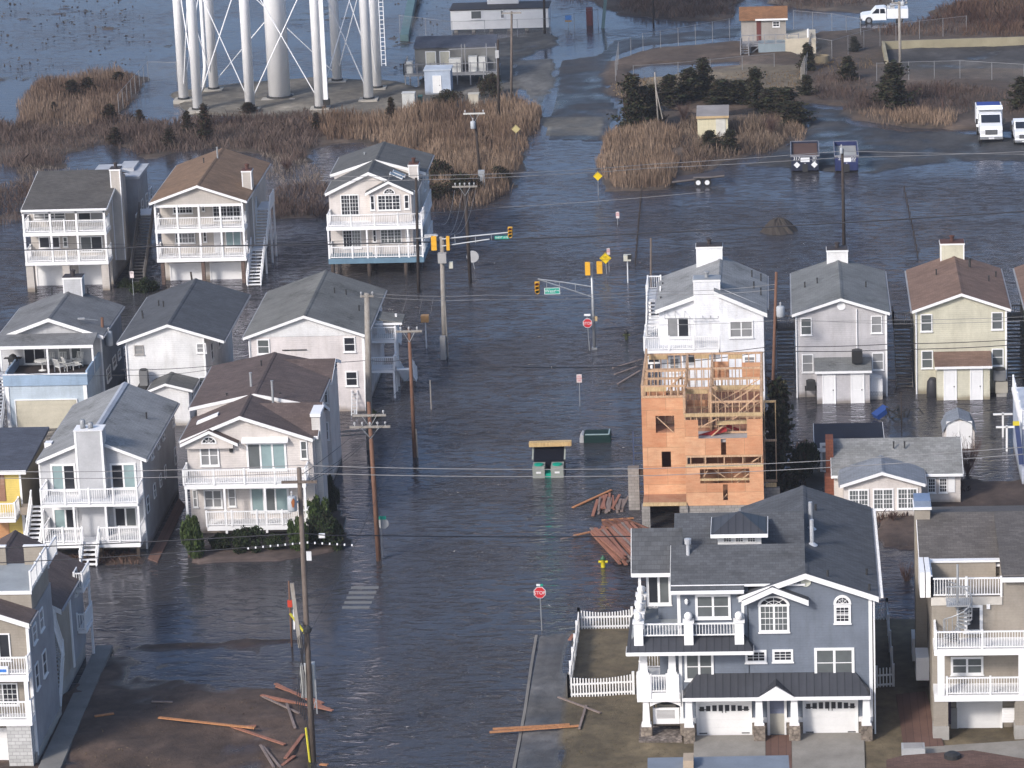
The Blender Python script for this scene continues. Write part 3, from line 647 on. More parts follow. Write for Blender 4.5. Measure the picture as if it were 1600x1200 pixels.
deck(h,xm-ww/2,xm+ww/2,y2,y2+2.4,zd2,.2); railing(h.root,[(xm+ww/2,y2+2.3),(xm+ww/2,y2)],zd2)
for yy in (y2,y2+2.3,y1+.5): posts(h,[xm+ww/2-.05],yy,-.5,zd2 if yy>y1+1 else zd1,.14)
vents(h.root,[(h.X(492,215,h.L*.7),h.Y+h.L*.7,rz(h,h.X(492,215,h.L*.7)))]); vents(h.root,[(h.X(603,230,h.L*.72),h.Y+h.L*.72,rz(h,h.X(603,230,h.L*.72)))],mat('galvanised',(.35,.36,.37),.5,metal=.3),.9,.07)
# --- C : grey roof on piles by the pole
h=House('beach_house','cream house on dark piles with fan window, dark grey roof and blue deck edge','house',(480,210,5),(485,1106))
Ch=h; w=1.9
x0,z0=h.P(140,460,w-.35); xr,zr=h.P(475,293,w-.35); x1,z1=h.P(855,430,w-.35)
z1=z0
yl,zl=PX(*h.q(190,335),x0); L1=yl-h.Y
L1=min(max(L1,5),9)
wx0=h.X(172,560,w); wx1=h.X(832,560,w)
gable_y(h.root,R_dgrey,x0,z0,xr,zr,x1,z1,h.Y+w-.35,h.Y+L1+.3,fw=.25)
zc=h.Zz(500,1003)
dz=.55
xrr=xr+.1; zrr=zr+.03; L=h.dep(608,57,zrr)
gable_y(h.root,R_dgrey,x0-.1,z0+dz,xrr,zrr,x1+.35,z0+dz,h.Y+L1,h.Y+L,fw=.25)
sl=(zr-z0)/(xr-x0); body(h.root,'wall',W_cream,wx0,z0+sl*(wx0-x0)-.16,xr,zr-.16,wx1,z1+(zr-z1)/(x1-xr)*(x1-wx1)-.16,zc,h.Y+w,h.Y+L1)
body(h.root,'rear_wall',W_cream,wx0,z0+dz,xrr,zrr-.16,wx1+.25,z0+dz-.05,zc,h.Y+L1+.01,h.Y+L-.3)
zd1=h.Zz(520,965); zd2=h.Zz(520,715); gx0=h.X(160,700); gx1=h.X(892,690)
M_bluefascia=mat('blue_fascia',(.13,.22,.29),.6)
deck(h,gx0-.08,gx1+.08,h.Y-.1,h.Y+w,zd1,.42,M_bluefascia); deck(h,wx1+.01,gx1+.08,h.Y+w,h.Y+w+6.5,zd1,.42,M_bluefascia)
deck(h,gx0-.12,gx1+.08,h.Y-.1,h.Y+w,zd2,.3); deck(h,wx1+.01,gx1+.08,h.Y+w,h.Y+w+6.5,zd2,.3)
for z in (zd1,zd2): railing(h.root,[(gx0,h.Y+w-.1),(gx0,h.Y),(gx1,h.Y),(gx1,h.Y+w+6.5)],z,.95,post=1.7)
posts(h,[gx0,h.X(468,820),h.X(787,810),gx1],h.Y,zd1,zd2-.3,.13)
for a in (200,485,772):
    x=h.X(a,1040)
    for yy in (.1,4.5): MB().tube([(x,h.Y+yy,-.6),(x,h.Y+yy,zd1-.42)],.17,10).build('pile',M_pile,h.root,True)
box_part(h.root,'lower_wall',mat('stucco_tan',(.40,.34,.27),.9,'rough'),h.X(215,1030,4.5),h.X(850,1030,4.5),h.Y+4.5,h.Y+4.7,h.Zz(500,1055,4.5),zd1-.43)
f=Face('S',h.Y+w)
h.win((262,405,470,632),w,units=2,glass='dd',grid=(3,5),dh=False); h.win((278,422,745,890),w,units=2,glass='db',dh=False,grid=(3,5))
# bay
bd=w-.7; bx0=h.X(490,560,bd); bx1=h.X(815,560,bd); e0=h.P(450,460,bd-.3); pk=h.P(632,365,bd-.3); e1=h.P(828,446,bd-.3)
gable_y(h.root,R_dgrey,e0[0],e0[1],pk[0],pk[1],e1[0],e0[1],h.Y+bd-.3,h.Y+w+2.6,fw=.22,gut=False)
body(h.root,'bay',W_cream,bx0,e0[1]-.05,pk[0],pk[1]-.16,bx1,e0[1]-.05,zd2,h.Y+bd,h.Y+w-.01)
h.win((550,728,472,592),bd,units=3,glass='d',grid=(2,4)); 
ax0,_,_,_=h.rect((593,687,420,463),bd); ax1=h.rect((593,687,420,463),bd)[1]; arch_window(h.root,Face('S',h.Y+bd),ax0,ax1,h.Zz(640,463,bd),h.Zz(640,418,bd))
h.win((492,528,475,592),bd,glass='d'); h.win((757,797,470,582),bd,glass='d')
box_part(h.root,'bay',W_cream,bx0,bx1,h.Y+bd,h.Y+w-.01,zd1,zd2-.31)
h.win((572,738,740,848),bd,units=3,glass='m',grid=(2,4)); h.win((512,542,742,842),bd,glass='d'); h.win((770,800,742,835),bd,glass='d')
dyc=w+3.2; cx0=h.X(792,300,dyc); cx1=h.X(868,300,dyc); chimney(h.root,cx0,cx1,h.Y+dyc,h.Y+dyc+1.1,0,h.Zz(830,237,dyc),W_cream,mat('cap_rust',(.10,.045,.035),.8))
for (a,b),(c,d) in (((668,275),(765,312)),((645,318),(745,355))):
    dd=w+2.6 if b<300 else w+1.6; p=[h.P(a,b,dd),h.P(c,d,dd)]; xx0,xx1=p[0][0],p[1][0]; sl2=(zr-z1)/(x1-xr); hz=lambda x:zr-sl2*(x-xr)
    mb=MB(); mb.prism([(xx0,hz(xx0)),(xx1,hz(xx1)),(xx1,hz(xx1)+.12),(xx0,hz(xx0)+.12)],h.Y+dd-.3,h.Y+dd+.5); sk=mb.build('skylight',trim,h.root)
    MB().prism([(xx0+.06,hz(xx0+.06)+.121),(xx1-.06,hz(xx1-.06)+.121),(xx1-.06,hz(xx1-.06)+.135),(xx0+.06,hz(xx0+.06)+.135)],h.Y+dd-.22,h.Y+dd+.42).build('pane',g_mid,sk)
vents(h.root,[(h.X(450,190,L-3),h.Y+L-3,h.Zz(450,200,L-3)-.3)],mat('galvanised',(.35,.36,.37),.5,metal=.3),.9,.07)
for zz,yy in ((.0,0),):
    window(h.root,Face('E',wx1+.25),h.Y+L1+2,h.Y+L1+3,zd2+.9,zd2+2.2,glass='m'); window(h.root,Face('E',wx1+.25),h.Y+L1+5,h.Y+L1+6,zd2+.9,zd2+2.2,glass='m')
# ================================================================ second row left
# --- D : pink house
h=House('beach_house','pale pink house with white gable, grey roof and side stairs, beside the grey pole','house',(300,400,4.70588),(1282,1139))
D=h
gable_house(h,W_pink,R_grey,(374,602),(820,437),(1288,580),(432,800),(1268,800),(985,105),ov=.3)
# white gable triangle proud of the pink wall
zg=h.Zz(840,590); fz=lambda x:rz(h,x)-.19
MB().prism([(h.x0-.01,zg),(h.x1+.01,zg),(h.x1+.01,fz(h.x1)),(h.xr,h.zr-.19),(h.x0-.01,fz(h.x0))],h.Y-.03,h.Y-.003).build('gable_panel',W_white,h.root)
g3=mat('grey_frame',(.35,.33,.31),.6)
for r in ((478,572,610,722),(1113,1203,592,706),(1128,1220,845,957)): h.win(r,glass='m' if r[0]<1000 else 'd',fr=.09)
x0,x1,z0,z1=h.rect((665,845,690,752)); aw=MB()
for x in (x0,(x0+x1)/2,x1): aw.beam((x,h.Y-.02,z0-.6),(x,h.Y-1.0,z0+.25),.05); 
aw.beam((x0,h.Y-1.0,z0+.25),(x1,h.Y-1.0,z0+.25),.06); aw.beam((x0,h.Y-.04,z1),(x1,h.Y-.04,z1),.06); aw.build('awning_frame',M_black,h.root)
downspout(h.root,h.x0-.02,h.Y,0,h.ze-.3); downspout(h.root,h.x1+.06,h.Y,0,h.ze-.3)
ys=h.Y+3.2; xa=h.x1+.01; xb=h.x1+1.75
z2=PX(*h.q(1395,602),xb)[1]; 
ya=G(*h.q(1395,625),5.0).y; ya=min(max(ya,h.Y+3),h.Y+12)
zt_=5.0 if not 4<z2<6.5 else z2
zt_=h.ze-1.75; zl_=2.1; ya=G(*h.q(1400,620),zt_).y
deck(h,xa,xb,ya,ya+1.6,zt_,.2); railing(h.root,[(xa,ya),(xb,ya),(xb,ya+1.6)],zt_,.95)
yl=G(*h.q(1405,840),zl_).y; 
deck(h,xa,xb,yl,yl+1.5,zl_,.2); railing(h.root,[(xa,yl),(xb,yl),(xb,yl+1.5)],zl_,.95)
stairs(h.root,((xa+xb)/2,yl+1.5,zl_),((xa+xb)/2,ya,zt_),1.2) if ya>yl+2.5 else stairs(h.root,((xa+xb)/2,ya+1.6+4.2,zl_),((xa+xb)/2,ya+1.6,zt_),1.2)
stairs(h.root,(xb+.6,yl+4.6,0),(xb+.6,yl+.4,zl_),.9,rail=True)
posts(h,[xb-.06],ya+.1,-.5,zt_,.14); posts(h,[xb-.06],yl+.1,-.5,zl_,.14); posts(h,[xb-.06],ya+1.5,-.5,h.ze-.2,.14)
MB().prism([(h.x1-.2,h.ze-.1),(xb+.5,h.ze-.5),(xb+.5,h.ze-.62),(h.x1-.2,h.ze-.22)],ya+.2,ya+2.4).build('porch_roof',R_grey,h.root)
box_part(h.root,'fascia',trim,h.x1+.3,xb+.5,ya+.16,ya+.198,h.ze-.68,h.ze-.52)
vents(h.root,[(h.X(a,b,dd),h.Y+dd,rz(h,h.X(a,b,dd))) for a,b,dd in ((1053,360,7.5),(1137,345,8),(1230,410,5))])
# ladder against the pink wall
x0,x1,z0,z1=h.rect((1175,1213,1000,1142),-.5); lt=MB()
for x in (x0,x1): lt.beam((x,h.Y-1.2,-.2),(x,h.Y-.05,z1),.06)
for k in range(8): t=(k+.6)/8.5; lt.beam((x0,h.Y-1.2+1.15*t,-.2+(z1+.2)*t),(x1,h.Y-1.2+1.15*t,-.2+(z1+.2)*t),.06)
tag(lt.build('ladder',mat('aluminium',(.6,.6,.6),.4,metal=.3)),'aluminium ladder leaning against the pale pink wall','ladder')
# --- W : white house with charcoal roof and small annex
h=House('beach_house','white house with dark charcoal gable roof and small gabled annex in front','house',(0,400,4.2867),(1130,1137))
Wh=h
e0=h.P(985,893,-.25); pk=h.P(1105,853,-.25); e1=h.P(1290,905,-.25); e0=(e0[0],(e0[1]+e1[1])/2)
La=h.dep(1150,777,pk[1]); 
gable_y(h.root,R_dgrey,e0[0],e0[1],pk[0],pk[1],e1[0],e0[1],h.Y-.25,h.Y+La,fw=.18)
body(h.root,'annex_wall',W_white,h.X(1000,1000),e0[1]-.1,pk[0],pk[1]-.16,h.X(1268,1000),e0[1]-.1,-.5,h.Y,h.Y+La)
gable_house(h,W_white,R_char,(786,582),(1120,457),(1500,565),(850,700),(1375,700),(1337,150),dyw=La,ov=.3)
h.win((900,963,597,660),La,glass='b',fm=mat('grey_frame',(.35,.33,.31),.6)); h.win((1316,1382,583,648),La,glass='b'); h.win((1332,1395,808,875),La,glass='m')
window(h.root,Face('E',h.X(1268,1000)),h.Y+1,h.Y+1.7,1.2,2.4,glass='d'); 
for k in (2.5,6): window(h.root,Face('E',h.x1),h.Y+La+k,h.Y+La+k+.9,3.2,4.5,glass='d'); 
downspout(h.root,h.x1,h.Y+La,0,h.ze-.3); downspout(h.root,h.x0,h.Y+La,0,h.ze-.3)
x0,x1,z0,z1=h.rect((918,1000,765,870),La-1); ac_unit('air_conditioner','grey air conditioner on a wall platform of the white charcoal-roofed house',(x0+x1)/2,h.Y+La-.7,z0,x1-x0-.3,z1-z0)
box_part(h.root,'bracket',M_black,x0,x1-.25,h.Y+La-1.1,h.Y+La,z0-.5,z0-.003) 
vents(h.root,[(h.X(a,b,dd),h.Y+dd,rz(h,h.X(a,b,dd))) for a,b,dd in ((952,380,La+6),(1065,350,La+7.5),(957,415,La+5),(1098,370,La+6.5))])
# --- F : blue house with open deck over the garage
h=House('beach_house','sky blue house with open deck of white chairs above a cream garage door','house',(0,400,4.2867),(310,1152))
Fh=h; fx0=h.X(36,900); fx1=h.X(583,900); zd=h.Zz(300,862)+.25; zp=h.Zz(300,792)
zd=zp-.75
Ld=h.dep(300,735,zd); Ld=min(max(Ld,2),6)
box_part(h.root,'garage_wall',mat('painted_pale_blue',(.47,.54,.60),.7,'siding'),fx0,fx1,h.Y,h.Y+Ld,-.5,zd)
for a in (fx0,fx1-.25): box_part(h.root,'corner_board',trim,a,a+.25,h.Y-.06,h.Y-.003,-.4,zd-.1)
pw=MB(); pw.box(fx0-.1,fx1+.1,h.Y-.1,h.Y+.02,zd-.05,zp); pw.box(fx1-.02,fx1+.1,h.Y+.02,h.Y+Ld,zd-.05,zp+.2); pw.box(fx0-.1,fx0+.02,h.Y+.8,h.Y+Ld,zd-.05,zp); pw.build('parapet',W_sky,h.root)
box_part(h.root,'parapet_cap',trim,fx0-.12,fx1+.12,h.Y-.12,h.Y+.04,zp+.002,zp+.05)
box_part(h.root,'deck_floor',mat('deck_dark',(.06,.05,.05),.8,'wood'),fx0+.03,fx1-.03,h.Y+.03,h.Y+Ld,zd+.002,zd+.04)
garage(h.root,Face('S',h.Y),h.X(105,1050),h.X(525,1050),-.1,h.Zz(310,958),mat('cream_door',(.50,.46,.36),.7),rows=5,fr=.06)
gable_house(h,W_lgrey,R_lgrey,(-22,560),(322,417),(690,522),(0,700),(690,700),(480,217),dyw=Ld,ov=.5,fw=.25)
h.roof.data.materials[0]=mat('shingle_mid_grey',(.20,.20,.20),.9,'stained')
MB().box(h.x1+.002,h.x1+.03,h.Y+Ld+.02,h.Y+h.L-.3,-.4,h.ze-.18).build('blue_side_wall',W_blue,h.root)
# porch roof between gable and posts
yp=h.Y+Ld-2.4; zpf=PY(*h.q(320,600),yp)[1]; zpt=h.ze+.25
MB().prism([(yp,zpf),(h.Y+Ld-.5,zpt),(h.Y+Ld-.5,zpt-.12),(yp,zpf-.12)],h.ex0+.1,h.x1-.15,'x').build('porch_roof',mat('shingle_mid_grey',(.20,.20,.20),.9,'stained'),h.root)
box_part(h.root,'fascia',trim,h.ex0+.1,h.x1-.15,yp-.04,yp-.003,zpf-.22,zpf)
for a in (6,320,623): posts(h,[PY(*h.q(a,690),yp+.1)[0]],yp+.1,zd,zpf-.12,.13)
for r,g_ in (((160,305,618,722),'dd'),((390,475,610,700),'b'),((475,545,605,690),'m')): h.win(r,Ld,units=len(g_),glass=g_,dh=False)
for r in ((712,740,738,838),(752,775,668,748),(787,805,625,690),(827,843,603,655)):
    h.side(r,h.x1+.03,glass='b')
Lc=h.L-1; chimney(h.root,h.X(422,190,Lc),h.X(548,190,Lc),h.Y+Lc,h.Y+Lc+1,h.zr-1,h.Zz(485,145,Lc),W_lgrey)
stairs(h.root,(fx0-.7,h.Y-1.8,0),(fx0-.7,h.Y+2,zd),1.1,m=mat('weathered_white',(.45,.48,.52),.8,'wood'))
railing(h.root,[(fx0-1.3,h.Y+2),(fx0-1.3,h.Y+3.6)],zd); deck(h,fx0-1.3,fx0-.11,h.Y+2,h.Y+3.6,zd,.2)
vents(h.root,[(h.X(a,b,dd),h.Y+dd,rz(h,h.X(a,b,dd))) for a,b,dd in ((353,310,Ld+9),(596,345,Ld+8))])
# deck furniture
def lawn_chair(x,y,z,rot,label,lounge=False):
    t=thing('deck_chair',label,'chair',(x,y,z),'white plastic chairs on the blue house deck'); t.rotation_euler=(0,0,rot)
    t['_w']=(0,0,0); m=mat('white_plastic',(.72,.71,.68),.5)
    b=MB(); b.box(-.28,.28,-.28,.25,.38,.42)
    if lounge: b.box(-.28,.28,-.95,-.28,.3,.34)
    b.build('seat',m,t); b=MB()
    for k in range(5): b.beam((-.24+.12*k,.22,.42),(-.24+.12*k,.42,1.0),.06,.02)
    b.beam((-.28,.42,1.0),(.28,.42,1.0),.07,.03); b.build('backrest',m,t)
    for sx in (-.26,.26):
        for sy in (-.25,.22): MB().beam((sx,sy,0),(sx,sy,.38),.05).build('leg',m,t)
        MB().box(sx-.03,sx+.03,-.28,.28,.58,.61).build('armrest',m,t)
    t['_w']=(x,y,z)
zc=zd+.04
for (a,b),r,lb,lo in (((350,735),.1,'white plastic chair by the post on the blue deck',False),((425,735),0,'white round-backed chair in the middle of the blue deck',False),((525,740),-.4,'white chair below the right deck window',False),((400,775),2.6,'white lounge chair lying across the blue deck',True),((460,765),2.2,'second white lounge chair near the blue parapet',True)):
    g=G(*h.q(a,b),zc); lawn_chair(g.x,min(g.y,h.Y+Ld-.6) if g.y>h.Y+.7 else h.Y+.8,zc,r,lb,lo)
g=G(*h.q(95,745),zc); t=thing('barbecue','black barbecue grill with side shelves on the blue house deck','grill',(g.x,g.y-.2,zc)); 
MB().box(g.x-.3,g.x+.3,g.y-.45,g.y,zc+.5,zc+.75).lathe((g.x,g.y-.2,zc+.75),[(.3,0),(.28,.15),(.1,.28)],10).build('firebox',M_black,t)
for s in (-1,1): MB().box(g.x+s*.32-(.3 if s<0 else 0),g.x+s*.32+(.3 if s>0 else 0),g.y-.4,g.y,zc+.72,zc+.76).build('shelf',M_black,t); MB().box(g.x+s*.25-.03,g.x+s*.25+.03,g.y-.3,g.y-.1,zc,zc+.5).build('leg',M_black,t)
g=G(*h.q(285,765),zc); t=thing('deck_table','round white plastic table on the blue house deck','table',(g.x,g.y,zc)); MB().lathe((g.x,g.y,zc+.7),[(.55,0),(.55,.04)],16).build('tabletop',mat('white_plastic',(.72,.71,.68),.5),t); MB().lathe((g.x,g.y,zc),[(.3,0),(.05,.1),(.05,.7)],8).build('pedestal',mat('white_plastic',(.72,.71,.68),.5),t)
# ================================================================ front left
# --- E : white-fronted house with tall chimney
h=House('beach_house','white-fronted grey house with tall wide chimney and two steel flues','house',(0,580,3.75),(835,1100))
Eh=h; w=2.0; zd1=h.Zz(540,1003); zd2=h.Zz(520,778)
gable_house(h,W_lgrey,R_lgrey,(215,528),(528,392),(857,513),(245,800),(850,800),(735,65),dyw=w,ov=.3)
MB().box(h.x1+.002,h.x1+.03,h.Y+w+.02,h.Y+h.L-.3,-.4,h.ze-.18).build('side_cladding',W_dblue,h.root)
gx0=h.X(240,735); gx1=h.X(803,730)
deck(h,gx0,gx1,h.Y,h.Y+w,zd2,.2); railing(h.root,[(gx0,h.Y+w-.1),(gx0,h.Y),(gx1,h.Y),(gx1,h.Y+w-.1)],zd2,.95,post=1.5)
dx0=h.X(255,960); dx1=h.X(820,960); s0=h.X(483,960); s1=h.X(582,960)
deck(h,dx0,dx1,h.Y,h.Y+w,zd1,.35); railing(h.root,[(dx0,h.Y+w-.1),(dx0,h.Y),(s0,h.Y)],zd1,.95,post=1.4); railing(h.root,[(s1,h.Y),(dx1,h.Y),(dx1,h.Y+w-.1)],zd1,.95,post=1.4)
posts(h,[dx0,h.X(435,860),h.X(622,860),dx1],h.Y+.05,zd1,zd2-.2,.13)
for x in (dx0+.3,s0,s1,dx1-.2): posts(h,[x],h.Y+.2,-.5,zd1-.35,.2,M_pile)
pf=G(*h.q(525,1145),0); 
stairs(h.root,((s0+s1)/2,pf.y,0),((s0+s1)/2,h.Y,zd1),(s1-s0)-.1)
f=Face('S',h.Y+w)
h.win((300,447,543,700),w,units=2,glass='td',dh=False,fr=.12); h.win((648,800,538,690),w,units=2,glass='dt',dh=False,fr=.12)
h.win((312,458,800,925),w,units=2,glass='td',dh=False,fr=.12); h.win((668,806,792,915),w,units=2,glass='dm',dh=False,fr=.12)
cy=w-.9; cx0=h.X(443,500,cy); cx1=h.X(607,500,cy); zt_=h.Zz(522,352,cy)
o=MB().box(cx0,cx1,h.Y+cy,h.Y+w+.3,zd2-.1,zt_).box(cx0+.1,cx1-.1,h.Y+cy,h.Y+w-.002,zd1,zd2-.1).build('chimney',mat('chimney_panel',(.50,.50,.51),.7),h.root)
for x in (cx0,cx1-.12): MB().box(x-.01,x+.13,h.Y+cy-.02,h.Y+cy-.002,zd2,zt_).build('corner_board',trim,o)
MB().box(cx0-.04,cx1+.04,h.Y+cy-.05,h.Y+w+.34,zt_,zt_+.06).build('cap',trim,o)
gal=mat('galvanised',(.35,.36,.37),.5,metal=.3)
for a,b in ((485,285),(530,302)): x=h.X(a,320,cy+.5); MB().lathe((x,h.Y+cy+.5,zt_+.06),[(.17,0),(.17,h.Zz(a,b,cy+.5)-zt_-.1),(.12,h.Zz(a,b,cy+.5)-zt_-.04)],12).build('flue',gal,o,True)
for r in ((884,897,458,512),(919,932,400,452),(948,960,350,402),(1008,1020,268,322)): h.side(r,h.x1+.03,glass='m')
for r in ((858,872,728,832),(898,910,655,745),(934,945,598,680),(962,972,548,630),(1021,1031,442,550)): h.side(r,h.x1+.03,glass='d',fr=.02,sill=False)
# ridge cap lighter, side stairs
MB().prism([(h.xr-.22,h.zr-.04),(h.xr,h.zr+.05),(h.xr+.22,h.zr-.04)],h.Y+w+.2,h.Y+h.L-.02).build('ridge_cap',mat('ridge_pale',(.36,.38,.42),.8),h.roof)
stairs(h.root,(dx0-.8,h.Y-.3,0),(dx0-.8,h.Y+3.2,zd2-1.0),.9); 
vents(h.root,[(h.X(860,285,9),h.Y+9,rz(h,h.X(860,285,9)))])
MB().box(h.x0-.1,h.x0+.35,h.Y+4.6,h.Y+5.2,rz(h,h.x0)-.05,rz(h,h.x0)+.25).build('roof_vent',trim,h.root)
# --- G : brown roofed cream house
h=House('beach_house','cream house with dark brown many-gabled roof and arched window behind the hedge','house',(250,540,3.42904),(350,1035),.1)
Gh=h; w=1.5; zd1=h.Zz(470,965); zd2=h.Zz(440,742)
xL,zL=h.P(106,532,w-.35); xP,zP=h.P(425,377,w-.35); xR,zR=h.P(818,498,w-.35)
L=h.dep(592,40,zP); L1=h.dep(430,262,zP+.0); L1=max(4.5,min(L1,9))
ye0=h.Y+w-.35
_,zeL=PX(*h.q(185,362),xL); 
gable_y(h.root,R_brown,xL,zR,xP,zP,xR,zR,ye0,h.Y+L1+.25,fw=.22)
gx0=h.X(125,700); gx1=h.X(778,690)
wx0=h.X(148,600,w); wx1=h.X(818,560,w)
sl=(zP-zR)/(xR-xP)
slL=(zP-zR)/(xP-xL)
body(h.root,'wall',W_cream,wx0,zR+slL*(wx0-xL)-.16,xP,zP-.16,wx1,zR+.0-.16,-.5,h.Y+w,h.Y+L1)
rx1=PY(*h.q(835,300),h.Y+L1)[0]
gable_y(h.root,R_brown,xL-.1,zR+.75,xP+.25,zP+.05,rx1+.1,zR+.75,h.Y+L1,h.Y+L,fw=.22)
body(h.root,'rear_wall',W_cream,wx0,zR+.62,xP+.25,zP-.12,rx1-.25,zR+.62,-.5,h.Y+L1+.01,h.Y+L-.3)
# east wing walls and cross gables
def cross(y0,ym,y1,ze,zr,ex,xi):
    MB().prism([(y0,ze),(ym,zr),(ym,zr-.14),(y0,ze-.14)],xi,ex+.25,'x').prism([(ym,zr),(y1,ze),(y1,ze-.14),(ym,zr-.14)],xi,ex+.25,'x').build('roof',R_brown,h.root)
    MB().box(wx1-.6,ex+.25,y0-.03,y0-.003,ze-.22,ze-.01).build('fascia',trim,h.root)
    MB().prism([(ym-.1,zr-.22),(ym,zr-.01),(y1,ze-.01),(y1,ze-.22)],ex+.253,ex+.28,'x').prism([(y0,ze-.22),(y0,ze-.01),(ym,zr-.01),(ym-.1,zr-.22)],ex+.253,ex+.28,'x').build('rake_board',trim,h.root)
    MB().prism([(y0+.3,-.5),(y1-.15,-.5),(y1-.15,ze-.1),(ym,zr-.18),(y0+.3,ze-.1)],xi+1,ex,'x').build('wing_wall',W_cream,h.root)
zr1=zP-.25; g1=G(*h.q(872,302),zr1); ex1_=g1.x-.25
cross(h.Y+w+.15,g1.y,g1.y+(g1.y-h.Y-w)*.9,zR+.02,zr1,ex1_,xP+.3)
zr2_=zP-.1; g2=G(*h.q(940,68),zr2_); e2=G(*h.q(925,193),zR+.6); ex=g2.x-.25
cross(e2.y,g2.y,g2.y+(g2.y-e2.y),zR+.6,zr2_,ex,xP+1)
yr1=h.Y+w+4.2
cbx0,cbx1,cbz=h.X(822,600,w+.7),h.X(868,600,w+.7),h.Zz(845,380,w+.7); MB().box(cbx0,cbx1,h.Y+w+.7,h.Y+w+2.6,-.5,cbz).build('chimney',mat('chimney_cream',(.58,.55,.52),.7,'siding'),h.root)
MB().box(cbx0-.06,cbx1+.06,h.Y+w+.6,h.Y+w+2.65,cbz,cbz+.2).build('cap',trim,h.root)
for z,x0_ in ((zd1,h.X(250,930)),(zd2,gx0)):
    deck(h,x0_,gx1,h.Y,h.Y+w,z,.3); 
    railing(h.root,[(x0_,h.Y+.0),(gx1,h.Y),(gx1,h.Y+w+1.5)] if z==zd1 else [(gx0,h.Y+w-.1),(gx0,h.Y),(gx1,h.Y),(gx1,h.Y+w+2.5)],z,.95,post=1.75)
posts(h,[gx0+.1,h.X(347,830),h.X(563,820),gx1-.1],h.Y+.08,zd1-.5,zd2-.3,.14)
f=Face('S',h.Y+w)
# small left gable with arched window
bd=w-.4; e0=h.P(106,530,bd-.25); pk=h.P(260,456,bd-.25); e1=h.P(416,522,bd-.25); ze_=(e0[1]+e1[1])/2
gable_y(h.root,R_brown,e0[0],ze_,pk[0],pk[1],e1[0],ze_,h.Y+bd-.25,h.Y+w+1.8,fw=.2,gut=False)
MB().prism([(wx0-.02,ze_-.4),(h.X(392,560,bd),ze_-.4),(h.X(392,560,bd),ze_),(pk[0],pk[1]-.16),(wx0-.02,ze_)],h.Y+bd,h.Y+w-.003).build('gable_bump',W_cream,h.root)
x0,x1,z0,z1=h.rect((220,303,485,523),bd); arch_window(h.root,Face('S',h.Y+bd-.002),x0,x1,z0,z1)
h.win((214,317,530,645),w-.02,units=2,glass='bb',fr=.1)
h.win((465,678,518,668),w,units=3,glass='tts',dh=False,fr=.12) if False else h.win((465,678,518,668),w,units=3,glass='mtt',dh=False,fr=.12)
x0,x1,z0,z1=h.rect((440,688,490,512),w); MB().prism([(h.Y+w-.45,z0),(h.Y+w,z0),(h.Y+w,z1),(h.Y+w-.45,z0+.06)],x0,x1,'x').build('awning',trim,h.root)
h.win((752,790,508,607),w,glass='m'); MB().box(h.X(372,555,bd)-.06,h.X(385,555,bd),h.Y+w-.12,h.Y+w-.003,h.Zz(378,570,w),h.Zz(378,545,w)).build('wall_lamp',M_black,h.root)
h.win((235,335,770,870),w,units=2,glass='bb',fr=.1); h.win((365,407,763,862),w,glass='b'); h.win((176,202,770,865),w,glass='b'); h.win((484,692,757,893),w,units=3,glass='tmt',dh=False,fr=.12)
for r in ((868,903,213,308),(872,906,408,505)): 
    pass
x0,x1,z0,z1=h.rect((868,900,213,308),e2.y-h.Y+.3); window(h.root,Face('S',e2.y+.3),x0,x1,z0,z1,glass='m'); x0,x1,z0,z1=h.rect((872,906,408,505),e2.y-h.Y+.3); window(h.root,Face('S',e2.y+.3),x0,x1,z0,z1,glass='b')
for (a,b,dd,hh) in ((487,185,L1+2,.8),(603,255,L1-.5,1.4)): x=h.X(a,b,dd); vents(h.root,[(x,h.Y+dd,zP-abs(x-xP)*sl+.1)],gal,hh,.08)
vents(h.root,[(h.X(a,b,dd),h.Y+dd,zP-abs(h.X(a,b,dd)-xP)*sl) for a,b,dd in ((358,270,L1+1),(640,210,L1+1),(541,65,L-3))])
sk=MB().box(0,1.4,0,.5,0,.1); x,_=h.P(250,372,L1-2.5); o=MB().prism([(x-.7,zP-(xP-x+.7)*slL+.02),(x+.7,zP-(xP-x-.7)*slL+.02),(x+.7,zP-(xP-x-.7)*slL+.14),(x-.7,zP-(xP-x+.7)*slL+.14)],h.Y+L1-2.5,h.Y+L1-1.9).build('skylight',trim,h.root)
# --- yellow house
h=House('beach_house','yellow house with slate-blue flat roof and boarded windows at the left edge','house',(0,580,3.75),(30,985))
x0=h.X(-330,700); x1=h.X(128,700); zt_=h.Zz(70,572); xe=h.X(150,560,-.3)
D_=h.dep(295,325,zt_+.5)
MB().box(x0,x1,h.Y,h.Y+D_-.3,-.5,zt_-.2).build('wall',W_yellow,h.root)
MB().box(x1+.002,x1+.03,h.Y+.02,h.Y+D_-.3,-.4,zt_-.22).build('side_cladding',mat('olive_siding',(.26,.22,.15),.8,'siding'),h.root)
o=MB().prism([(h.Y-.35,zt_-.02),(h.Y+D_,zt_+.5),(h.Y+D_,zt_+.3),(h.Y-.35,zt_-.2)],x0-.2,xe,'x').build('roof',R_slate,h.root)
MB().box(x0-.2,xe,h.Y-.4,h.Y-.353,zt_-.26,zt_).build('fascia',trim,o)
MB().box(x1-.12,x1+.01,h.Y-.03,h.Y-.002,0,zt_-.25).build('corner_board',trim,h.root)
xb0=h.X(-80,780,-1.3); xb1=h.X(85,790,-1.3); zb=h.Zz(50,865,-1.3); deck(h,xb0,xb1,h.Y-1.3,h.Y,zb,.25); railing(h.root,[(xb0,h.Y-1.3),(xb1,h.Y-1.3),(xb1,h.Y-.1)],zb,1.0,post=1.6)
M_ply=mat('plywood',(.52,.30,.15),.8,'ply'); 
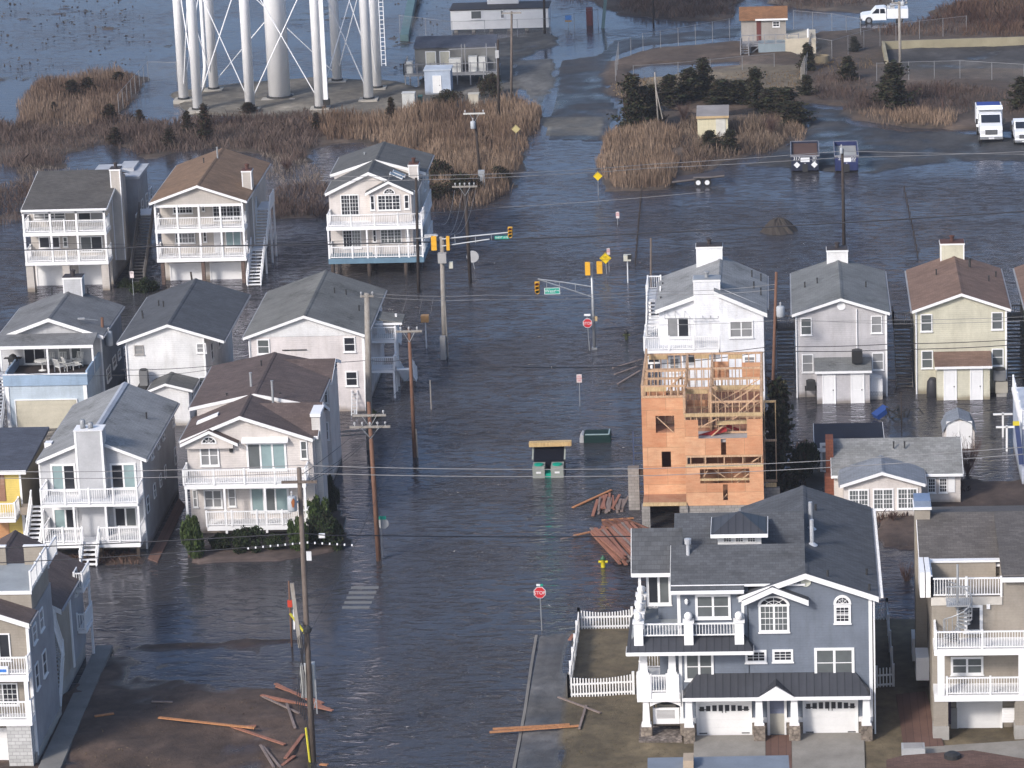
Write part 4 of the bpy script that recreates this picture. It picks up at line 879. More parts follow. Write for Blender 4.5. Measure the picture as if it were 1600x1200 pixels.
r=h.rect((-60,30,595,760)); MB().box(r[0],r[1],h.Y-.05,h.Y-.003,r[2],r[3]).build('boarded_window',mat('plywood_dull',(.34,.22,.16),.8,'ply'),h.root)
r=h.rect((-60,55,872,985)); MB().box(r[0],r[1],h.Y-.05,h.Y-.003,r[2],r[3]).build('boarded_door',M_ply,h.root)
h.side((140,152,830,900),x1+.03,glass='b'); y_,z_=PX(*h.q(150,805),x1+.3); MB().box(x1+.03,x1+.55,y_-.4,y_+.4,z_-.3,z_+.2).build('utility_box',mat('box_brown',(.3,.25,.2),.7),h.root)
# --- H : taupe building at the left bottom corner
h=House('beach_house','taupe and grey-blue house with white roof deck at the bottom left corner','house',(0,820,3.1579),(140,1190),.12)
Hh=h; xw=h.X(162,1140); y1=G(*h.q(272,938),.12).y; zc=h.Zz(70,965); 
xl=xw-11
ztop=h.Zz(120,500)
zdk=PX(*h.q(245,300),xw)[1]-1.1
ya=PX(*h.q(160,440),xw)[0]
zE=h.Zz(140,512,-.3)
MB().box(xl,xw,h.Y+.9,y1,-.4,zE-.1).build('wall',W_taupe,h.root)
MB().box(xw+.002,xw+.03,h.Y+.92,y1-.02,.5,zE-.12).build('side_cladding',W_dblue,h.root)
MB().box(xw+.03,xw+.1,h.Y+.5,y1,-.4,.62).build('foundation',M_conc,h.root)
# front gable roof bit
zP_=zE+1.9; xm=xw-5.2
yb=h.Y+2.6
gable_y(h.root,R_brown,xl,zE,xm,zP_,xw+.25,zE,h.Y+.5,yb,fw=.28)
body(h.root,'gable_wall',W_taupe,xl+.2,zE-.1,xm,zP_-.2,xw,zE-.1,zE-.099,h.Y+.9,yb)
# roof deck
zdk=zE+1.0
deckb=yb+ (y1-yb)
MB().box(xl,xw-.0,yb+.002,y1-.3,zE-.09,zdk).build('parapet_wall',W_taupe,h.root)
MB().box(xl,xw+.04,yb-.02,y1-.28,zdk+.001,zdk+.08).build('roof_deck',mat('deck_grey',(.30,.32,.33),.7,'rough'),h.root)
railing(h.root,[(xw,yb+.1),(xw,y1-.4)],zdk+.08,1.0,post=1.3); MB().box(xl,xw+.05,yb-.06,yb-.022,zdk-.1,zdk+.1).build('trim_band',trim,h.root)
for xa,xb in ((xl,xw-2.2),(xw-1.2,xw-.1)): 
    MB().box(xa,xb,y1-.5,y1-.3,zdk+.08,zdk+1.1).build('parapet',W_taupe,h.root); MB().box(xa-.03,xb+.03,y1-.54,y1-.26,zdk+1.1,zdk+1.16).build('parapet_cap',trim,h.root)
for r,g_ in (((192,212,410,525),'b'),((158,178,485,585),'b'),((208,228,615,750),'d'),((172,190,675,815),'d')): h.side(r,xw+.03,glass=g_)
# balconies at the front
x0=xl; zA=h.Zz(60,742); zB=h.Zz(60,960)
for z in (zA,zB): deck(h,x0,xw+.12,h.Y-.05,h.Y+.9,z,.35); railing(h.root,[(x0,h.Y),(xw+.08,h.Y),(xw+.08,h.Y+.85)],z,.98,post=2.2)
posts(h,[xw-.05,xw-3.3],h.Y+.05,zB,zA-.35,.22); MB().box(xw-1.3,xw+.0,h.Y,h.Y+.9,-.4,zB-.35).build('corner_pier',mat('white_block',(.55,.54,.52),.8,'block'),h.root)
posts(h,[xw+.05],h.Y+.85,.4,zE-.2,.16)
h.win((-60,52,535,670),.9,units=2,glass='dd',dh=False); h.win((-60,90,780,890),.9,units=2,glass='bd',grid=(3,4),dh=False); garage(h.root,Face('S',h.Y+.9),h.X(-110,1070,.9),h.X(82,1070,.9),.05,h.Zz(0,1000,.9))
banner=h.rect((-20,42,695,735)); 
o=MB().box(banner[0],banner[1],h.Y-.09,h.Y-.07,banner[2],banner[3]).build('banner',mat('banner_white',(.75,.76,.80),.7)); tag(o,'white banner with blue lettering on the railing at the bottom left corner','banner')
MB().box(banner[0]+.2,banner[1]-.1,h.Y-.093,h.Y-.091,banner[2]+.12,(banner[2]+banner[3])/2+.05).build('print',mat('banner_blue',(.05,.2,.6),.6),o)
# rear section
xw2=G(*h.q(425,640),.12).x; y3=G(*h.q(425,640),.12).y; y2=G(*h.q(318,860),.12).y
MB().box(xl,xw-1.2,y1-.298,y2,-.4,zE-.1).build('recess_wall',W_taupe,h.root)
ze2=PY(*h.q(377,197),y3+.3)[1]
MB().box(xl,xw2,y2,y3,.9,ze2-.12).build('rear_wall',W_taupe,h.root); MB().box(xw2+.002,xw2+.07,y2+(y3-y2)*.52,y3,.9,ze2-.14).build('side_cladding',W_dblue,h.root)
MB().box(xl+.1,xw2-.02,y2+.02,y3-.02,-.4,.898).build('foundation',M_conc,h.root)
yy=y2+(y3-y2)*.5; MB().box(xw2+.002,xw2+.09,yy-.15,yy+.1,.7,ze2-.15).build('corner_board',trim,h.root); MB().box(xw2-.1,xw2+.02,y2-.03,y2-.002,.7,ze2-.15).build('corner_board',trim,h.root)
xr_,zpk=PY(*h.q(75,27),y3+.3)
gable_y(h.root,R_brown,xr_-(xw2+.35-xr_),ze2,xr_,zpk,xw2+.35,ze2,y2-.2,y3+.3,fw=.3)
body(h.root,'gable_wall',W_taupe,xl,ze2-.12,xr_,zpk-.2,xw2,ze2-.12,ze2-.119,y2+.05,y3)
for b_ in (325,555):
    za_=PX(*h.q(400,b_),xw2+.5)[1]
    deck(h,xw2+.1,xw2+.6,y3-2.2,y3-.2,za_,.2); railing(h.root,[(xw2+.1,y3-2.2),(xw2+.55,y3-2.2),(xw2+.55,y3-.2)],za_,.95)
posts(h,[xw2+.5],y3-.25,.0,ze2-.3,.12)
window(h.root,Face('E',xw2+.07),y3-2.2,y3-1.3,4.4,5.9,glass='d')
for i,(za,zb) in enumerate(((.2,2.7),(2.7,5.2))):
    ya_,yb_=(y1+.3,y2-.3) if i%2==0 else (y2-.3,y1+.3)
    stairs(h.root,(xw-.45,ya_,za),(xw-.45,yb_,zb),.8)
railing(h.root,[(xw-.05,y1+.05),(xw-.05,y2-.05)],zdk-.3,1.0)
# ================================================================ right row
tan_roof=R_rust
def tank(name,label,cat,x,y,z,r,hgt,m):
    return tag(MB().lathe((x,y,z),[(r*.95,0),(r,hgt*.5),(r*.9,hgt*.85),(r*.5,hgt)],12).build(name,m,None,True),label,cat)
# --- I : white house behind the timber frame
h=House('beach_house','bright white house with broad chimney directly behind the unfinished timber frame','house',(980,370,5),(1050,1290))
I_=h; w=1.5
x1,z1=h.P(1093,598,-.3); x0,z0=h.P(220,572,w-.3); xr,zr=h.P(712,392,w-.3)
zA=z0; L=h.dep(745,142,zr)
W_bw=mat('siding_bright_white',(.80,.80,.82),.6,'siding')
s_=(zr-z1)/(x1-xr)
gable_y(h.root,R_lgrey,x0,zA,xr,zr,x1,zA,h.Y+w-.3,h.Y+L,fw=.28)
xm=h.X(722,700); xc0=h.X(520,480,w-.9)
zz1=zr-(zr-zA)/(x1-xr)*(xm-xr)
MB().prism([(xm-.35,zz1+.12),(x1,zA),(x1,zA-.14),(xm-.35,zz1-.02)],h.Y-.3,h.Y+w-.303).build('roof',R_lgrey,h.root)
fb=MB(); fascia_poly(fb,[(xm-.35,zz1+.11),(x1,zA-.01)],h.Y-.335,h.Y-.303,.28); fb.build('fascia',trim,h.root)
wx0=h.X(250,700,w); wx1=h.X(1068,800)
MB().prism([(wx0,-.5),(xm-.05,-.5),(xm-.05,zz1-.05),(xr,zr-.16),(wx0,zA-.05)],h.Y+w,h.Y+L-.3).build('wall',W_bw,h.root)
MB().prism([(xm,-.5),(wx1,-.5),(wx1,zA-.1),(xm,zz1-.1)],h.Y,h.Y+L-.31).build('wall',W_bw,h.root)
cy=w-.8; chimney(h.root,xc0,h.X(727,480,cy),h.Y+cy,h.Y+w+.4,-.4,h.Zz(625,337,cy),W_bw,gal)
Lb=L-1.2; chimney(h.root,h.X(540,130,Lb),h.X(742,130,Lb),h.Y+Lb,h.Y+Lb+1.2,h.ze if hasattr(h,'ze') else 5,h.Zz(640,78,Lb),W_bw)
h.win((308,488,622,792),w,units=2,glass='bd',dh=False,fr=.1); h.win((797,985,652,788),units=2,glass='bb',fr=.1)
zd=h.Zz(420,884,.0); dx0=h.X(133,850,0); dx1=h.X(716,850)
deck(h,dx0,dx1,h.Y,h.Y+w,zd,.25); deck(h,dx0,wx0-.01,h.Y+w,h.Y+9,zd,.25)
railing(h.root,[(dx0,h.Y+3),(dx0,h.Y),(dx1,h.Y)],zd,.95,post=1.9)
railing(h.root,[(dx0,h.Y+3.2),(wx0-.1,h.Y+3.2)],zd+.0,.95); 
stairs(h.root,((dx0+wx0)/2,h.Y+3.6,zd),((dx0+wx0)/2,h.Y+6.5,zd+2.0),.9); deck(h,dx0,wx0-.01,h.Y+6.5,h.Y+9.5,zd+2.0,.2); railing(h.root,[(dx0,h.Y+6.6),(dx0,h.Y+9.4)],zd+2.0); railing(h.root,[(dx0,h.Y+9.45),(wx0-.1,h.Y+9.45)],zd+2.0)
posts(h,[dx0+.1,lerp(dx0,dx1,.5)],h.Y+.1,-.5,zd-.25,.16); posts(h,[dx0+.1],h.Y+9,-.5,zd+1.8,.16)
aw=MB(); 
for a in (295,375,450,590,650,710): p=h.P(a,640,w-1.2); q_=h.P(a,590,w-.05); aw.beam((q_[0],h.Y+w-.05,q_[1]+.1),(p[0],h.Y+w-1.2,p[1]),.04)
for a0,a1 in ((295,520),(525,712)): p=h.P(a0,640,w-1.2); q_=h.P(a1,640,w-1.2); aw.beam((p[0],h.Y+w-1.2,p[1]),(q_[0],h.Y+w-1.2,q_[1]),.05)
aw.build('awning_frame',mat('galvanised',(.35,.36,.37),.5,metal=.3),h.root)
for r,g_ in (((160,255,918,985),'d'),((330,410,945,1060),'b'),((912,1000,932,1000),'b')): h.win(r,w if r[0]<700 else 0,glass=g_)
h.win((455,716,928,985),w,units=3,glass='mmm',dh=False)
vents(h.root,[(h.X(a,b,dd),h.Y+dd,zr-abs(h.X(a,b,dd)-xr)*s_*.9) for a,b,dd in ((277,365,8),(262,470,4),(975,335,8),(1045,335,8),(990,420,5),(1045,450,4))])
# --- J and K
def rear_house(name_label,wm,rm,base,eL,pk,eR,wL,wR,back,chim,cm,wins,ann,doors,lab2,capm):
    h=House('beach_house',name_label,'house',(1200,370,4),base)
    gable_house(h,wm,rm,eL,pk,eR,wL,wR,back,dyw=0,ov=.3,fw=.2)
    for r,g_ in wins: h.win(r,glass=g_)
    a0,a1,b0,b1=ann['front']; d=1.7; x0=h.X(a0,900,-d); x1=h.X(a1,900,-d); zt=h.Zz((a0+a1)/2,b0,-d); zt2=h.Zz((a0+a1)/2,ann['top'])
    MB().prism([(h.Y-d,-.5),(h.Y-.003,-.5),(h.Y-.003,zt2-.12),(h.Y-d,zt-.1)],x0,x1,'x').build('shed_wall',wm if not ann.get('m') else ann['m'],h.root)
    o=MB().prism([(h.Y-d-.2,zt-.02),(h.Y-.003,zt2),(h.Y-.003,zt2-.1),(h.Y-d-.2,zt-.12)],x0-.15,x1+.15,'x').build('shed_roof',rm,h.root)
    MB().box(x0-.15,x1+.15,h.Y-d-.24,h.Y-d-.203,zt-.2,zt-.03).build('fascia',trim,o)
    for r in doors:
        x0_,x1_,z0_,z1_=h.rect(r,-d); door(h.root,Face('S',h.Y-d),x0_-.06,x1_+.06,.0,z1_+.06)
    Lc=h.L-1.0; c0,c1,ct=chim; chimney(h.root,h.X(c0,100,Lc),h.X(c1,100,Lc),h.Y+Lc,h.Y+Lc+1.2,h.ze,h.Zz((c0+c1)/2,ct,Lc),cm,capm)
    downspout(h.root,h.x1-.02,h.Y,0,h.ze-.2); downspout(h.root,h.x0+.02,h.Y,0,h.ze-.2)
    # dark side stair and landing on the west side
    xs=h.x0-.75; ms=mat('weathered_stair',(.13,.12,.115),.8,'wood')
    yl=h.Y+h.L*.55
    deck(h,h.x0-1.4,h.x0-.05,yl,yl+1.6,3.3,.15,ms); railing(h.root,[(h.x0-1.35,yl),(h.x0-.1,yl)],3.3,.95,m=mat('weathered_rail',(.32,.30,.29),.8,'wood')); railing(h.root,[(h.x0-1.35,yl),(h.x0-1.35,yl+1.6)],3.3,.95,m=mat('weathered_rail',(.32,.30,.29),.8,'wood'))
    stairs(h.root,(xs,yl-4.6,0),(xs,yl,3.3),1.15,m=ms,rail=False)
    return h
J=rear_house('pale grey house with stained grey roof and round gable vent','%s'and W_grey,R_lgrey and mat('shingle_stained',(.20,.205,.20),.9,'stained'),(190,1003),(150,490),(455,384),(762,468),(177,800),(744,800),(430,127),(368,498,84),mat('siding_white',(.66,.65,.64),.7,'siding'),
  [((203,274,506,614),'m'),((643,714,492,602),'b'),((212,284,733,847),'b'),((650,724,723,832),'b')],{'front':(305,636,832,1020),'top':752},[(345,418,853,1018),(522,597,852,1016)],'',None)
h=J; f=Face('S',h.Y); x,z=h.P(458,432); MB().tube([(x,h.Y-.002,z),(x,h.Y-.05,z)],.3,16).build('round_vent',trim,h.root)
downspout(h.root,h.X(554,600),h.Y,h.Zz(554,700),h.Zz(554,450))
x0,x1,z0,z1=h.rect((638,716,880,1010),-.9); MB().prism([(x0,-.2),(x1,-.2),(x1,z1-.1),(x0,z1+.1)],h.Y-.9,h.Y-.003).build('lattice_cabinet',W_white,h.root)
lm=MB()
for k in range(8): lm.beam((lerp(x0,x1,k/8),h.Y-.91,.25),(lerp(x0,x1,(k+1)/8),h.Y-.91,.6),.03); lm.beam((lerp(x0,x1,k/8),h.Y-.91,.6),(lerp(x0,x1,(k+1)/8),h.Y-.91,.25),.03)
lm.build('lattice',mat('galvanised',(.35,.36,.37),.5,metal=.3),h.root)
x0,x1,z0,z1=h.rect((532,582,702,778),-1.0); ac_unit('air_conditioner','black air conditioner standing on the shed roof of the pale grey house',(x0+x1)/2,h.Y-1.0,z0-.05,.72,z1-z0,M_black)
x0,x1,z0,z1=h.rect((245,290,900,948),-.8); ac_unit('air_conditioner','dark air conditioner on a low stand left of the pale grey shed',(x0+x1)/2,h.Y-.7,z0,.62,z1-z0,M_black)
o=MB(); xm=(x0+x1)/2
for dx in (-.35,.35): o.box(xm+dx-.03,xm+dx+.03,h.Y-1.05,h.Y-.99,-.3,z0)
o.box(xm-.42,xm+.42,h.Y-1.08,h.Y-.1,z0-.08,z0-.003); o.build('stand',M_black,h.root)
vents(h.root,[(h.X(a,b,dd),h.Y+dd,rz(h,h.X(a,b,dd))) for a,b,dd in ((308,315,6),(612,330,5),(230,300,6))])
K=rear_house('pale yellow house with rust-brown roof and two white shed doors',W_yel,R_rust,(937,982),(900,468),(1210,353),(1517,445),(925,800),(1491,800),(1150,102),(1078,1226,42),W_yel,
  [((953,1027,483,592),'m'),((1396,1468,470,580),'m'),((958,1031,710,822),'m'),((1398,1472,698,806),'m')],{'front':(1055,1387,803,1000),'top':715},[(1103,1174,829,990),(1268,1337,827,988)],'',mat('cap_rust',(.10,.045,.035),.8))
h=K
x0,x1,z0,z1=h.rect((1420,1486,822,892),-.8); ac_unit('air_conditioner','upper grey air conditioner stacked right of the yellow shed',(x0+x1)/2-.08,h.Y-.75,z0,.85,z1-z0-.05)
x0,x1,z2,z3=h.rect((1430,1494,895,968),-.8); ac_unit('air_conditioner','lower beige air conditioner under the stacked pair by the yellow shed',(x0+x1)/2-.05,h.Y-.75,z2,.85,z0-z2-.02,mat('ac_beige',(.38,.35,.29),.6))
MB().box((x0+x1)/2-.4,(x0+x1)/2+.3,h.Y-1.1,h.Y-.1,-.3,z2-.003).build('ac_plinth',M_conc,h.root)
x,z=h.P(1029,1000,-.7); tank('oil_tank','dark upright tank between yellow wall and its shed','tank',x,h.Y-.65,-.3,.42,1.65,mat('tank_dark',(.035,.035,.04),.5))
vents(h.root,[(h.X(a,b,dd),h.Y+dd,rz(h,h.X(a,b,dd))) for a,b,dd in ((1052,290,7),(1380,315,6),(1424,265,8))]); x=h.X(1260,245,8.5); vents(h.root,[(x,h.Y+8.5,rz(h,x))],h=.6,r=.09)
# ridge line repair strip on the rust roof
# --- neighbour at right edge
h=House('beach_house','brown-roofed house cut off by the right edge in the back row','house',(1200,370,4),(1640,975)); 
gable_house(h,W_yel,R_rust,(1606,455),(1900,345),(2200,425),(1640,700),(2180,700),(1850,95),dyw=0,ov=.3)
ms=mat('weathered_stair',(.13,.12,.115),.8,'wood'); yl=h.Y+8; deck(h,h.x0-1.4,h.x0-.05,yl,yl+1.6,3.3,.15,ms); stairs(h.root,(h.x0-.75,yl-4.6,0),(h.x0-.75,yl,3.3),1.15,m=ms,rail=False); railing(h.root,[(h.x0-1.35,yl),(h.x0-.1,yl)],3.3,.95,m=mat('weathered_rail',(.32,.30,.29),.8,'wood'))
# --- L : cottage
h=House('cottage','cream cottage with pale grey roof, six paned front windows and red brick chimney','house',(1220,620,4.21053),(450,795),.1)
Lh=h; zg_=.1
x0,z0=h.P(390,583,-.3); xr,zr=h.P(667,494,-.3); x1,z1=h.P(952,570,-.3); ze=(z0+z1)/2
Ym=G(*h.q(1184,694),.12).y-h.Y; Ym=min(max(Ym,.8),4)
L1=h.dep(657,386,zr)
gable_y(h.root,mat('shingle_cool_grey',(.26,.28,.31),.9,'stained'),x0,ze,xr,zr,x1,ze,h.Y-.3,h.Y+L1,fw=.2)
wx0=h.X(415,700); wx1=h.X(925,650)
body(h.root,'front_wall',W_cream,wx0,ze-.1,xr,zr-.16,wx1,ze-.1,-.2,h.Y,h.Y+L1-.5)
yf=h.Y+Ym; bx0,_=h.P(350,560,Ym); bx1,_=h.P(1182,560,Ym); ez=h.P(1080,506,Ym-.3)[1]; rz_=ez+1.5; yr=G(*h.q(800,268),rz_).y
R_pale=mat('shingle_pale',(.30,.30,.29),.9,'shingle')
gable_x(h.root,R_pale,yf-.3,ez,yr,rz_,yr+(yr-yf),ez,bx0-.15,bx1+.15)
MB().prism([(yf,-.2),(2*yr-yf-.3,-.2),(2*yr-yf-.3,ez-.1),(yr,rz_-.16),(yf,ez-.1)],bx0,bx1,'x').build('wall',W_cream,h.root)
for a0,a1,b0,b1 in ((445,580,608,747),(605,742,603,742),(765,902,599,738)): h.win((a0,a1,b0,b1),units=2,glass='mm',grid=(3,4),fr=.09)
for a0,a1,b0,b1 in ((966,1020,533,632),(1040,1096,531,630)): h.win((a0,a1,b0,b1),Ym,glass='d',grid=(3,4),fr=.07)
r=h.rect((1100,1146,520,628),Ym); sh=MB(); sh.box(r[0],r[1],yf-.05,yf-.003,r[2],r[3]); 
for k in range(12): z=lerp(r[2]+.05,r[3]-.05,k/11); sh.box(r[0]+.05,r[1]-.05,yf-.065,yf-.05,z-.03,z+.01)
sh.build('shutter',trim,h.root)
Bk=mat('red_brick',(.24,.085,.05),.9,'block'); cx0=h.X(296,450,Ym+2.0); cx1=h.X(340,450,Ym+2.0); MB().box(cx0,bx0-.003,yf+1.2,yf+2.4,-.3,h.Zz(318,282,Ym+1.2)).build('chimney',Bk,h.root); MB().box(cx0-.1,bx0-.005,yf-.0+.3,yf+1.19,-.3,h.Zz(318,520,Ym+.5)).build('chimney_base',Bk,h.root)
vents(h.root,[(h.X(a,b,dd),h.Y+dd,0) for a,b,dd in ()])
for a in (742,814): x,z=h.P(a,298,yr-h.Y-1); vents(h.root,[(x,yr-1,rz_-.25)],h=.25)
# --- dark flat-roofed building behind
h=House('outbuilding','low building with dark navy flat roof behind the cottage','outbuilding',(1220,620,4.21053),(240,500),.0)
x0=h.X(222,340); x1=h.X(684,300); zt=h.Zz(260,340); D_=h.dep(450,172,zt)
MB().box(x0+.15,x1-.2,h.Y+.15,h.Y+D_-.1,-.4,zt-.2).build('wall',W_beige,h.root)
o=MB().box(x0,x1,h.Y,h.Y+D_,zt-.18,zt).build('roof',R_navy,h.root); MB().box(x0-.03,x1,h.Y-.03,h.Y-.003,zt-.25,zt+.02).box(x1+.003,x1+.03,h.Y-.03,h.Y+D_,zt-.22,zt+.02).box(x0-.03,x0-.003,h.Y,h.Y+D_,zt-.22,zt+.02).build('fascia',trim,o)
door(h.root,Face('S',h.Y+.15),x0+.35,x0+1.3,.0,2.0,glass='b'); 
# --- gambrel shed
h=House('garden_shed','cream gambrel garden shed with grey stained roof standing in water','shed',(1220,620,4.21053),(1180,345),.0)
P=[h.P(a,b) for a,b in ((1063,240),(1095,178),(1252,174),(1285,232))]; pk=h.P(1175,140); D_=h.dep(1170,96,pk[1]+.15); D_=min(max(D_,2.4),6)
zt=(P[1][1]+P[2][1])/2; ze=(P[0][1]+P[3][1])/2; xa,xb=P[0][0],P[3][0]; xc,xd=P[1][0],P[2][0]; xm=(xa+xb)/2; zp=zt+.35
MB().prism([(xa+.1,-.4),(xb-.1,-.4),(xb-.1,ze),(xd-.05,zt-.05),(xm,zp-.08),(xc+.05,zt-.05),(xa+.1,ze)],h.Y,h.Y+D_-.1).build('wall',W_cream,h.root)
o=MB()
for p,q_ in (((xa,ze),(xc,zt)),((xc,zt),(xm,zp)),((xm,zp),(xd,zt)),((xd,zt),(xb,ze))): o.prism([p,q_,(q_[0],q_[1]+.07),(p[0],p[1]+.07)],h.Y-.12,h.Y+D_)
o=o.build('roof',mat('shingle_cool_grey',(.26,.28,.31),.9,'stained'),h.root)
door(h.root,Face('S',h.Y),xm-.85,xm-.0,.05,1.95); door(h.root,Face('S',h.Y),xm+.01,xm+.85,.05,1.95)
# ================================================================ N : slate blue house
h=House('beach_house','large slate blue house with white trim, cupola, double garage and ball-topped deck posts','house',(960,930,4.44583),(580,975),.2)
Nh=h; fr1=(960,930,4.44583); fr2=(1160,930,4.44583); ft1=(960,750,6); ft2=(1160,750,6)
def use(fr): h.ox,h.oy,h.s=fr
use(fr2); wx1=h.X(902,500); use(fr1); wx0=h.X(457,600)
use(ft2)
xe1,ze1=h.P(1278,1093,-.35); xr,zr=h.P(590,875,-.35); 
s_=(zr-ze1)/(xe1-xr); xe0=2*xr-xe1
xL0,zL0=h.P(0,1140,-.35)
L=h.dep(547,52,zr)
ze0=zr-s_*(xr-xL0)
gable_y(h.root,R_char,xL0-.2,zr-s_*(xr-xL0+.2),xr,zr,xe1,ze1,h.Y-.35,h.Y+L,fw=.3)
body(h.root,'wall',W_blue,xL0+.25,ze0-.15,xr,zr-.16,wx1,zr-s_*(wx1-xr)-.16,.2,h.Y,h.Y+L-.3)
# left lower gable
bd=-.02; e0=h.P(-6,1140,bd-.5); pk=h.P(281,1004,bd-.5); e1=h.P(620,1122,bd-.5); zb_=(e0[1]+e1[1])/2
gable_y(h.root,R_char,e0[0],zb_,pk[0],pk[1],e1[0],zb_,h.Y+bd-.5,h.Y+2.2,fw=.3,gut=False)
use(fr1); zbb=h.Zz(600,700)
body(h.root,'gable_wall',W_blue,e0[0]+.3,zb_-.1,pk[0],pk[1]-.16,e1[0]-.35,zb_-.1,zb_-.5,h.Y+bd,h.Y-.003)
# west wing
wY=3.6
use(ft1); ez=h.Zz(835,1036,-.4); xw0=h.X(525,1036,-.4)
rzW=ez+1.6; yr=G(*h.q(900,606),rzW).y
gable_x(h.root,R_char,h.Y-.4,ez,h.Y+.02,lerp(ez,rzW,.42/(yr-h.Y+.4)),h.Y+.02,0,xw0,xL0+.1,fw=.22,ends='l'); gable_x(h.root,R_char,h.Y+.021,lerp(ez,rzW,.42/(yr-h.Y+.4)),yr,rzW,yr+1.9,rzW-.8,xw0,xr,fw=.01,ends='l')
use(fr1); 
MB().box(wx0,xL0+.3,h.Y,h.Y+7.5,.2,ez-.15).build('wing_wall',W_blue,h.root)
MB().prism([(h.Y,ez-.2),(yr,rzW-.18),(yr+1.8,rzW-.9),(yr+1.8,ez-.2)],wx0,xL0+.3,'x').build('wing_wall',W_blue,h.root)
use(ft1); rz2=rzW+.4; y2=G(*h.q(620,310),rz2).y; e2=yr+1.7
xb0=h.X(563,450,e2+2-h.Y)
gable_x(h.root,R_char,e2,rzW-.85,y2,rz2,y2+3,rzW-.6,xb0,xr,ends='')
MB().prism([(e2+.2,.2),(y2+2.6,.2),(y2+2.6,rzW-.7),(y2,rz2-.3),(e2+.2,rzW-1.2)],xb0+.35,xr-.6,'x').build('wing_wall',W_blue,h.root)
# low roof over the left porch
dyl=1.8; ezl=h.Zz(340,872,dyl); xl0=h.X(160,872,dyl); ytop=G(*h.q(380,450),ezl+2.0).y
o=MB().prism([(h.Y+dyl,ezl),(ytop,ezl+2.0),(ytop,ezl+1.86),(h.Y+dyl,ezl-.14)],xl0,xw0+.6,'x').build('roof',R_char,h.root); MB().box(xl0,xw0+.05,h.Y+dyl-.035,h.Y+dyl-.003,ezl-.22,ezl-.01).prism([(h.Y+dyl,ezl-.2),(ytop,ezl+1.8),(ytop,ezl+2.0),(h.Y+dyl,ezl)],xl0-.03,xl0-.003,'x').build('fascia',trim,o)
MB().box(wx0-1.15,wx0+.02,h.Y+dyl+.7,ytop-.2,.2,ezl-.1).build('porch_back_wall',W_blue,h.root)
# cupola
use(ft1); cd=yr+1.0-h.Y; c0=h.X(968,555,cd); c1=h.X(1376,555,cd); zb=h.Zz(1170,603,cd); zt=h.Zz(1170,512,cd)+.12; hw_=.32; wd=c1-c0
t=MB().box(c0,c1,h.Y+cd,h.Y+cd+wd*.9,zb-1.6,zt).build('cupola',trim,h.root)
z_top=h.Zz(1165,291,cd+wd*.45); cx=(c0+c1)/2; cy_=h.Y+cd+wd*.45; hw=wd/2+.34; z_top=min(z_top,zt+1.7)
m=MB(); b=[(cx-hw,cy_-hw,zt),(cx+hw,cy_-hw,zt),(cx+hw,cy_+hw,zt),(cx-hw,cy_+hw,zt)]; m.add(b+[(cx,cy_,z_top)],[(0,1,4),(1,2,4),(2,3,4),(3,0,4),(3,2,1,0)]); cr=m.build('cupola_roof',R_metal,h.root)
MB().box(cx-hw-.02,cx+hw+.02,cy_-hw-.03,cy_-hw-.002,zt-.14,zt+.06).box(cx+hw+.002,cx+hw+.03,cy_-hw,cy_+hw,zt-.14,zt+.06).box(cx-hw-.03,cx-hw-.002,cy_-hw,cy_+hw,zt-.14,zt+.06).box(cx-hw,cx+hw,cy_-hw,cy_+hw,zt-.16,zt-.002).build('fascia',trim,cr)
for a0,a1 in ((1018,1100),(1130,1212),(1243,1325)):
    x0,x1,z0,z1=h.rect((a0,a1,517,584),cd); window(t,Face('S',h.Y+cd),x0,x1,z0,z1,glass='d',grid=(3,3),dh=False,fr=.05,sill=False)
# windows
use(fr1); h.win((562,808,-8,162),0,units=2,glass='mm',fr=.13); h.win((488,690,398,592),0,units=2,glass='mm',fr=.13)
use(fr2); h.win((20,168,380,468),0,glass='d',grid=(3,3),dh=False,fr=.12); h.win((208,353,376,463),0,glass='d',grid=(3,3),dh=False,fr=.12)
h.win((500,778,364,572),0,units=2,glass='mm',fr=.14); h.win((113,326,62,256),0,units=2,glass='mm',grid=(3,4),fr=.12)
x0,x1,z0,z1=h.rect((106,328,3,70),0); arch_window(h.root,Face('S',h.Y-.022),x0,x1,z0,z1,glass='d',fr=.14)
h.win((636,754,68,195),0,glass='d',grid=(3,5),fr=.13); x0,x1,z0,z1=h.rect((632,756,-3,60),0); arch_window(h.root,Face('S',h.Y-.002),x0,x1,z0,z1,glass='d',fr=.13)
use(ft2); x,z=h.P(594,952); MB().tube([(x,h.Y-.002,z),(x,h.Y-.06,z)],.27,18).build('round_vent',mat('vent_cream',(.62,.62,.52),.6),h.root)
use(fr2)
# corner boards and downspouts
MB().box(wx1-.16,wx1+.02,h.Y-.03,h.Y-.003,.5,ze1-.2).build('corner_board',trim,h.root); use(fr1); xcb=h.X(897,200); MB().box(xcb-.1,xcb+.05,h.Y-.03,h.Y-.003,h.Zz(900,275),zb_-.1).build('corner_board',trim,h.root)
MB().box(wx0-.05,wx0+.12,h.Y-.03,h.Y-.003,.5,ez-.25).build('corner_board',trim,h.root); downspout(h.root,wx1+.12,h.Y,.2,ze1-.3)
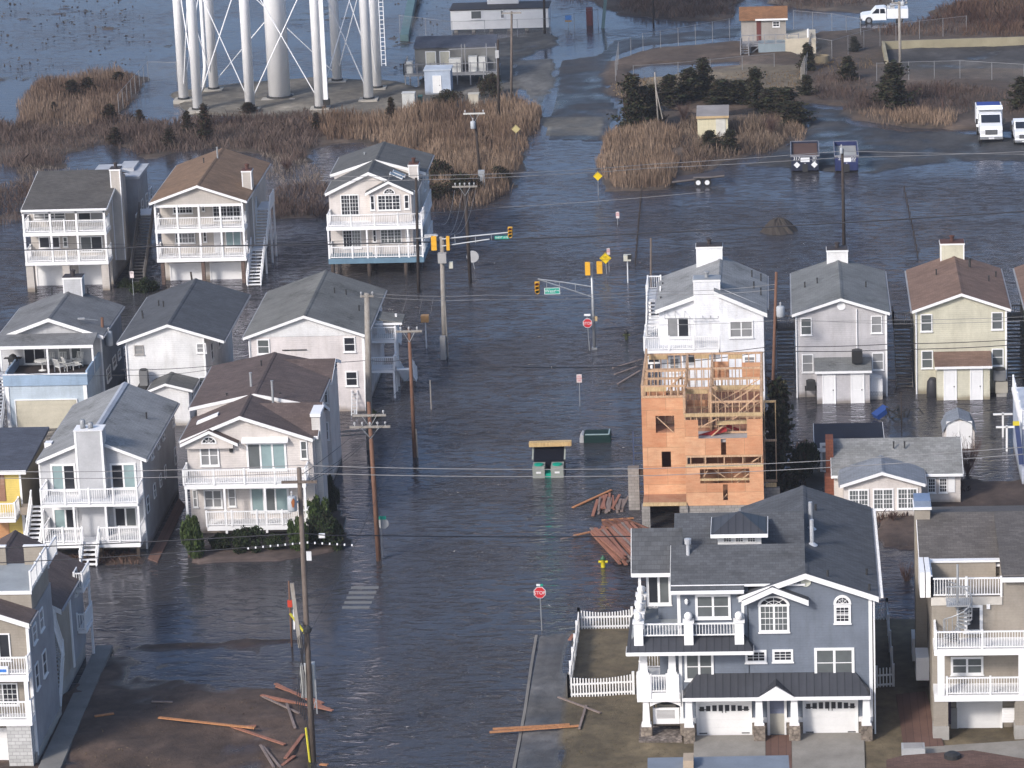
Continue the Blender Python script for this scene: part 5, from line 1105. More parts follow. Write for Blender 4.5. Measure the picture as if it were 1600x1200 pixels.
# garage skirt roof
use(fr1); gx0=h.X(474,716,-1.2); zg0=h.Zz(700,716,-1.2); use(fr2); gx1=h.X(890,695,-1.2); zg1=h.Zz(500,565); 
def skirt(x0,x1,zf,zt,d,inL,inR):
    m=MB(); yb=h.Y-.003; yf=h.Y-d
    m.add([(x0,yf,zf),(x1,yf,zf),(x1-inR,yb,zt),(x0+inL,yb,zt),(x0,yb,zf),(x1,yb,zf)],[(0,1,2,3),(0,3,4),(1,5,2),(0,4,5,1)]); o=m.build('skirt_roof',R_metal,h.root)
    MB().box(x0,x1,yf-.04,yf-.003,zf-.16,zf+.03).box(x0-.03,x0-.003,yf,yb,zf-.16,zf+.02).box(x1+.003,x1+.03,yf,yb,zf-.16,zf+.02).box(x0+.1,x1-.1,yf+.01,yb,zf-.14,zf-.004).build('fascia',trim,o); return o
sk=skirt(gx0,gx1,zg0,zg0+.95,1.2,.75,.75)
px,pz=h.P(235,618,-1.25); MB().prism([(px-.95,zg0+.02),(px+.95,zg0+.02),(px,zg0+.62)],h.Y-1.26,h.Y-.9).build('pediment',trim,sk)
MB().prism([(px-1.05,zg0+.0),(px,zg0+.72),(px,zg0+.66),(px-.95,zg0+.0)],h.Y-1.2,h.Y-.2).prism([(px+1.05,zg0+.0),(px,zg0+.72),(px,zg0+.66),(px+.95,zg0+.0)],h.Y-1.2,h.Y-.2).build('pediment_roof',R_metal,sk)
# deck skirt roof on the left and roof deck
use(fr1); sx0=h.X(83,408,-1.0); sx1=h.X(965,380,-1.0); sz=h.Zz(500,398,-1.0); sk2=skirt(sx0,sx1,sz,sz+.62,1.0,.4,.45)
MB().box(sx0+.25,wx0-.003,h.Y+.0,h.Y+4.2,sz-.15,sz+.62).build('deck',mat('deck_grey',(.30,.32,.33),.7,'rough'),h.root)
MB().prism([(sx0,sz),(sx0+.4,sz+.62),(sx0+.4,sz)],h.Y+.0,h.Y+4.3).build('skirt_roof_side',R_metal,h.root)
zd=sz+.62; mb_p=[(h.X(168,255,-.3),h.Y-.35),(h.X(516,250,-.3),h.Y-.35),(h.X(867,245,-.3),h.Y-.35),(h.X(168,255,-.3),h.Y+1.2),(h.X(168,255,-.3),h.Y+2.6),(h.X(168,255,-.3),h.Y+4.0),(wx0-.2,h.Y+4.0)]
railing(h.root,[(mb_p[0][0],h.Y-.35),(mb_p[2][0],h.Y-.35)],zd+.02,.72,post=90,sp=.16); railing(h.root,[(mb_p[0][0],h.Y-.35),(mb_p[0][0],h.Y+4.0)],zd+.02,.72,post=90,sp=.16); railing(h.root,[(mb_p[0][0],h.Y+4.0),(wx0-.2,h.Y+4.0)],zd+.02,.72,post=90,sp=.16)
for x,y in mb_p: 
    p=MB().box(x-.24,x+.24,y-.24,y+.24,zd-.5,zd+.85).box(x-.3,x+.3,y-.3,y+.3,zd+.85,zd+.93).build('deck_pier',trim,h.root)
    MB().lathe((x,y,zd+.93),[(.06,0),(.1,.04),(.19,.12),(.22,.24),(.19,.36),(.1,.44),(.02,.46)],12).build('ball_finial',trim,p,True)
# balcony tower below the roof deck
tx0=h.X(155,620,-.2); tx1=h.X(450,620,-.2); use(fr1)
zb1=h.Zz(300,690,-.2); zr1=h.Zz(300,552,-.2)
deck(h,tx0,wx0-.003,h.Y-.25,h.Y+3.6,zb1+.1,.5); 
MB().box(tx0-.01,tx0+.75,h.Y-.29,h.Y+.3,zb1-.2,zr1).build('balcony_pier',trim,h.root); MB().box(tx1-.65,tx1,h.Y-.29,h.Y-.01,zb1-.2,zr1).build('balcony_pier',trim,h.root)
railing(h.root,[(tx0+.75,h.Y-.2),(tx1-.65,h.Y-.2)],zb1+.1,zr1-zb1-.15,post=9); railing(h.root,[(tx0+.1,h.Y+.3),(tx0+.1,h.Y+3.5)],zb1+.1,.95); railing(h.root,[(tx0+.1,h.Y+3.5),(wx0-.1,h.Y+3.5)],zb1+.1,.95)
def col(x,y,z0,z1,stone=False,w0=.42,w1=.30):
    o=MB(); o.add([(x+sx*w/2,y+sy*w/2,z) for z,w in ((z0,w0),(z1,w1)) for sx,sy in ((-1,-1),(1,-1),(1,1),(-1,1))],[(3,2,1,0),(4,5,6,7),(0,1,5,4),(1,2,6,5),(2,3,7,6),(3,0,4,7)])
    o.box(x-w0/2-.05,x+w0/2+.05,y-w0/2-.05,y+w0/2+.05,z0-.0,z0+.12); c=o.build('column',trim,h.root)
    if stone: MB().box(x-.3,x+.3,y-.3,y+.3,.1,z0-.003).build('stone_base',mat('field_stone',(.30,.26,.22),.9,'stone'),c)
for x in (tx0+.4,tx1-.35): col(x,h.Y+.02,zr1,sz-.14,False,.42,.34)
zst=h.Zz(195,915,-.2); col(tx0+.45,h.Y+.02,zst,zb1-.4,True); 
def arch_beam(x0,x1,y,z0,z1,rise):
    n=12; pts=[(x0,z1),(x0,z0)]+[(lerp(x0,x1,i/n),z0+rise*math.sin(math.pi*i/n)) for i in range(n+1)]+[(x1,z0),(x1,z1)]; MB().prism(pts[::-1],y,y+.2).build('arched_beam',trim,h.root)
arch_beam(tx0+.62,tx1-.5,h.Y-.1,sz-.42,sz-.17,.2); arch_beam(tx0+.66,wx0,h.Y-.1,zb1-.72,zb1-.4,.26)
# screened equipment pen
x0,x1,z0,z1=h.rect((268,452,785,897),.2); pen=MB().box(x0,x1,h.Y+.25,h.Y+.3,z0,z1).box(x0,x0+.05,h.Y+.3,h.Y+1.8,z0,z1).build('lattice_screen',trim,h.root)
for zz in [lerp(z0+.35,z1-.15,k/6) for k in range(7)]: MB().box(x0+.2,x1-.25,h.Y+.235,h.Y+.249,zz-.02,zz+.02).build('slat_shade',mat('lattice_shadow',(.35,.34,.34),.8),pen)  # grey strips painted as the shade between the lattice slats
ac_unit('air_conditioner','beige air conditioner on a shelf behind the white lattice under the slate blue house',(x0+x1)/2,h.Y+1.1,z0,1.0,z1-z0+.1,mat('ac_beige',(.38,.35,.29),.6)); MB().box(x0,x1+.1,h.Y+.3,h.Y+1.8,z0-.12,z0-.003).build('shelf',M_pile,h.root)
# garage doors, entry, columns
garage(h.root,Face('S',h.Y),h.X(570,880),h.X(957,880),.2,h.Zz(760,733),panes=8,hw=True,fr=.14)
use(fr2); garage(h.root,Face('S',h.Y),h.X(420,880),h.X(805,880),.2,h.Zz(610,712),panes=8,hw=True,fr=.14)
MB().box(h.X(178,850),h.X(305,850),h.Y-.04,h.Y-.003,.2,h.Zz(240,722)).build('entry_recess',mat('entry_door',(.20,.22,.30),.6,'siding'),h.root)
ed=MB().box(h.X(188,850),h.X(295,850),h.Y-.06,h.Y-.041,.25,h.Zz(240,820)).build('entry_screen',mat('screen_beige',(.42,.40,.35),.7),h.root)
for a in (182,300): MB().box(h.X(a,850)-.07,h.X(a,850)+.07,h.Y-.12,h.Y-.061,.2,h.Zz(240,722)).build('door_frame',trim,h.root)
for fr_,a in ((fr1,520),(fr1,1012),(fr2,118),(fr2,362),(fr2,862)):
    if fr_ is fr1 and a==1012: continue
    use(fr_); x=h.X(a,900,-.85); zc_=h.Zz(a,908 if fr_ is fr1 else 895,-.85); col(x,h.Y-.85,zc_,zg0-.16,True,.42,.34)
st=mat('field_stone',(.30,.26,.22),.9,'stone')
use(fr1)
for a,b,fr_ in ((457,570,fr1),(957,1120,fr1),(305,420,fr2),(808,905,fr2)):
    use(fr_); x0,x1=h.X(a,920),h.X(b,920); 
    if fr_ is fr1 and a==957: use(fr2); x1=h.X(172,920)
    MB().box(x0,x1,h.Y-.12,h.Y-.003,.2,.95).build('stone_skirt',st,h.root); MB().box(x0,x1,h.Y-.14,h.Y-.003,.952,1.2).build('skirt_band',trim,h.root)
# balcony door upstairs and wall lamps
use(ft1); h.win((300,532,885,1170),dyl+.7,units=2,glass='dm',dh=False,fr=.14)
for a,b,d in ((277,1015,dyl+.7),(676,1135,0)): x,z=h.P(a,b,d); MB().lathe((x,h.Y+d-.12,z-.15),[(.04,0),(.09,.08),(.09,.2),(.11,.22),(.03,.32)],8).build('wall_lamp',trim,h.root)
MB().box(h.X(238,1000,dyl+.3)-.07,h.X(238,1000,dyl+.3)+.07,h.Y+dyl+.2,h.Y+dyl+.34,zd,ezl-.1).build('post',trim,h.root)
use(ft2); 
for (a,b,dd,hh,r) in ((640,400,7.5,1.5,.11),(652,565,4.8,1.4,.11)): x=h.X(a,b,dd); MB().tube([(x,h.Y+dd,zr-abs(x-xr)*s_-.1),(x,h.Y+dd,zr-abs(x-xr)*s_+hh)],r,9).lathe((x,h.Y+dd,zr-abs(x-xr)*s_-.05),[(.32,0),(.12,.16)],10).build('flue_pipe',mat('flue_pale',(.55,.56,.58),.4,metal=.3),h.root)
vents(h.root,[(h.X(a,b,dd),h.Y+dd,zr-abs(h.X(a,b,dd)-xr)*s_) for a,b,dd in ((685,215,11),(468,395,8),(408,460,6.5),(800,910,.3),(1165,770,2.6),(1190,980,.2))],h=.3,r=.06)
use(ft1); x=h.X(692,740,1.8); MB().tube([(x,h.Y+1.8,ez+.6),(x,h.Y+1.8,ez+1.9)],.1,9).lathe((x,h.Y+1.8,ez+1.85),[(.17,0),(.19,.28),(.05,.32)],10).build('flue_pipe',mat('flue_pale',(.55,.56,.58),.4,metal=.3),h.root)
# gutter guard along right eave
gg=MB()
for k in range(48): y=h.Y-.3+(L+.1)*k/48; gg.box(xe1+.11,xe1+.24,y,y+.13,ze1-.1,ze1+.04)
gg.build('gutter_bracket',trim,h.roof if hasattr(h,'roof') else h.root)['kind']='stuff'
# ================================================================ O : taupe house at right
h=House('beach_house','taupe house with stacked white balconies, roof deck and spiral stair at right','house',(1380,760,2.72727),(248,1080),.18)
Oh=h; w=1.7; zd1=h.Zz(400,888); zd2=h.Zz(400,692); x0=h.X(226,800); x1=x0+9.6
for z in (zd1,zd2): deck(h,x0-.1,x1,h.Y-.05,h.Y+w,z,.35)
railing(h.root,[(x0+.55,h.Y),(x1,h.Y)],zd1,.95,post=2.5); railing(h.root,[(x0,h.Y+w-.1),(x0,h.Y),(x1,h.Y)],zd2,.95,post=2.5)
posts(h,[x0+.25,h.X(592,800)],h.Y+.1,zd1,zd2-.35,.36); 
for a in (246,594,900): 
    x=h.X(a,1000); o=MB().box(x-.38,x+.38,h.Y+.0,h.Y+.7,.95,zd1-.35).build('column',W_taupe,h.root); MB().box(x-.42,x+.42,h.Y-.05,h.Y+.75,.05,.948).build('column_base',M_conc,o)
zt3=h.Zz(350,470,w); zE=zt3
wx0=h.X(208,600,w)-.1
Lb=16.
MB().box(wx0+.1,x1,h.Y+w,h.Y+Lb,.1,zt3).build('wall',W_taupe,h.root)
rxa=h.X(208,470,w); rxb=h.X(503,468,w)
MB().box(rxa-.05,rxb+.05,h.Y+w-.06,h.Y+w-.003,zt3-.45,zt3-.02).build('band',mat('cream_trim',(.60,.56,.50),.7),h.root)
zk=zt3
railing(h.root,[(rxa,h.Y+w+.05),(rxb,h.Y+w+.05)],zk,1.0,post=1.6); 
railing(h.root,[(rxa,h.Y+w+.05),(rxa,h.Y+w+3.0)],zk,1.0,post=1.6)
x0_,x1_,z0_,z1_=h.rect((190,475,322,392),w+3.1)
MB().box(rxa-.1,rxb-.1,h.Y+w+3.1,h.Y+w+3.3,zk,h.Zz(330,322,w+3.1)).build('parapet',W_taupe,h.root); MB().box(rxa-.2,rxb+.5,h.Y+w+3.0,h.Y+w+3.4,h.Zz(330,322,w+3.1),h.Zz(330,322,w+3.1)+.1).build('parapet_cap',trim,h.root)
# big roof: low front eave rising to a ridge at the back
zf=zk+.9; zrk=zf+1.3; yrk=G(*h.q(400,108),zrk).y; yfr=h.Y+w+3.35
gable_x(h.root,R_taupe,yfr,zf-.2,yrk,zrk,yrk+5,zf,h.X(150,300,(w+5)),x1+1,fw=.15,ends='l')
MB().prism([(yfr+.1,zk-.5),(yrk+4.5,zk-.5),(yrk+4.5,zf-.2),(yrk,zrk-.2),(yfr+.1,zf-.5)],h.X(150,300,w+5)+.25,x1,'x').build('upper_wall',W_taupe,h.root)
# right hand gabled bay beside the roof deck
e0=h.P(495,405,w-.3); pk=h.P(545,392,w-.3)
MB().box(rxb+.12,x1,h.Y+w-.0,yfr+.2,zt3+.002,zf+.25).build('bay_wall',W_taupe,h.root); MB().prism([(h.Y+w-.3,zf+.2),(yrk,zrk+.02),(yrk,zrk-.15),(h.Y+w-.3,zf+.02)],rxb+.05,x1+1,'x').build('bay_roof',R_taupe,h.root); MB().box(rxb+.02,x1+1,h.Y+w-.34,h.Y+w-.303,zf-.02,zf+.24).build('fascia',trim,h.root)
MB().box(rxa-.6,rxa-.35,h.Y+w+.5,h.Y+w+3,zk-.2,zk+1.2).box(rxa-.3,rxa-.05,h.Y+w+.5,h.Y+w+3.0,zk-.2,zk+1.2).build('side_parapet',trim,h.root)
cx0,cx1=h.X(135,150,w+7),h.X(200,150,w+7); chz=h.Zz(167,98,w+7); MB().box(cx0,cx1,h.Y+w+7,h.Y+w+8.3,.1,chz).build('chimney',W_taupe,h.root); MB().box(cx0-.08,cx1+.08,h.Y+w+6.9,h.Y+w+8.4,chz,chz+.14).build('cap',trim,h.root); MB().box(cx0-.03,cx1+.03,h.Y+w+6.95,h.Y+w+8.35,chz+.142,chz+.5).build('chimney_hood',mat('hood_blue',(.28,.34,.45),.4,metal=.5),h.root)
h.win((345,424,503,622),w,glass='d',dh=False,fr=.16,name='balcony_door'); h.win((288,427,725,802),w,units=2,glass='mm',fr=.12)
MB().box(h.X(440,510,w),h.X(455,510,w),h.Y+w-.1,h.Y+w-.003,h.Zz(445,520,w),h.Zz(445,500,w)).build('wall_lamp',trim,h.root)
garage(h.root,Face('S',h.Y+w),h.X(312,960,w),h.X(508,960,w),.15,h.Zz(410,902,w),fr=.1)
x0_,x1_,z0_,z1_=h.rect((506,568,945,1006),w-.8); lv=MB().box(x0_,x1_,h.Y+w-.8,h.Y+w-.75,z0_,z1_)
for k in range(9): z=lerp(z0_,z1_,(k+.5)/9); lv.box(x0_+.05,x1_-.05,h.Y+w-.83,h.Y+w-.8,z-.03,z+.02)
lv.build('louvre_screen',trim,h.root); arc=MB(); MB().box(h.X(288,1000,w),h.X(315,1000,w),h.Y+w-.12,h.Y+w-.003,.1,1.35).build('plinth',M_conc,h.root); MB().box(h.X(268,970,w),h.X(288,970,w),h.Y+w-.3,h.Y+w-.003,.5,2.6).build('meter_cabinet',mat('dark_plum',(.06,.04,.06),.6),h.root)
# spiral stair
sx,_=h.P(318,600,w-.9); sy=h.Y+w-.9; z0s=zd2; z1s=zk+1.2; sp=MB(); sp.tube([(sx,sy,z0s),(sx,sy,z1s+.9)],.06,8); gs=mat('stair_steel',(.42,.43,.44),.5,metal=.3)
n=15
for k in range(n):
    t=k*.42+2.6; z=lerp(z0s+.2,zk+.0,k/(n-1)); a=Vector((sx,sy,z)); b=a+Vector((math.cos(t)*.75,math.sin(t)*.75,0)); sp.beam(a,b,.26,.04); sp.tube([b,b+Vector((0,0,.95))],.018,4)
pts=[(sx+math.cos(k*.42+2.6)*.75,sy+math.sin(k*.42+2.6)*.75,lerp(z0s+.2,zk,k/(n-1))+.95) for k in range(n)]; sp.tube(pts,.03,5)
spo=sp.build('spiral_stair',gs,h.root); 
for k in range(5): x0_=sx-.55+.28*k; 
MB().box(h.X(318,440,w-.9)-.6,h.X(318,440,w-.9)+.6,sy-.4,sy+.8,zk-.1,zk-.02).build('landing',gs,h.root)
sc_=MB()
for k in range(13): x=sx-.6+1.2*k/12; sc_.beam((x,sy-.42,zk),(x,sy-.42,zk+1.0),.03)
sc_.beam((sx-.6,sy-.42,zk+1.02),(sx+.6,sy-.42,zk+1.02),.06); sc_.build('landing_guard',gs,h.root)
for a,b,hh in ((533,232,1.4),(557,275,1.0)): x=h.X(a,b,9); vents(h.root,[(x,h.Y+9,h.Zz(a,b,9))],trim,hh,.12)
for b_ in (680,760): 
    y_,z_=PX(*h.q(168 if b_==680 else 185,b_),wx0); MB().box(wx0-.6,wx0+.1,y_-.8,y_+.8,z_-.6,z_+.7).build('side_bay',trim,h.root)
# --- P : timber frame under construction
h=House('house_under_construction','unfinished plywood and stud timber house frame with open top storey','building under construction',(980,550,4.44583),(150,1240),0)
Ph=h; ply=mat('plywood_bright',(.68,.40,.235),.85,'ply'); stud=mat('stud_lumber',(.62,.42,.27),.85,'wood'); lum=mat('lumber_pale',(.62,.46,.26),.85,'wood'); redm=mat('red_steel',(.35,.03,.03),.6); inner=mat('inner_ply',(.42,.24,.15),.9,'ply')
Z=lambda b,dy=0,a=650: h.Zz(a,b,dy)
mx0=h.X(405,800); mx1=h.X(945,800); lx0=h.X(108,700,1.8); lx1=mx0
zf0=Z(1065); zf1=Z(725); zf2=Z(605); ztop=Z(425); 
D_=G(*h.q(930,75),ztop+.2).y-h.Y
wd_=1.8
def ppart(nm,m,*b): return MB().box(*b).build(nm,m,h.root)
def sheets(nm,y0,y1,x0,x1,z0,z1,holes,m=ply):
    """a wall with rectangular holes as separate boxes in one mesh"""
    xs=sorted({x0,x1,*[q for hh in holes for q in hh[:2]]}); zs=sorted({z0,z1,*[q for hh in holes for q in hh[2:]]}); mb=MB()
    for i in range(len(xs)-1):
        run=None
        for j in range(len(zs)-1):
            cx_,cz=(xs[i]+xs[i+1])/2,(zs[j]+zs[j+1])/2; inside=any(a<cx_<b and c<cz<d for a,b,c,d in holes)
            if not inside: mb.box(xs[i],xs[i+1],y0,y1,zs[j],zs[j+1])
    return mb.build(nm,m,h.root)
# block foundation and piers
ppart('foundation',M_block,mx0+.05,mx1-.05,h.Y+.03,h.Y+.3,-.5,zf0-.0)
ppart('foundation',M_block,mx1+.02,mx1+1.0,h.Y+1.5,h.Y+1.8,-.5,Z(950,1.5))
for a in (130,393): x=h.X(a,1100); ppart('block_pier',M_block,x-.26,x+.26,h.Y-.1,h.Y+.42,-.5,Z(1058))
x=PY(991,790,G(991,797,0).y)[0]; yp=G(991,797,0).y; MB().box(x-.35,x+.35,yp,yp+.6,-.5,2.8).build('block_pier',M_block,h.root)
MB().box(x-.3,x+3,yp+.1,yp+.5,2.2,2.6).build('girder',M_pile,h.root)
MB().box(lx0,lx1,h.Y-.12,h.Y+.1,Z(1060),Z(1040)).build('deck_beam',lum,h.root)
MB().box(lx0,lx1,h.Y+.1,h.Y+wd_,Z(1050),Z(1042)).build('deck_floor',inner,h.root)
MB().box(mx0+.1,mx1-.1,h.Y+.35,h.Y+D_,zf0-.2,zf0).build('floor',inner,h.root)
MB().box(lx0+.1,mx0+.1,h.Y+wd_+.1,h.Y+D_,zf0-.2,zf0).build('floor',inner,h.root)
# left wing front wall
hl=[(h.X(198,500,wd_),h.X(328,500,wd_),h.Zz(260,562,wd_),h.Zz(260,443,wd_)),(h.X(240,740,wd_),h.X(304,740,wd_),h.Zz(260,800,wd_),h.Zz(260,692,wd_))]
zl=h.Zz(250,320,wd_); sheets('plywood_wall',h.Y+wd_,h.Y+wd_+.04,lx0,lx1+.02,zf0,zl,hl)
ppart('side_wall',ply,lx0-.0,lx0+.04,h.Y+wd_+.041,h.Y+D_,zf0,zl-.9)
# main front wall lower
X_=lambda a,b=800:h.X(a,b)
sheets('plywood_wall',h.Y,h.Y+.04,mx0,mx1,zf0,Z(800),[(X_(505),X_(848),Z(912),Z(812)),(X_(662),X_(695),Z(1030),Z(920))])
sheets('plywood_wall',h.Y,h.Y+.04,mx0,mx1,Z(722),Z(485),[(X_(500),X_(838),Z(600),Z(470)),(X_(655),X_(690),Z(720),Z(602))])
ppart('rim_beam',lum,mx0,mx1,h.Y-.02,h.Y+.12,Z(800),Z(785)); ppart('header',lum,mx0,mx1,h.Y-.02,h.Y+.12,Z(448),Z(425)); ppart('ledger',lum,X_(505),X_(848),h.Y+.0,h.Y+.1,Z(893),Z(880))
ppart('side_wall',ply,mx1-.04,mx1,h.Y+.041,h.Y+D_,zf0,Z(725))
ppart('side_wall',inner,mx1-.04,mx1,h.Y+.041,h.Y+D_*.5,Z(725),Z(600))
# studs: rows
def studs(y,x0,x1,z0,z1,sp=.42,plates=True,axis='x',m=stud,brace=False,nm='stud_wall'):
    mb=MB(); n=max(1,int(round((x1-x0)/sp)))
    for i in range(n+1):
        t=x0+(x1-x0)*i/n
        if axis=='x': mb.box(t-.03,t+.03,y-.06,y+.06,z0,z1)
        else: mb.box(y-.06,y+.06,t-.03,t+.03,z0,z1)
    if plates:
        for z in (z0,z1):
            if axis=='x': mb.box(x0-.05,x1+.05,y-.065,y+.065,z-.05,z+.07)
            else: mb.box(y-.065,y+.065,x0-.05,x1+.05,z-.05,z+.07)
    if brace:
        if axis=='x': mb.beam((x0,y-.09,z0),(x1,y-.09,z1),.1,.05)
    return mb.build(nm,m,h.root)
f2=Z(600); ft=ztop
studs(h.Y+.1,mx0+.05,X_(490),Z(480),ft-.1); studs(h.Y+.1,X_(845),mx1-.05,Z(480),ft-.1); studs(h.Y+.06,mx0+.1,mx1-.1,Z(785),Z(725),1.1)
# upper floor platform and rooms
fl=Z(600)
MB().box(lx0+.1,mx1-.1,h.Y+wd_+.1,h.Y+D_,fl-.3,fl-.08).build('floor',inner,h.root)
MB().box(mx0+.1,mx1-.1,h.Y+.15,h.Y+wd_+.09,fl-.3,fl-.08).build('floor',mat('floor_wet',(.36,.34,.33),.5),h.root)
tp=ft+.9
tl=zl+.75
studs(h.Y+wd_+.05,lx0+.1,lx1,zl+.07,tl,.45)
for y in (3.6,5.4): studs(h.Y+y,lx0+.1,mx0,fl,tl,.42,brace=(y==5.4))
for y in (2.6,): studs(h.Y+y,mx0+.1,X_(620),fl,tp,.42)
studs(h.Y+1.3,X_(590),mx1-.1,fl,ft+.35,.45,brace=True); studs(h.Y+4.6,mx0+.2,mx1-.1,fl,tp,.42,brace=True); studs(h.Y+7.0,lx0+.2,mx1-.1,fl,tp,.45)
studs(h.Y+D_-.1,lx0+.1,mx1,fl,tp,.45); studs(mx1-.06,h.Y+.3,h.Y+D_-.2,fl,tp,.5,axis='y'); studs(lx0+.06,h.Y+wd_+.2,h.Y+D_-.2,zl-.9,tl,.45,axis='y'); studs(mx0,h.Y+.3,h.Y+D_-.3,ft-.1,tp,.6,axis='y')
studs(X_(585),h.Y+1.4,h.Y+D_-.3,fl,tp,.5,axis='y')
for (x0_,x1_,y,z0_,z1_) in ((X_(585),X_(700),D_-.25,tp-1.6,tp-.5),(mx1-1.3,mx1-.1,D_-.25,tp-1.7,tp-.6),(lx0+.3,lx0+1.5,3.5,tl-1.2,tl-.8),(X_(415),X_(560),3.0,tp-1.3,tp-.9)): ppart('sheathing_panel',ply,x0_,x1_,h.Y+y,h.Y+y+.04,z0_,z1_)
for (x0_,x1_,y,z) in ((lx0+.2,lx0+1.4,D_-.2,tp-.3),(X_(460),X_(560),D_-.2,tp-.3),(X_(700),X_(800),D_-.2,tp-.35),(lx0+.2,lx0+1.6,1.75,tl-.3),(X_(590),mx1-.1,4.5,ft+.2),(X_(410),X_(565),2.5,tp-.35)): ppart('header',lum,x0_,x1_,h.Y+y,h.Y+y+.1,z,z+.28)
br=MB()
for (a,b,c,d,y) in ((505,525,640,455,.25),(580,590,915,290,.8),(590,290,700,380,1.2),(640,400,905,230,2.0),(520,880,560,820,.3),(760,910,845,845,.25),(865,765,925,725,.2),(740,870,830,805,.5),(205,450,325,560,wd_+.12),(290,250,370,170,3.4),(600,815,680,870,.4),(662,1020,695,985,.2)):
    p=h.P(a,b,y); q_=h.P(c,d,y); br.beam((p[0],h.Y+y,p[1]),(q_[0],h.Y+y,q_[1]),.1,.06)
br=br.build('brace',stud,h.root); br['kind']='stuff'
p=h.P(500,590,1.0); q_=h.P(690,535,1.0); MB().beam((p[0],h.Y+1.0,p[1]),(q_[0],h.Y+1.0,q_[1]),.1,.28).build('steel_beam',redm,h.root); p=h.P(690,510,1.6); q_=h.P(780,545,1.6); MB().beam((p[0],h.Y+1.6,p[1]),(q_[0],h.Y+1.6,q_[1]),.1,.2).build('steel_beam',redm,h.root)
p=h.P(625,493,.6); q_=h.P(835,483,.6); MB().beam((p[0],h.Y+.6,p[1]),(q_[0],h.Y+.6,q_[1]),.12,.25).build('header',lum,h.root)
# dark ply walls added behind the openings to darken the lower rooms
ppart('dark_backing',inner,mx0+.2,mx1-.2,h.Y+5,h.Y+5.1,-.3,fl-.31); ppart('dark_backing',inner,lx0+.2,mx0,h.Y+5,h.Y+5.1,-.4,fl-.31); ppart('dark_backing',inner,lx0+.05,lx0+.12,h.Y+2,h.Y+5,-.4,zf0-.21)
studs(h.Y+1.5,mx0+.3,mx1-.3,zf0,fl-.35,.9)
# scaffold of studs on the east side
studs(h.Y+2.5,mx1+.1,mx1+.8,Z(900,2.5),Z(620,2.5),.6); studs(h.Y+5,mx1+.1,mx1+.8,Z(620,5),Z(350,5),.6,m=lum); ppart('side_panel',lum,mx1+.1,mx1+.8,h.Y+1.5,h.Y+1.56,Z(945,1.5),Z(915,1.5))
# ================================================================ poles, signals, signs, wires
WP=mat('pole_wood',(.17,.14,.12),.9,'wood'); WPR=mat('pole_wood_red',(.20,.11,.075),.9,'wood'); WPD=mat('pole_wood_dark',(.055,.045,.04),.9,'wood'); WPL=mat('pole_wood_pale',(.34,.32,.29),.9,'wood')
STL=mat('steel_grey',(.36,.37,.38),.45,metal=.5); INS=mat('insulator',(.42,.42,.42),.4); CAN=mat('transformer_grey',(.40,.42,.44),.5); SIG=mat('signal_yellow',(.72,.38,.03),.5)
WIRE=mat('cable_black',(.03,.03,.035),.6); WIREL=mat('cable_pale',(.24,.235,.235),.5); CABM=mat('cabinet_grey',(.33,.32,.31),.6)
POLES={}
def pole(key,base,top,label,r=.16,m=WP,zg=0.0,r1=None,name='utility_pole',cat='utility pole'):
    g=G(*base,zg); x,z=PY(*top,g.y); t=thing(name,label,cat,(g.x,g.y,zg-.3))
    MB().tube([(g.x,g.y,zg-.6),(x,g.y,z)],r,9,r1 or r*.72).build('post',m,t,True); POLES[key]=(t,g,x,z); return t,g,x,z
def crossarm(key,z,w,m=WPL,pins=4,dy=-.12,brace=True,tilt=0,yaw=0):
    t,g,xt,zt=POLES[key]; x=g.x+(xt-g.x)*z/zt if zt else g.x
    ux,uy=math.cos(yaw),math.sin(yaw)
    a=MB().beam((x-ux*w/2,g.y+dy-uy*w/2,z-tilt),(x+ux*w/2,g.y+dy+uy*w/2,z+tilt),.12,.13).build('crossarm',m,t)
    if brace: MB().beam((x-ux*w*.22,g.y+dy-.04,z-.03),(x,g.y+dy,z-.75),.04).beam((x+ux*w*.22,g.y+dy-.04,z-.03),(x,g.y+dy,z-.75),.04).build('brace',STL,a)
    for k in range(pins):
        q=(k+.5)/pins if pins>2 else (.05 if k==0 else .95); e=(q-.5)*.94
        MB().lathe((x+ux*w*e,g.y+dy+uy*w*e,z+.06),[(.03,0),(.03,.1),(.07,.12),(.07,.22),(.03,.26)],7).build('insulator',INS,a)
    return (x,g.y+dy)
def transformer(key,px0,px1,b0,b1,dy=-.35,rust=False,sq=False):
    t,g,xt,zt=POLES[key]; x0,_=PY(px0,(b0+b1)/2,g.y+dy); x1,_=PY(px1,(b0+b1)/2,g.y+dy); z1=PY((px0+px1)/2,b0,g.y+dy)[1]; z0=PY((px0+px1)/2,b1,g.y+dy)[1]; r=abs(x1-x0)/2; x=(x0+x1)/2
    o=MB()
    if sq: o.box(x-r,x+r,g.y+dy-.2,g.y+dy+.2,z0,z1)
    else: o.lathe((x,g.y+dy,z0),[(r*.9,0),(r,.06),(r,(z1-z0)*.9),(r*.8,(z1-z0)*.97),(.1,z1-z0)],14)
    o=o.build('transformer',CAN,t,not sq)
    if not sq: MB().lathe((x,g.y+dy,z1),[(.05,0),(.05,.18),(.08,.2),(.02,.28)],6).build('bushing',INS,o)
    MB().beam((x,g.y+dy,(z0+z1)/2),(g.x+(xt-g.x)*.8,g.y,(z0+z1)/2),.08).build('bracket',STL,o)
pole('a',(592,876),(576,628),'reddish leaning pole standing in the street beside the white-backed stop sign',.17,WPR)
crossarm('a',PY(582,648,POLES['a'][1].y)[1],2.05,WPL,2); crossarm('a',PY(582,666,POLES['a'][1].y)[1],2.5,WPL,5)
pole('b',(577,702),(573.5,458),'tall weathered grey pole rising in front of the pale pink house',.24,WPL,r1=.2)
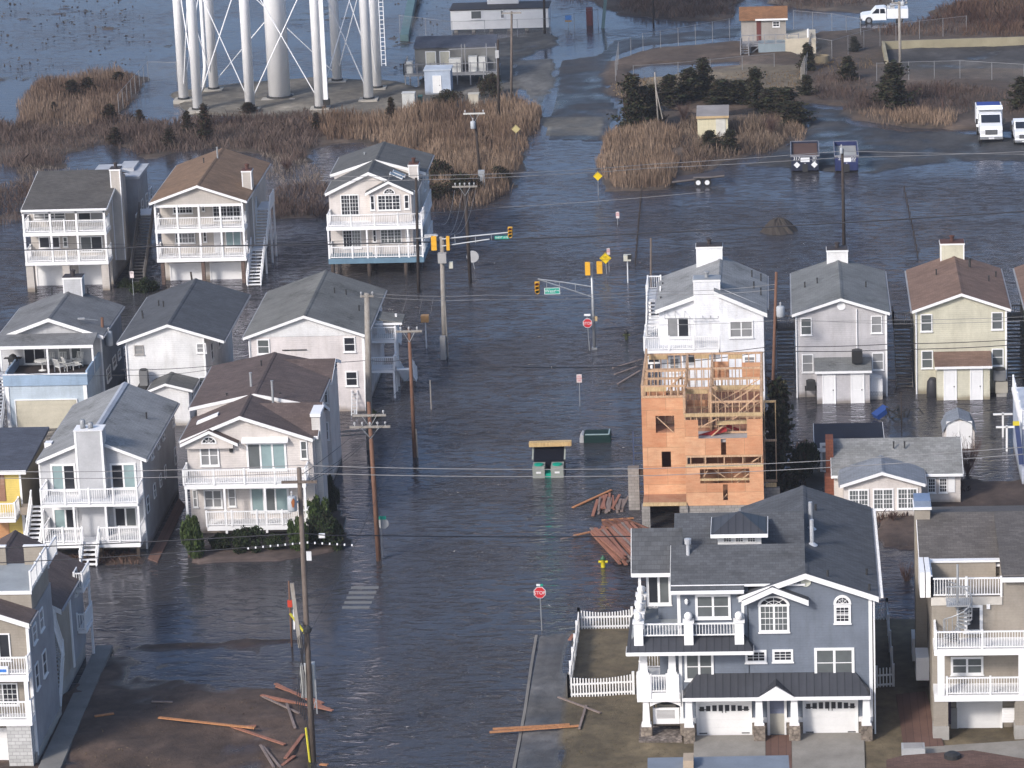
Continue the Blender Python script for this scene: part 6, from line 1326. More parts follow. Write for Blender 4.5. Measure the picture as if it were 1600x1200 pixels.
crossarm('b',PY(575,462,POLES['b'][1].y)[1],.9,WPL,2,brace=False)
t,g,xt,zt=POLES['b']; z=PY(550,677,g.y)[1]
for k in (0,.28): MB().beam((g.x-2.05,g.y-.2,z-.12+k),(g.x-.05,g.y-.2,z+k),.1,.1).build('side_arm',WPL,t)
pole('c',(648,714),(639,513),'slim red-brown pole with a crossarm standing in the open street',.15,WPR); crossarm('c',PY(639,517,POLES['c'][1].y)[1],1.75,WPL,3)
t,g,xt,zt=POLES['c']; MB().tube([(g.x+.22,g.y-.12,-.3),(g.x+.19,g.y-.12,PY(647,670,g.y)[1])],.05,6).build('conduit',WPL,t)
pole('d',(489,1189),(467,731),'tallest near pole, dark brown, carrying a rust-streaked transformer',.18,WP,r1=.12)
crossarm('d',PY(469,752,POLES['d'][1].y)[1],1.85,WP,0,brace=False); transformer('d',449,464,775,798)
t,g,xt,zt=POLES['d']; _rx,_rz=PY(458,793,g.y-.66); MB().prism([(_rx-.04,_rz),(_rx+.05,_rz),(_rx+.10,_rz+.35),(_rx+.02,_rz+.5),(_rx-.09,_rz+.3)],g.y-.66,g.y-.60).build('rust_stain',mat('rust',(.30,.10,.03),.8),t)
MB().box(xt+.16,xt+.42,g.y-.22,g.y-.16,PY(474,874,g.y)[1],PY(474,860,g.y)[1]).build('pole_notice',mat('notice_white',(.72,.72,.72),.6),t)
z0=PY(483,1115,g.y)[1]; z1=PY(477,910,g.y)[1]
MB().beam((g.x-.3,g.y-.12,PY(480,1010,g.y)[1]),(g.x-.55,g.y-.12,z1),.2,.16).build('splint',WPL,t)
MB().box(g.x-.45,g.x+.0,g.y+.15,g.y+.6,PY(480,1092,g.y)[1],PY(480,1042,g.y)[1]).box(g.x+.06,g.x+.32,g.y+.12,g.y+.6,PY(490,1090,g.y)[1],PY(490,1040,g.y)[1]).build('cable_box',mat('pale_box',(.50,.50,.48),.6),t)
MB().tube([(g.x-.14,g.y-.2,.0),(g.x-.25,g.y-.2,PY(480,1135,g.y)[1])],.06,6).build('guy_guard',mat('guard_yellow',(.62,.55,.05),.5),t)
MB().box(g.x+.34,g.x+.40,g.y-.05,g.y,PY(497,1115,g.y)[1],PY(497,1062,g.y)[1]).beam((g.x+.37,g.y,PY(497,1090,g.y)[1]),(g.x+.1,g.y,PY(490,1115,g.y)[1]),.05).build('bracket',STL,t)
# hanging tangle of cables
cb=MB(); z=PY(482,985,g.y)[1]
for k in range(5): cb.tube([(g.x-.1+.05*k,g.y-.2,z+.6-.1*k),(g.x+.1-.12*k,g.y-.3,z-.3),(g.x-.25+.03*k,g.y-.25,z-1.2-.3*k),(g.x-.7+.1*k,g.y-.2,PY(480,1100,g.y)[1]-.2*k)],.025,5)
cb.build('loose_cable',WIRE,t); MB().lathe((g.x+.15,g.y-.2,z-.1),[(.02,0),(.2,.1),(.22,.3),(.05,.45)],8).build('cable_coil',M_black,t)
pole('e',(456,1010),(451,908),'thin broken pole stub with red flag and yellow strut beside the near pole',.07,WPR,r1=.05,name='pole_stub',cat='pole')
t,g,xt,zt=POLES['e']; MB().box(xt-.13,xt+.13,g.y-.1,g.y+.1,PY(452,948,g.y)[1],PY(452,938,g.y)[1]).build('flag',mat('flag_red',(.6,.06,.03),.7),t)
a=PY(453,958,g.y); b=PY(477,990,g.y); MB().beam((a[0],g.y,a[1]),(b[0],g.y,b[1]),.12).build('strut',mat('guard_yellow',(.62,.55,.05),.5),t); a=PY(459,952,g.y);b=PY(460,983,g.y); MB().beam((a[0],g.y,a[1]),(b[0],g.y,b[1]),.09).build('marker_tube',trim,t)
pole('f',(654,456),(650,278),'dark pole with a street light arm in front of the house on piles',.14,WPD)
t,g,xt,zt=POLES['f']; z=PY(655,372,g.y)[1]; p=PY(690,372,g.y); la=MB().beam((g.x-.1,g.y-.1,z),(g.x+.9,g.y-.5,z+.15),.07).build('lamp_arm',STL,t)
q=PY(670,369,g.y-.6); MB().add([(q[0]-.35,g.y-.75,q[1]-.12),(q[0]+.75,g.y-.85,q[1]+.05),(q[0]+.75,g.y-.45,q[1]+.05),(q[0]-.35,g.y-.35,q[1]-.12),(q[0]-.35,g.y-.75,q[1]+.1),(q[0]+.6,g.y-.8,q[1]+.15),(q[0]+.6,g.y-.45,q[1]+.15),(q[0]-.35,g.y-.35,q[1]+.1)],[(3,2,1,0),(4,5,6,7),(0,1,5,4),(1,2,6,5),(2,3,7,6),(3,0,4,7)]).build('lamp_head',INS,t)
pole('g',(735,441),(726,286),'dark pole with five-insulator crossarm left of the flooded street',.15,WPD,r1=.15); crossarm('g',PY(727,291,POLES['g'][1].y)[1],2.0,WPL,5)
pole('h',(753,300),(740.5,170),'pole with pale top crossarm and tall grey transformer in front of the reeds',.13,WPD,zg=.1); crossarm('h',PY(741,177,POLES['h'][1].y)[1],1.9,mat('arm_white',(.55,.54,.5),.7),2); transformer('h',735,743,189,201,-.3); transformer('h',747.5,757.5,266,291,-.4,sq=True)
pole('i',(779,190),(778,62),'dark pole beside the equipment platform with a metered box',.15,WPD,zg=.1); t,g,xt,zt=POLES['i']; MB().box(xt-.3,xt+.05,g.y-.3,g.y-.1,PY(776,90,g.y)[1],PY(776,78,g.y)[1]).build('meter_box',INS,t)
pole('j',(798.5,170),(799.5,18),'pole with crossarm and pale lower sleeve right of the white trailer',.14,WP,zg=.1); crossarm('j',PY(800,20,POLES['j'][1].y)[1],1.9,WPL,2,brace=False)
pole('k',(851,55),(849,-60),'dark pole at the right end of the white trailer',.16,WPD)
pole('l',(1021,34),(1019,-60),'thin dark pole in the brush at the top edge of the photo',.12,WPD,zg=.1)
pole('m',(1407,120),(1405,2),'grey pole with small transformer beside the white utility truck',.17,WPL,zg=.1); transformer('m',1407,1414,2,9,-.3); crossarm('m',PY(1405,4,POLES['m'][1].y)[1],1.6,WPL,2,brace=False)
pole('n',(1030,207),(1023,113),'bare leaning grey pole beside the dark cedars',.09,WPL,zg=.1)
t,g,xt,zt=POLES['n']; MB().beam((g.x+.35,g.y,1.4),(xt+.05,g.y,zt-1.5),.1).build('splint',WPL,t)
pole('o',(1319,390),(1316,232),'dark pole in front of the dark blue dumpster',.15,WPD); transformer('o',1312.5,1317,231,240,-.2)
pole('p',(1017,520),(1017,372),'thin weathered pole at the left wall of the white house',.10,WP)
pole('q',(1206,640),(1213,425),'red-brown pole between the white house and the pale grey house',.13,WPR); transformer('q',1213,1226,478,495,-.3)
pole('r',(163,628),(159.5,496),'brown pole with cylinder transformer and lamp beside the sky blue house',.15,WPR); transformer('r',165,176,517,540,-.35)
t,g,xt,zt=POLES['r']; z=PY(150,500,g.y)[1]; MB().beam((g.x,g.y-.1,z),(g.x-1.0,g.y-.5,z+.25),.05).build('lamp_arm',STL,t); MB().beam((g.x-.9,g.y-.45,z+.25),(g.x-1.35,g.y-.6,z+.28),.18,.1).build('lamp_head',INS,t)
pole('s',(1409,668),(1408,612),'short thin dark post behind the submerged debris pile',.05,WPD,name='service_post',cat='post')
pole('t',(302,446),(298,425),'short broken post by the garage of the tan-roofed house',.1,WPD,name='broken_post',cat='post')
pole('u',(695,558),(690,370),'signal pole in weathered wood with control boxes at the intersection',.2,WPL,r1=.17,name='signal_pole',cat='traffic light')
t,g,xt,zt=POLES['u']; Yu=g.y
def signal_head(t,px0,px1,b0,b1,y,n=3,back=False):
    x0,_=PY(px0,(b0+b1)/2,y); x1,_=PY(px1,(b0+b1)/2,y); z1=PY((px0+px1)/2,b0,y)[1]; z0=PY((px0+px1)/2,b1,y)[1]; x=(x0+x1)/2; w=abs(x1-x0)
    b=MB(); h_=(z1-z0)/n
    for k in range(n): b.box(x-w*.42,x+w*.42,y-.12,y+.12,z0+k*h_+.015,z0+(k+1)*h_-.015)
    b.box(x-w*.3,x+w*.3,y-.1,y+.1,z0,z1); o=b.build('signal_head',SIG,t)
    for k in range(0 if back else n):
        zc=z0+(k+.5)*h_; MB().tube([(x,y-.121,zc),(x,y-.30,zc-.03)],w*.36,10,cap=False).build('visor',SIG,o)
        col={2:(.12,.01,.01),1:(.12,.06,.01),0:(.01,.06,.03)}[2-k if n==3 else 0] if False else ((.01,.05,.03),(.10,.06,.01),(.14,.01,.01))[k]
        MB().tube([(x,y-.121,zc),(x,y-.135,zc)],w*.32,10).build('lens',mat('lens_%s'%('green','amber','red')[k],col,.2),o)
    return o
signal_head(t,673,683,369,391,g.y-.3,back=True); signal_head(t,697,703,369,391,g.y-.3,back=True)
z=PY(700,368,g.y)[1]; p1=PY(800,362,g.y); p2=PY(720,380,g.y)
MB().tube([(xt,g.y-.15,PY(692,373,g.y)[1]),(p1[0],g.y-.15,p1[1])],.06,6).tube([(xt,g.y-.15,PY(692,384,g.y)[1]),(PY(765,373,g.y)[0],g.y-.15,PY(765,373,g.y)[1])],.05,6).build('mast_arm',STL,t)
ms_=MB()
for a in (711,743,768): q=PY(a,370,g.y); ms_.beam((q[0],g.y-.15,PY(a,368,g.y)[1]+.1),(q[0],g.y-.15,PY(a,379 if a<760 else 374,g.y)[1]),.04)
ms_.build('arm_strut',STL,t); signal_head(t,793,801.5,354.5,369.5,g.y-.2)
def text_obj(s,size,x,y,z,parent,m,align='CENTER',ext=.004,rot=None,name='lettering'):
    c=bpy.data.curves.new(name,'FONT'); c.body=s; c.size=size; c.align_x=align; c.align_y='CENTER'; c.extrude=ext; c.materials.append(m)
    o=bpy.data.objects.new('tmp',c); COL.objects.link(o); dg=bpy.context.evaluated_depsgraph_get(); me=bpy.data.meshes.new_from_object(o.evaluated_get(dg)); bpy.data.objects.remove(o)
    n=bpy.data.objects.new(name,me); COL.objects.link(n); me.name=name
    n.rotation_euler=rot or (math.radians(90),0,0); n.location=Vector((x,y,z))-Vector(parent['_w']); n.parent=parent; n['_w']=parent['_w']; return n
GRN=mat('sign_green',(.0,.30,.21),.5); SW=mat('sign_white',(.75,.75,.75),.5); SR=mat('sign_red',(.55,.02,.03),.5); SY=mat('sign_yellow',(.80,.55,.01),.5); SB=mat('sign_black',(.02,.02,.02),.5)
def panel(t,px0,px1,b0,b1,y,m,name='sign_panel',border=None,th=.03):
    x0,_=PY(px0,(b0+b1)/2,y); x1,_=PY(px1,(b0+b1)/2,y); z1=PY((px0+px1)/2,b0,y)[1]; z0=PY((px0+px1)/2,b1,y)[1]
    o=MB().box(x0,x1,y-th,y,z0,z1).build(name,m,t)
    if border: 
        e=.035; MB().box(x0,x1,y-th-.006,y-th-.002,z0,z0+e).box(x0,x1,y-th-.006,y-th-.002,z1-e,z1).box(x0,x0+e,y-th-.006,y-th-.002,z0+e,z1-e).box(x1-e,x1,y-th-.006,y-th-.002,z0+e,z1-e).build('border',border,o)
    return o,(x0+x1)/2,(z0+z1)/2,x1-x0,z1-z0
o,x,z_,w,hh=panel(t,773,795,368.5,373.5,g.y-.2,GRN,'street_sign'); text_obj('WEST AVE',hh*.85,x,g.y-.24,z_,o,SW)
panel(t,685,698,394,409,g.y-.3,CABM,'control_box',th=.5); panel(t,702,708,408,418,g.y-.2,mat('box_cream',(.6,.58,.48),.6),'control_box',th=.3)
MB().tube([(g.x+.25,g.y-.1,-.3),(g.x+.2,g.y-.1,PY(698,470,g.y)[1])],.06,6).build('conduit',WPL,t)
gc=G(691,560,0); cab=thing('control_cabinet','tall grey traffic control cabinet beside the wooden signal pole','cabinet',(gc.x,gc.y-.3,-.3)); x0,z1=PY(687,527,gc.y-.4); x1,_=PY(695.5,527,gc.y-.4)
MB().box(x0,x1,gc.y-.4,gc.y+.1,-.3,z1).build('casing',CABM,cab); MB().box(x0+.04,x1-.04,gc.y-.43,gc.y-.402,.3,z1-.1).build('door',CABM,cab)
# metal signal pole on the right
pole('v',(929,545),(924,410),'grey steel signal pole with mast arm right of the flooded crossing',.13,STL,r1=.1,name='signal_pole',cat='traffic light')
t,g,xt,zt=POLES['v']; signal_head(t,913.5,923,409.5,430,g.y-.3,back=True); signal_head(t,931.5,942,408.5,427.5,g.y-.3,back=True)
pa=PY(925,448,g.y); pb=PY(925,464,g.y); pc=PY(840,436,g.y); pd=PY(843,437,g.y)
MB().tube([(pa[0],g.y,pa[1]),(PY(880,441,g.y)[0],g.y,PY(880,441,g.y)[1]),(pc[0],g.y,pc[1])],.05,6).tube([(pb[0],g.y,pb[1]),(pd[0],g.y,pd[1])],.045,6).build('mast_arm',STL,t)
m2=MB()
for a,b0,b1 in ((874,440,448),(899,445,455),(854,438,449)): q=PY(a,b0,g.y); r_=PY(a,b1,g.y); m2.beam((q[0],g.y,q[1]),(r_[0],g.y,r_[1]),.04)
m2.build('arm_strut',STL,t); signal_head(t,835,844,440,457.5,g.y-.1)
o,x,z_,w,hh=panel(t,850.5,875,449.5,459.5,g.y-.1,GRN,'street_sign',SW); text_obj('West',hh*.72,x-w*.14,g.y-.14,z_,o,SW); text_obj('Ave',hh*.42,x+w*.3,g.y-.14,z_+hh*.08,o,SW)
panel(t,929.5,933.5,494,501,g.y-.2,mat('box_tan',(.45,.33,.18),.6),'push_button_box',th=.15); MB().box(g.x-.2,g.x+.2,g.y-.2,g.y+.2,-.3,.12).build('base_plate',STL,t)
def octo(t,cx,b,r,y,m,name='sign_panel',back=False):
    x,z=PY(cx,b,y); pts=[(x+math.cos(math.radians(22.5+45*k))*r,z+math.sin(math.radians(22.5+45*k))*r) for k in range(8)]
    w_=MB().prism(pts,y-.02,y).build(name,SW if not back else INS,t)
    if not back:
        MB().prism([(x+(p-x)*.92,z+(q-z)*.92) for p,q in pts],y-.026,y-.021).build('red_face',m,w_); text_obj('STOP',r*.78,x,y-.032,z-.02,w_,SW)
    return w_
def signpost(base,top,label,r=.035,m=STL,cat='street sign',name='street_sign',zg=0):
    g=G(*base,zg); x,z=PY(*top,g.y); t=thing(name,label,cat,(g.x,g.y,zg-.3)); MB().tube([(g.x,g.y,zg-.4),(x,g.y,z)],r,6).build('post',m,t); return t,g,x,z
t,g,x,z=signpost((921.5,548),(917,492),'red stop sign beside the steel signal pole','') if False else signpost((921.5,548),(917,491),'red stop sign standing beside the steel signal pole',cat='stop sign',name='stop_sign'); octo(t,918,504.8,.37,g.y-.06,SR); o,*_=panel(t,912.5,922.5,490.5,493.5,g.y-.05,SW,'name_plate')
t,g,x,z=signpost((847,985),(843,915),'red stop sign at the end of the near sidewalk',cat='stop sign',name='stop_sign'); octo(t,843.3,925.8,.37,g.y-.06,SR)
for a,b in ((838,844),(844.3,848.5)): panel(t,a,b,912.5,915.5,g.y-.05,SW if a<840 else GRN,'name_plate')
t,g,x,z=signpost((598,872),(595,808),'back of a stop sign with green street plates on the leaning red pole',cat='stop sign',name='stop_sign'); octo(t,598.5,818,.36,g.y+.08,SR,back=True); o,xx,zz,w,hh=panel(t,592,603,806.5,811.5,g.y,GRN,'name_plate')
def diamond(t,cx,b,r,y,m=SY,txt=None):
    x,z=PY(cx,b,y); w_=MB().prism([(x-r,z),(x,z-r),(x+r,z),(x,z+r)],y-.02,y).build('sign_panel',m,t); MB().prism([(x-r*.9,z),(x-r*.84,z),(x,z+r*.84),(x,z+r*.9)],y-.026,y-.021).prism([(x+r*.9,z),(x,z+r*.9),(x,z+r*.84),(x+r*.84,z)],y-.026,y-.021).build('border',SB,w_)
    if txt:
        for k,s in enumerate(txt): text_obj(s,r*.42,x,y-.03,z+r*.2-k*r*.42,w_,SB)
t,g,x,z=signpost((948,428),(946,396),'yellow diamond warning sign reading NO OUTLET behind the signal pole',cat='warning sign'); diamond(t,946,403.5,.47,g.y-.05,SY,('NO','OUTLET'))
t,g,x,z=signpost((935,305),(934,268),'bright yellow diamond sign at the corner of the tall reeds',cat='warning sign',zg=0); diamond(t,934,275,.42,g.y-.05,SY,None)
t,g,x,z=signpost((807,222),(806,195),'pale faded yellow diamond sign in the left reeds',cat='warning sign',zg=.1); diamond(t,806,201.5,.42,g.y-.05,mat('sign_faded',(.5,.42,.2),.6))
def small_sign(base,pr,label,lines,col=SR,cat='parking sign'):
    t,g,x,z=signpost(base,((pr[0]+pr[1])/2,pr[2]-1),label,.03,cat=cat,name='street_sign'); o,xx,zz,w,hh=panel(t,*pr,g.y-.05,mat('sign_pinkish',(.72,.62,.60),.5)); 
    for k,s in enumerate(lines): text_obj(s,hh*.26,xx,g.y-.09,zz+hh*.26-k*hh*.27,o,col)
small_sign((906,635),(901,909,585,597.5),'small white parking sign standing in open water in mid street',('NO','STOP','ON'))
small_sign((952,425),(948,953,388,398),'small white sign above the yellow NO OUTLET diamond',('NO','PARK'))
small_sign((965,352),(962.5,967.5,331,341),'small white sign in open water north of the crossing',('NO','PARK'))
small_sign((209,462),(203,209,424,434),'small white sign in front of the leftmost back house',('NO',),SB)
t,g,x,z=signpost((674,640),(672,594),'bare grey sign post alone in the left of the street',.05,m=WPL,cat='post',name='bare_post')
t,g,x,z=signpost((743,420),(736,395),'round white plate on a thin post right of the dark pole',.04,cat='street sign'); x_,z_=PY(738.5,401,g.y-.05); MB().tube([(x_,g.y-.03,z_),(x_,g.y-.06,z_)],.5,18).build('round_plate',INS,t)
def mailbox(base,r,label,m,top=None):
    t,g,x,z=signpost(base,((r[0]+r[1])/2,r[3]),label,.05,m=SW,cat='mailbox',name='mailbox'); panel(t,*r,g.y-.0,m,'box',th=.55); 
    panel(t,r[0]-1 if False else r[1]-3,r[1]+.5,r[2],r[3],g.y-.56,M_black if m is not TANB else m,'box_door',th=.03) if False else None; return t,g
TANB=mat('box_orange_tan',(.55,.30,.12),.6)
t,g=mailbox((666.5,543),(658.5,670.5,491,501),'orange-tan newspaper box on a white post by the crossing',TANB)
t,g=mailbox((981,442),(974.5,986,397,405.5),'black and white box on a post right of the yellow sign',mat('box_cream',(.6,.58,.48),.6)); panel(t,980.5,987,398,405,g.y-.57,M_black,'box_front')
# wires: (pixel, depth plane) end points with a sag
def wire(label,pts,r=.022,m=WIRE,sag=.5,n=14,group=None,name='overhead_wire'):
    P=[]
    for (a,y0),(b,y1) in zip(pts[:-1],pts[1:]):
        x0,z0=PY(*a,y0); x1,z1=PY(*b,y1)
        for i in range(n+(b==pts[-1][0])):
            t=i/n; P.append((lerp(x0,x1,t),lerp(y0,y1,t),lerp(z0,z1,t)-sag*4*t*(1-t)))
    o=MB().tube(P,r,5).build(name,m,None); tag(o,label,'wire',group); return o
Yd=POLES['d'][1].y; Ya=POLES['a'][1].y; Yb=POLES['b'][1].y; Yq=POLES['q'][1].y; Yf=POLES['f'][1].y; Yg=POLES['g'][1].y; Yo=POLES['o'][1].y; Yv=POLES['v'][1].y; Yc=POLES['c'][1].y
GW='overhead wires along and across the street'
wire('pale upper wire through the top of the tallest near pole',[((-20,737),Yd),((467,727),Yd),((1020,732),Yd),((1620,697),Yd)],.02,WIREL,.12,group=GW)
wire('pale lower wire passing just under the tallest pole tip',[((-20,747),Yd),((467,739),Yd),((1020,743),Yd),((1620,708),Yd)],.02,WIREL,.12,group=GW)
wire('dark cable from the left edge to the near pole at balcony height',[((-20,857),Yd),((475,833),Yd),((545,836),Yd+1),((985,838),Yd+17)],.03,WIRE,.06,group=GW)
wire('second dark cable below it on the left of the near pole',[((-20,880),Yd),((476,848),Yd)],.025,WIRE,.1,group=GW)
t=wire('dark cable hung with white clips right of the near pole',[((385,857),Yd),((476,848),Yd),((552,851),Yd+1)],.025,WIRE,.05)
cm=MB()
for k in range(15): 
    a=lerp(388,550,k/14); b=lerp(856,847,min(1,(k/14)*1.8)) if k<8 else lerp(847,851,(k-8)/6); x,z=PY(a,b,Yd); cm.box(x-.035,x+.035,Yd-.06,Yd+.02,z-.06,z+.03)
cm.build('white_clips',trim,t)['kind']='stuff'
x,z=PY(503,837,Yd+.8); tag(MB().box(x-.16,x+.16,Yd+.7,Yd+.85,z-.1,z+.12).build('cable_junction',trim),'small white junction box on the dark cable over the hedge','junction box')
for k,(a,b,c,d) in enumerate((((472,741),Yd,(640,590),Ya+6),((480,752),Yd,(655,610),Ya+6),((484,752),Yd,(600,660),Ya))):
    wire(('thin wire rising right from the near pole past the cream house','second thin wire rising right from the near pole','short wire between near pole crossarm and the leaning pole')[k],[(a,b),(c,d)],.014,WIRE,.4,group=GW)
wire('guy wire slanting from the near pole to the leaning red pole',[((486,985),Yd),((592,770),Ya)],.014,WIRE,.2)
wire('guy wire slanting from the street pole down past the stop sign',[((625,690),Ya+2),((540,880),Ya+.5)],.012,WIRE,.1)
wire('dark heavy cable across the back from the left edge to the signal pole',[((-20,391),Yf),((240,385),Yf),((652,378),Yf),((735,374),Yg),((960,367),Yg),((1620,329),Yg)],.05,WIRE,.08,group=GW)
wire('thin dark cable just above the heavy one at the back left',[((-20,378),Yf+2),((380,383),Yf+2),((652,370),Yf)],.016,WIRE,.05,group=GW)
wire('pale upper wire behind the house on piles towards the dumpsters',[((500,276),Yf),((650,274),Yf),((842,269),Yf+3),((1010,257),Yf+8),((1318,236),Yo),((1620,241),Yo+3)],.024,WIREL,.05,group=GW)
wire('pale lower wire behind the house on piles towards the dumpsters',[((500,282),Yf),((650,281),Yf),((842,274),Yf+3),((1010,263),Yf+8),((1318,246),Yo),((1620,236),Yo+3)],.024,WIREL,.05,group=GW)
wire('thin wire from deck of the piled house across the reeds',[((520,338),Yf),((652,333),Yf),((780,324),Yf+20),((1100,300),Yo)],.016,WIREL,.1,group=GW)
wire('pale wire from the grey pole top across the street',[((574,458),Yb),((760,461),Yb+2),((1030,455),Yq),((1213,444),Yq)],.018,WIREL,.15,group=GW)
wire('second pale wire below it from the grey pole across the street',[((574,463),Yb),((760,468),Yb+2),((1030,460),Yq),((1213,452),Yq)],.018,WIREL,.15,group=GW)
wire('pale wire over the white house windows to the right edge',[((1010,508),Yq),((1213,501),Yq),((1400,500),Yq),((1620,494),Yq)],.016,WIREL,.06,group=GW)
wire('second pale wire over the pale grey house to the right edge',[((1213,497),Yq),((1400,506),Yq),((1620,500),Yq)],.016,WIREL,.06,group=GW)
wire('dark cable across the pale grey and yellow houses, upper of two',[((1000,560),Yq),((1208,541),Yq),((1400,537),Yq-.2),((1620,528),Yq)],.026,WIRE,.1,group=GW)
wire('dark cable across the pale grey and yellow houses, lower of two',[((655,573),Yb),((800,573),Yq-20),((1000,571),Yq),((1208,548),Yq),((1400,546),Yq-.2),((1620,536),Yq)],.03,WIRE,.1,group=GW)
wire('dark cable low across the pink house from the left',[((190,578),Yb+2),((380,566),Yb),((576,563),Yb),((640,560),Yb)],.022,WIRE,.15,group=GW)
wire('thin cable over the roofs of the blue and white houses',[((-20,578),Yb),((190,586),Yb),((340,575),Yb)],.016,WIRE,.2,group=GW)
for k,(a,c) in enumerate((((710,297),(690,350)),((722,297),(700,366)),((733,297),(705,366)),((743,297),(712,366)))):
    wire('drooping service wire %s below the five-insulator crossarm'%('farthest left','second from left','third from left','farthest right')[k],[(a,Yg),(c,POLES['u'][1].y)],.012,WIREL,.9)
for k,(a,b) in enumerate(((636,628),(660,655),(677,673))):
    g0=G(b,492,0); wire('hanging loose wire end %s over the flooded street'%('at left','in the middle','at right')[k],[((a,465),Yb+1),((b,490),Yb+1)],.010,WIREL,-.02)
# ================================================================ water tower
t=G(437,150,.25); tw=thing('water_tower','white water tower on eight tall legs with wide centre column at the top left','water tower',(t.x,t.y,.25))
WT=mat('tower_white',(.90,.89,.89),.45,var=.03); cc_=t
legs=[(287,153),(309,169),(334,137),(391,168.5),(500,166.5),(527,124),(576,152.5),(589,135)]
HT=30.0; LP=[]
for k,(a,b) in enumerate(legs):
    g=G(a,b,.45); LP.append(g); o=MB().tube([(g.x,g.y,.5),(g.x,g.y,HT)],.50,16,cap=True).build('leg',WT,tw,True)
    MB().lathe((g.x,g.y,.38),[(.62,0),(.6,.1),(.55,.16)],14).build('base_plate',M_black,o); MB().box(g.x-.95,g.x+.95,g.y-.9,g.y+.9,-.2,.36).build('footing',mat('footing_concrete',(.40,.37,.32),.9,'rough'),o)
g=G(437,150,.3); MB().tube([(g.x,g.y,.35),(g.x,g.y,HT+1)],1.12,24).build('centre_column',WT,tw,True); MB().lathe((g.x,g.y,.25),[(1.35,0),(1.3,.12),(1.15,.16)],20).build('base_plate',M_black,tw); MB().box(g.x-1.7,g.x+1.7,g.y-1.6,g.y+1.6,-.1,.24).build('footing',mat('footing_concrete',(.40,.37,.32),.9,'rough'),tw)
import math as _m
order=sorted(range(8),key=lambda k:_m.atan2(LP[k].y-g.y,LP[k].x-g.x))
for i in range(8):
    a=LP[order[i]]; b=LP[order[(i+1)%8]]
    for z0,z1 in ((.9,14.5),(15,28)):
        MB().tube([(a.x,a.y,z0),(b.x,b.y,z1)],.055,5).build('brace_rod',WT,tw); MB().tube([(b.x,b.y,z0),(a.x,a.y,z1)],.055,5).build('brace_rod',WT,tw)
MB().lathe((g.x,g.y,HT-.5),[(4,0),(9.5,1.2),(12.5,3.5),(13.5,6.5),(12.8,9.5),(9.5,12),(4,13.6),(.5,14)],40).build('tank',WT,tw,True)
l=LP[3]; a=G(327,137,.4); MB().tube([(a.x-.6,a.y,.5),(a.x-.3,a.y,2.6),(a.x-.3,a.y,10),(a.x-.3,a.y,HT)],.2,9).build('riser_pipe',WT,tw,True)
l=LP[4]; MB().box(l.x+.45,l.x+.85,l.y-.3,l.y+.2,.9,HT).build('cable_duct',WT,tw); MB().box(l.x+.25,l.x+1.0,l.y-.35,l.y+.3,.6,1.2).build('duct_base',M_black,tw)
l=LP[7]; lm=MB(); 
for s in (.62,1.05): lm.box(l.x+s-.04,l.x+s+.04,l.y-.3,l.y-.22,2.6,HT)
for k in range(40): lm.box(l.x+.62,l.x+1.05,l.y-.29,l.y-.24,2.8+k*.45,2.86+k*.45)
lm.build('ladder',WT,tw)
# ================================================================ buildings and gear north of the houses
FENM=mat('fence_steel',(.30,.30,.31),.6,metal=.4)
def mesh_mat():
    m=bpy.data.materials.new('chain_link'); m.use_nodes=True; nt=m.node_tree; N=nt.nodes; L=nt.links; b=N['Principled BSDF']; b.inputs['Base Color'].default_value=(.22,.22,.22,1); b.inputs['Alpha'].default_value=.22; b.inputs['Roughness'].default_value=.7
    tc=N.new('ShaderNodeTexCoord'); w=N.new('ShaderNodeTexNoise'); w.inputs['Scale'].default_value=2.0; L.new(tc.outputs['Object'],w.inputs[0]); r=N.new('ShaderNodeMapRange'); r.inputs[3].default_value=.05; r.inputs[4].default_value=.14; L.new(w.outputs[0],r.inputs[0]); L.new(r.outputs[0],b.inputs['Alpha']); return m
CL=mesh_mat()
def fence(label,pix,hgt=1.9,zg=.05,sp=3.0,m=FENM,mesh=True,pr=.032,rails=1,cat='fence'):
    pts=[G(a,b,zg) for a,b in pix]; t=thing('chain_link_fence' if mesh else 'post_fence',label,cat,tuple(pts[0]))
    rb=MB()
    for p,q in zip(pts[:-1],pts[1:]):
        L=(q-p).length; k=max(1,round(L/sp))
        for i in range(k+1 if q is pts[-1] or (q-pts[-1]).length<1e-6 else k):
            c=p.lerp(q,i/k); MB().tube([(c.x,c.y,zg-.5),(c.x,c.y,zg+hgt+.05)],pr,6).build('fence_post',m,t)
        for r_ in range(rails): rb.tube([(p.x,p.y,zg+hgt*(1-r_*.45)),(q.x,q.y,zg+hgt*(1-r_*.45))],pr*.6,5)
        if mesh: MB().quad((p.x,p.y,zg),(q.x,q.y,zg),(q.x,q.y,zg+hgt),(p.x,p.y,zg+hgt)).build('mesh_panel',CL,t)
    if rails: rb.build('rail',m,t)
    return t
fence('chain-link fence with barbed top running beside the marsh left of the water tower',[(186,178),(212,148),(232,126),(277,127)],2.0,.05,2.6)
fence('chain-link fence in front of the white trailer',[(625,52),(707,62),(860,57),(935,42)],2.0,.0,3.4)
fence('chain-link fence along the road bend and pond',[(962,128),(967,95),(1005,82),(1060,73),(1140,58)],2.0,.1,2.8)
fence('chain-link fence behind the pond on the right',[(990,127),(1060,122),(1160,112),(1210,108)],1.6,.1,4.0)
fence('chain-link fence from the tan yard to the far right',[(1258,128),(1268,88),(1300,93),(1350,78),(1400,66),(1510,54)],2.0,.2,3.0)
fence('chain-link fence along the flooded concrete yard at right',[(1370,128),(1420,126),(1500,124),(1600,130)],1.9,.2,3.2)
fence('post and wire fence behind the brown-roofed pump house',[(1240,45),(1300,50),(1345,58)],2.0,.0,3.0)
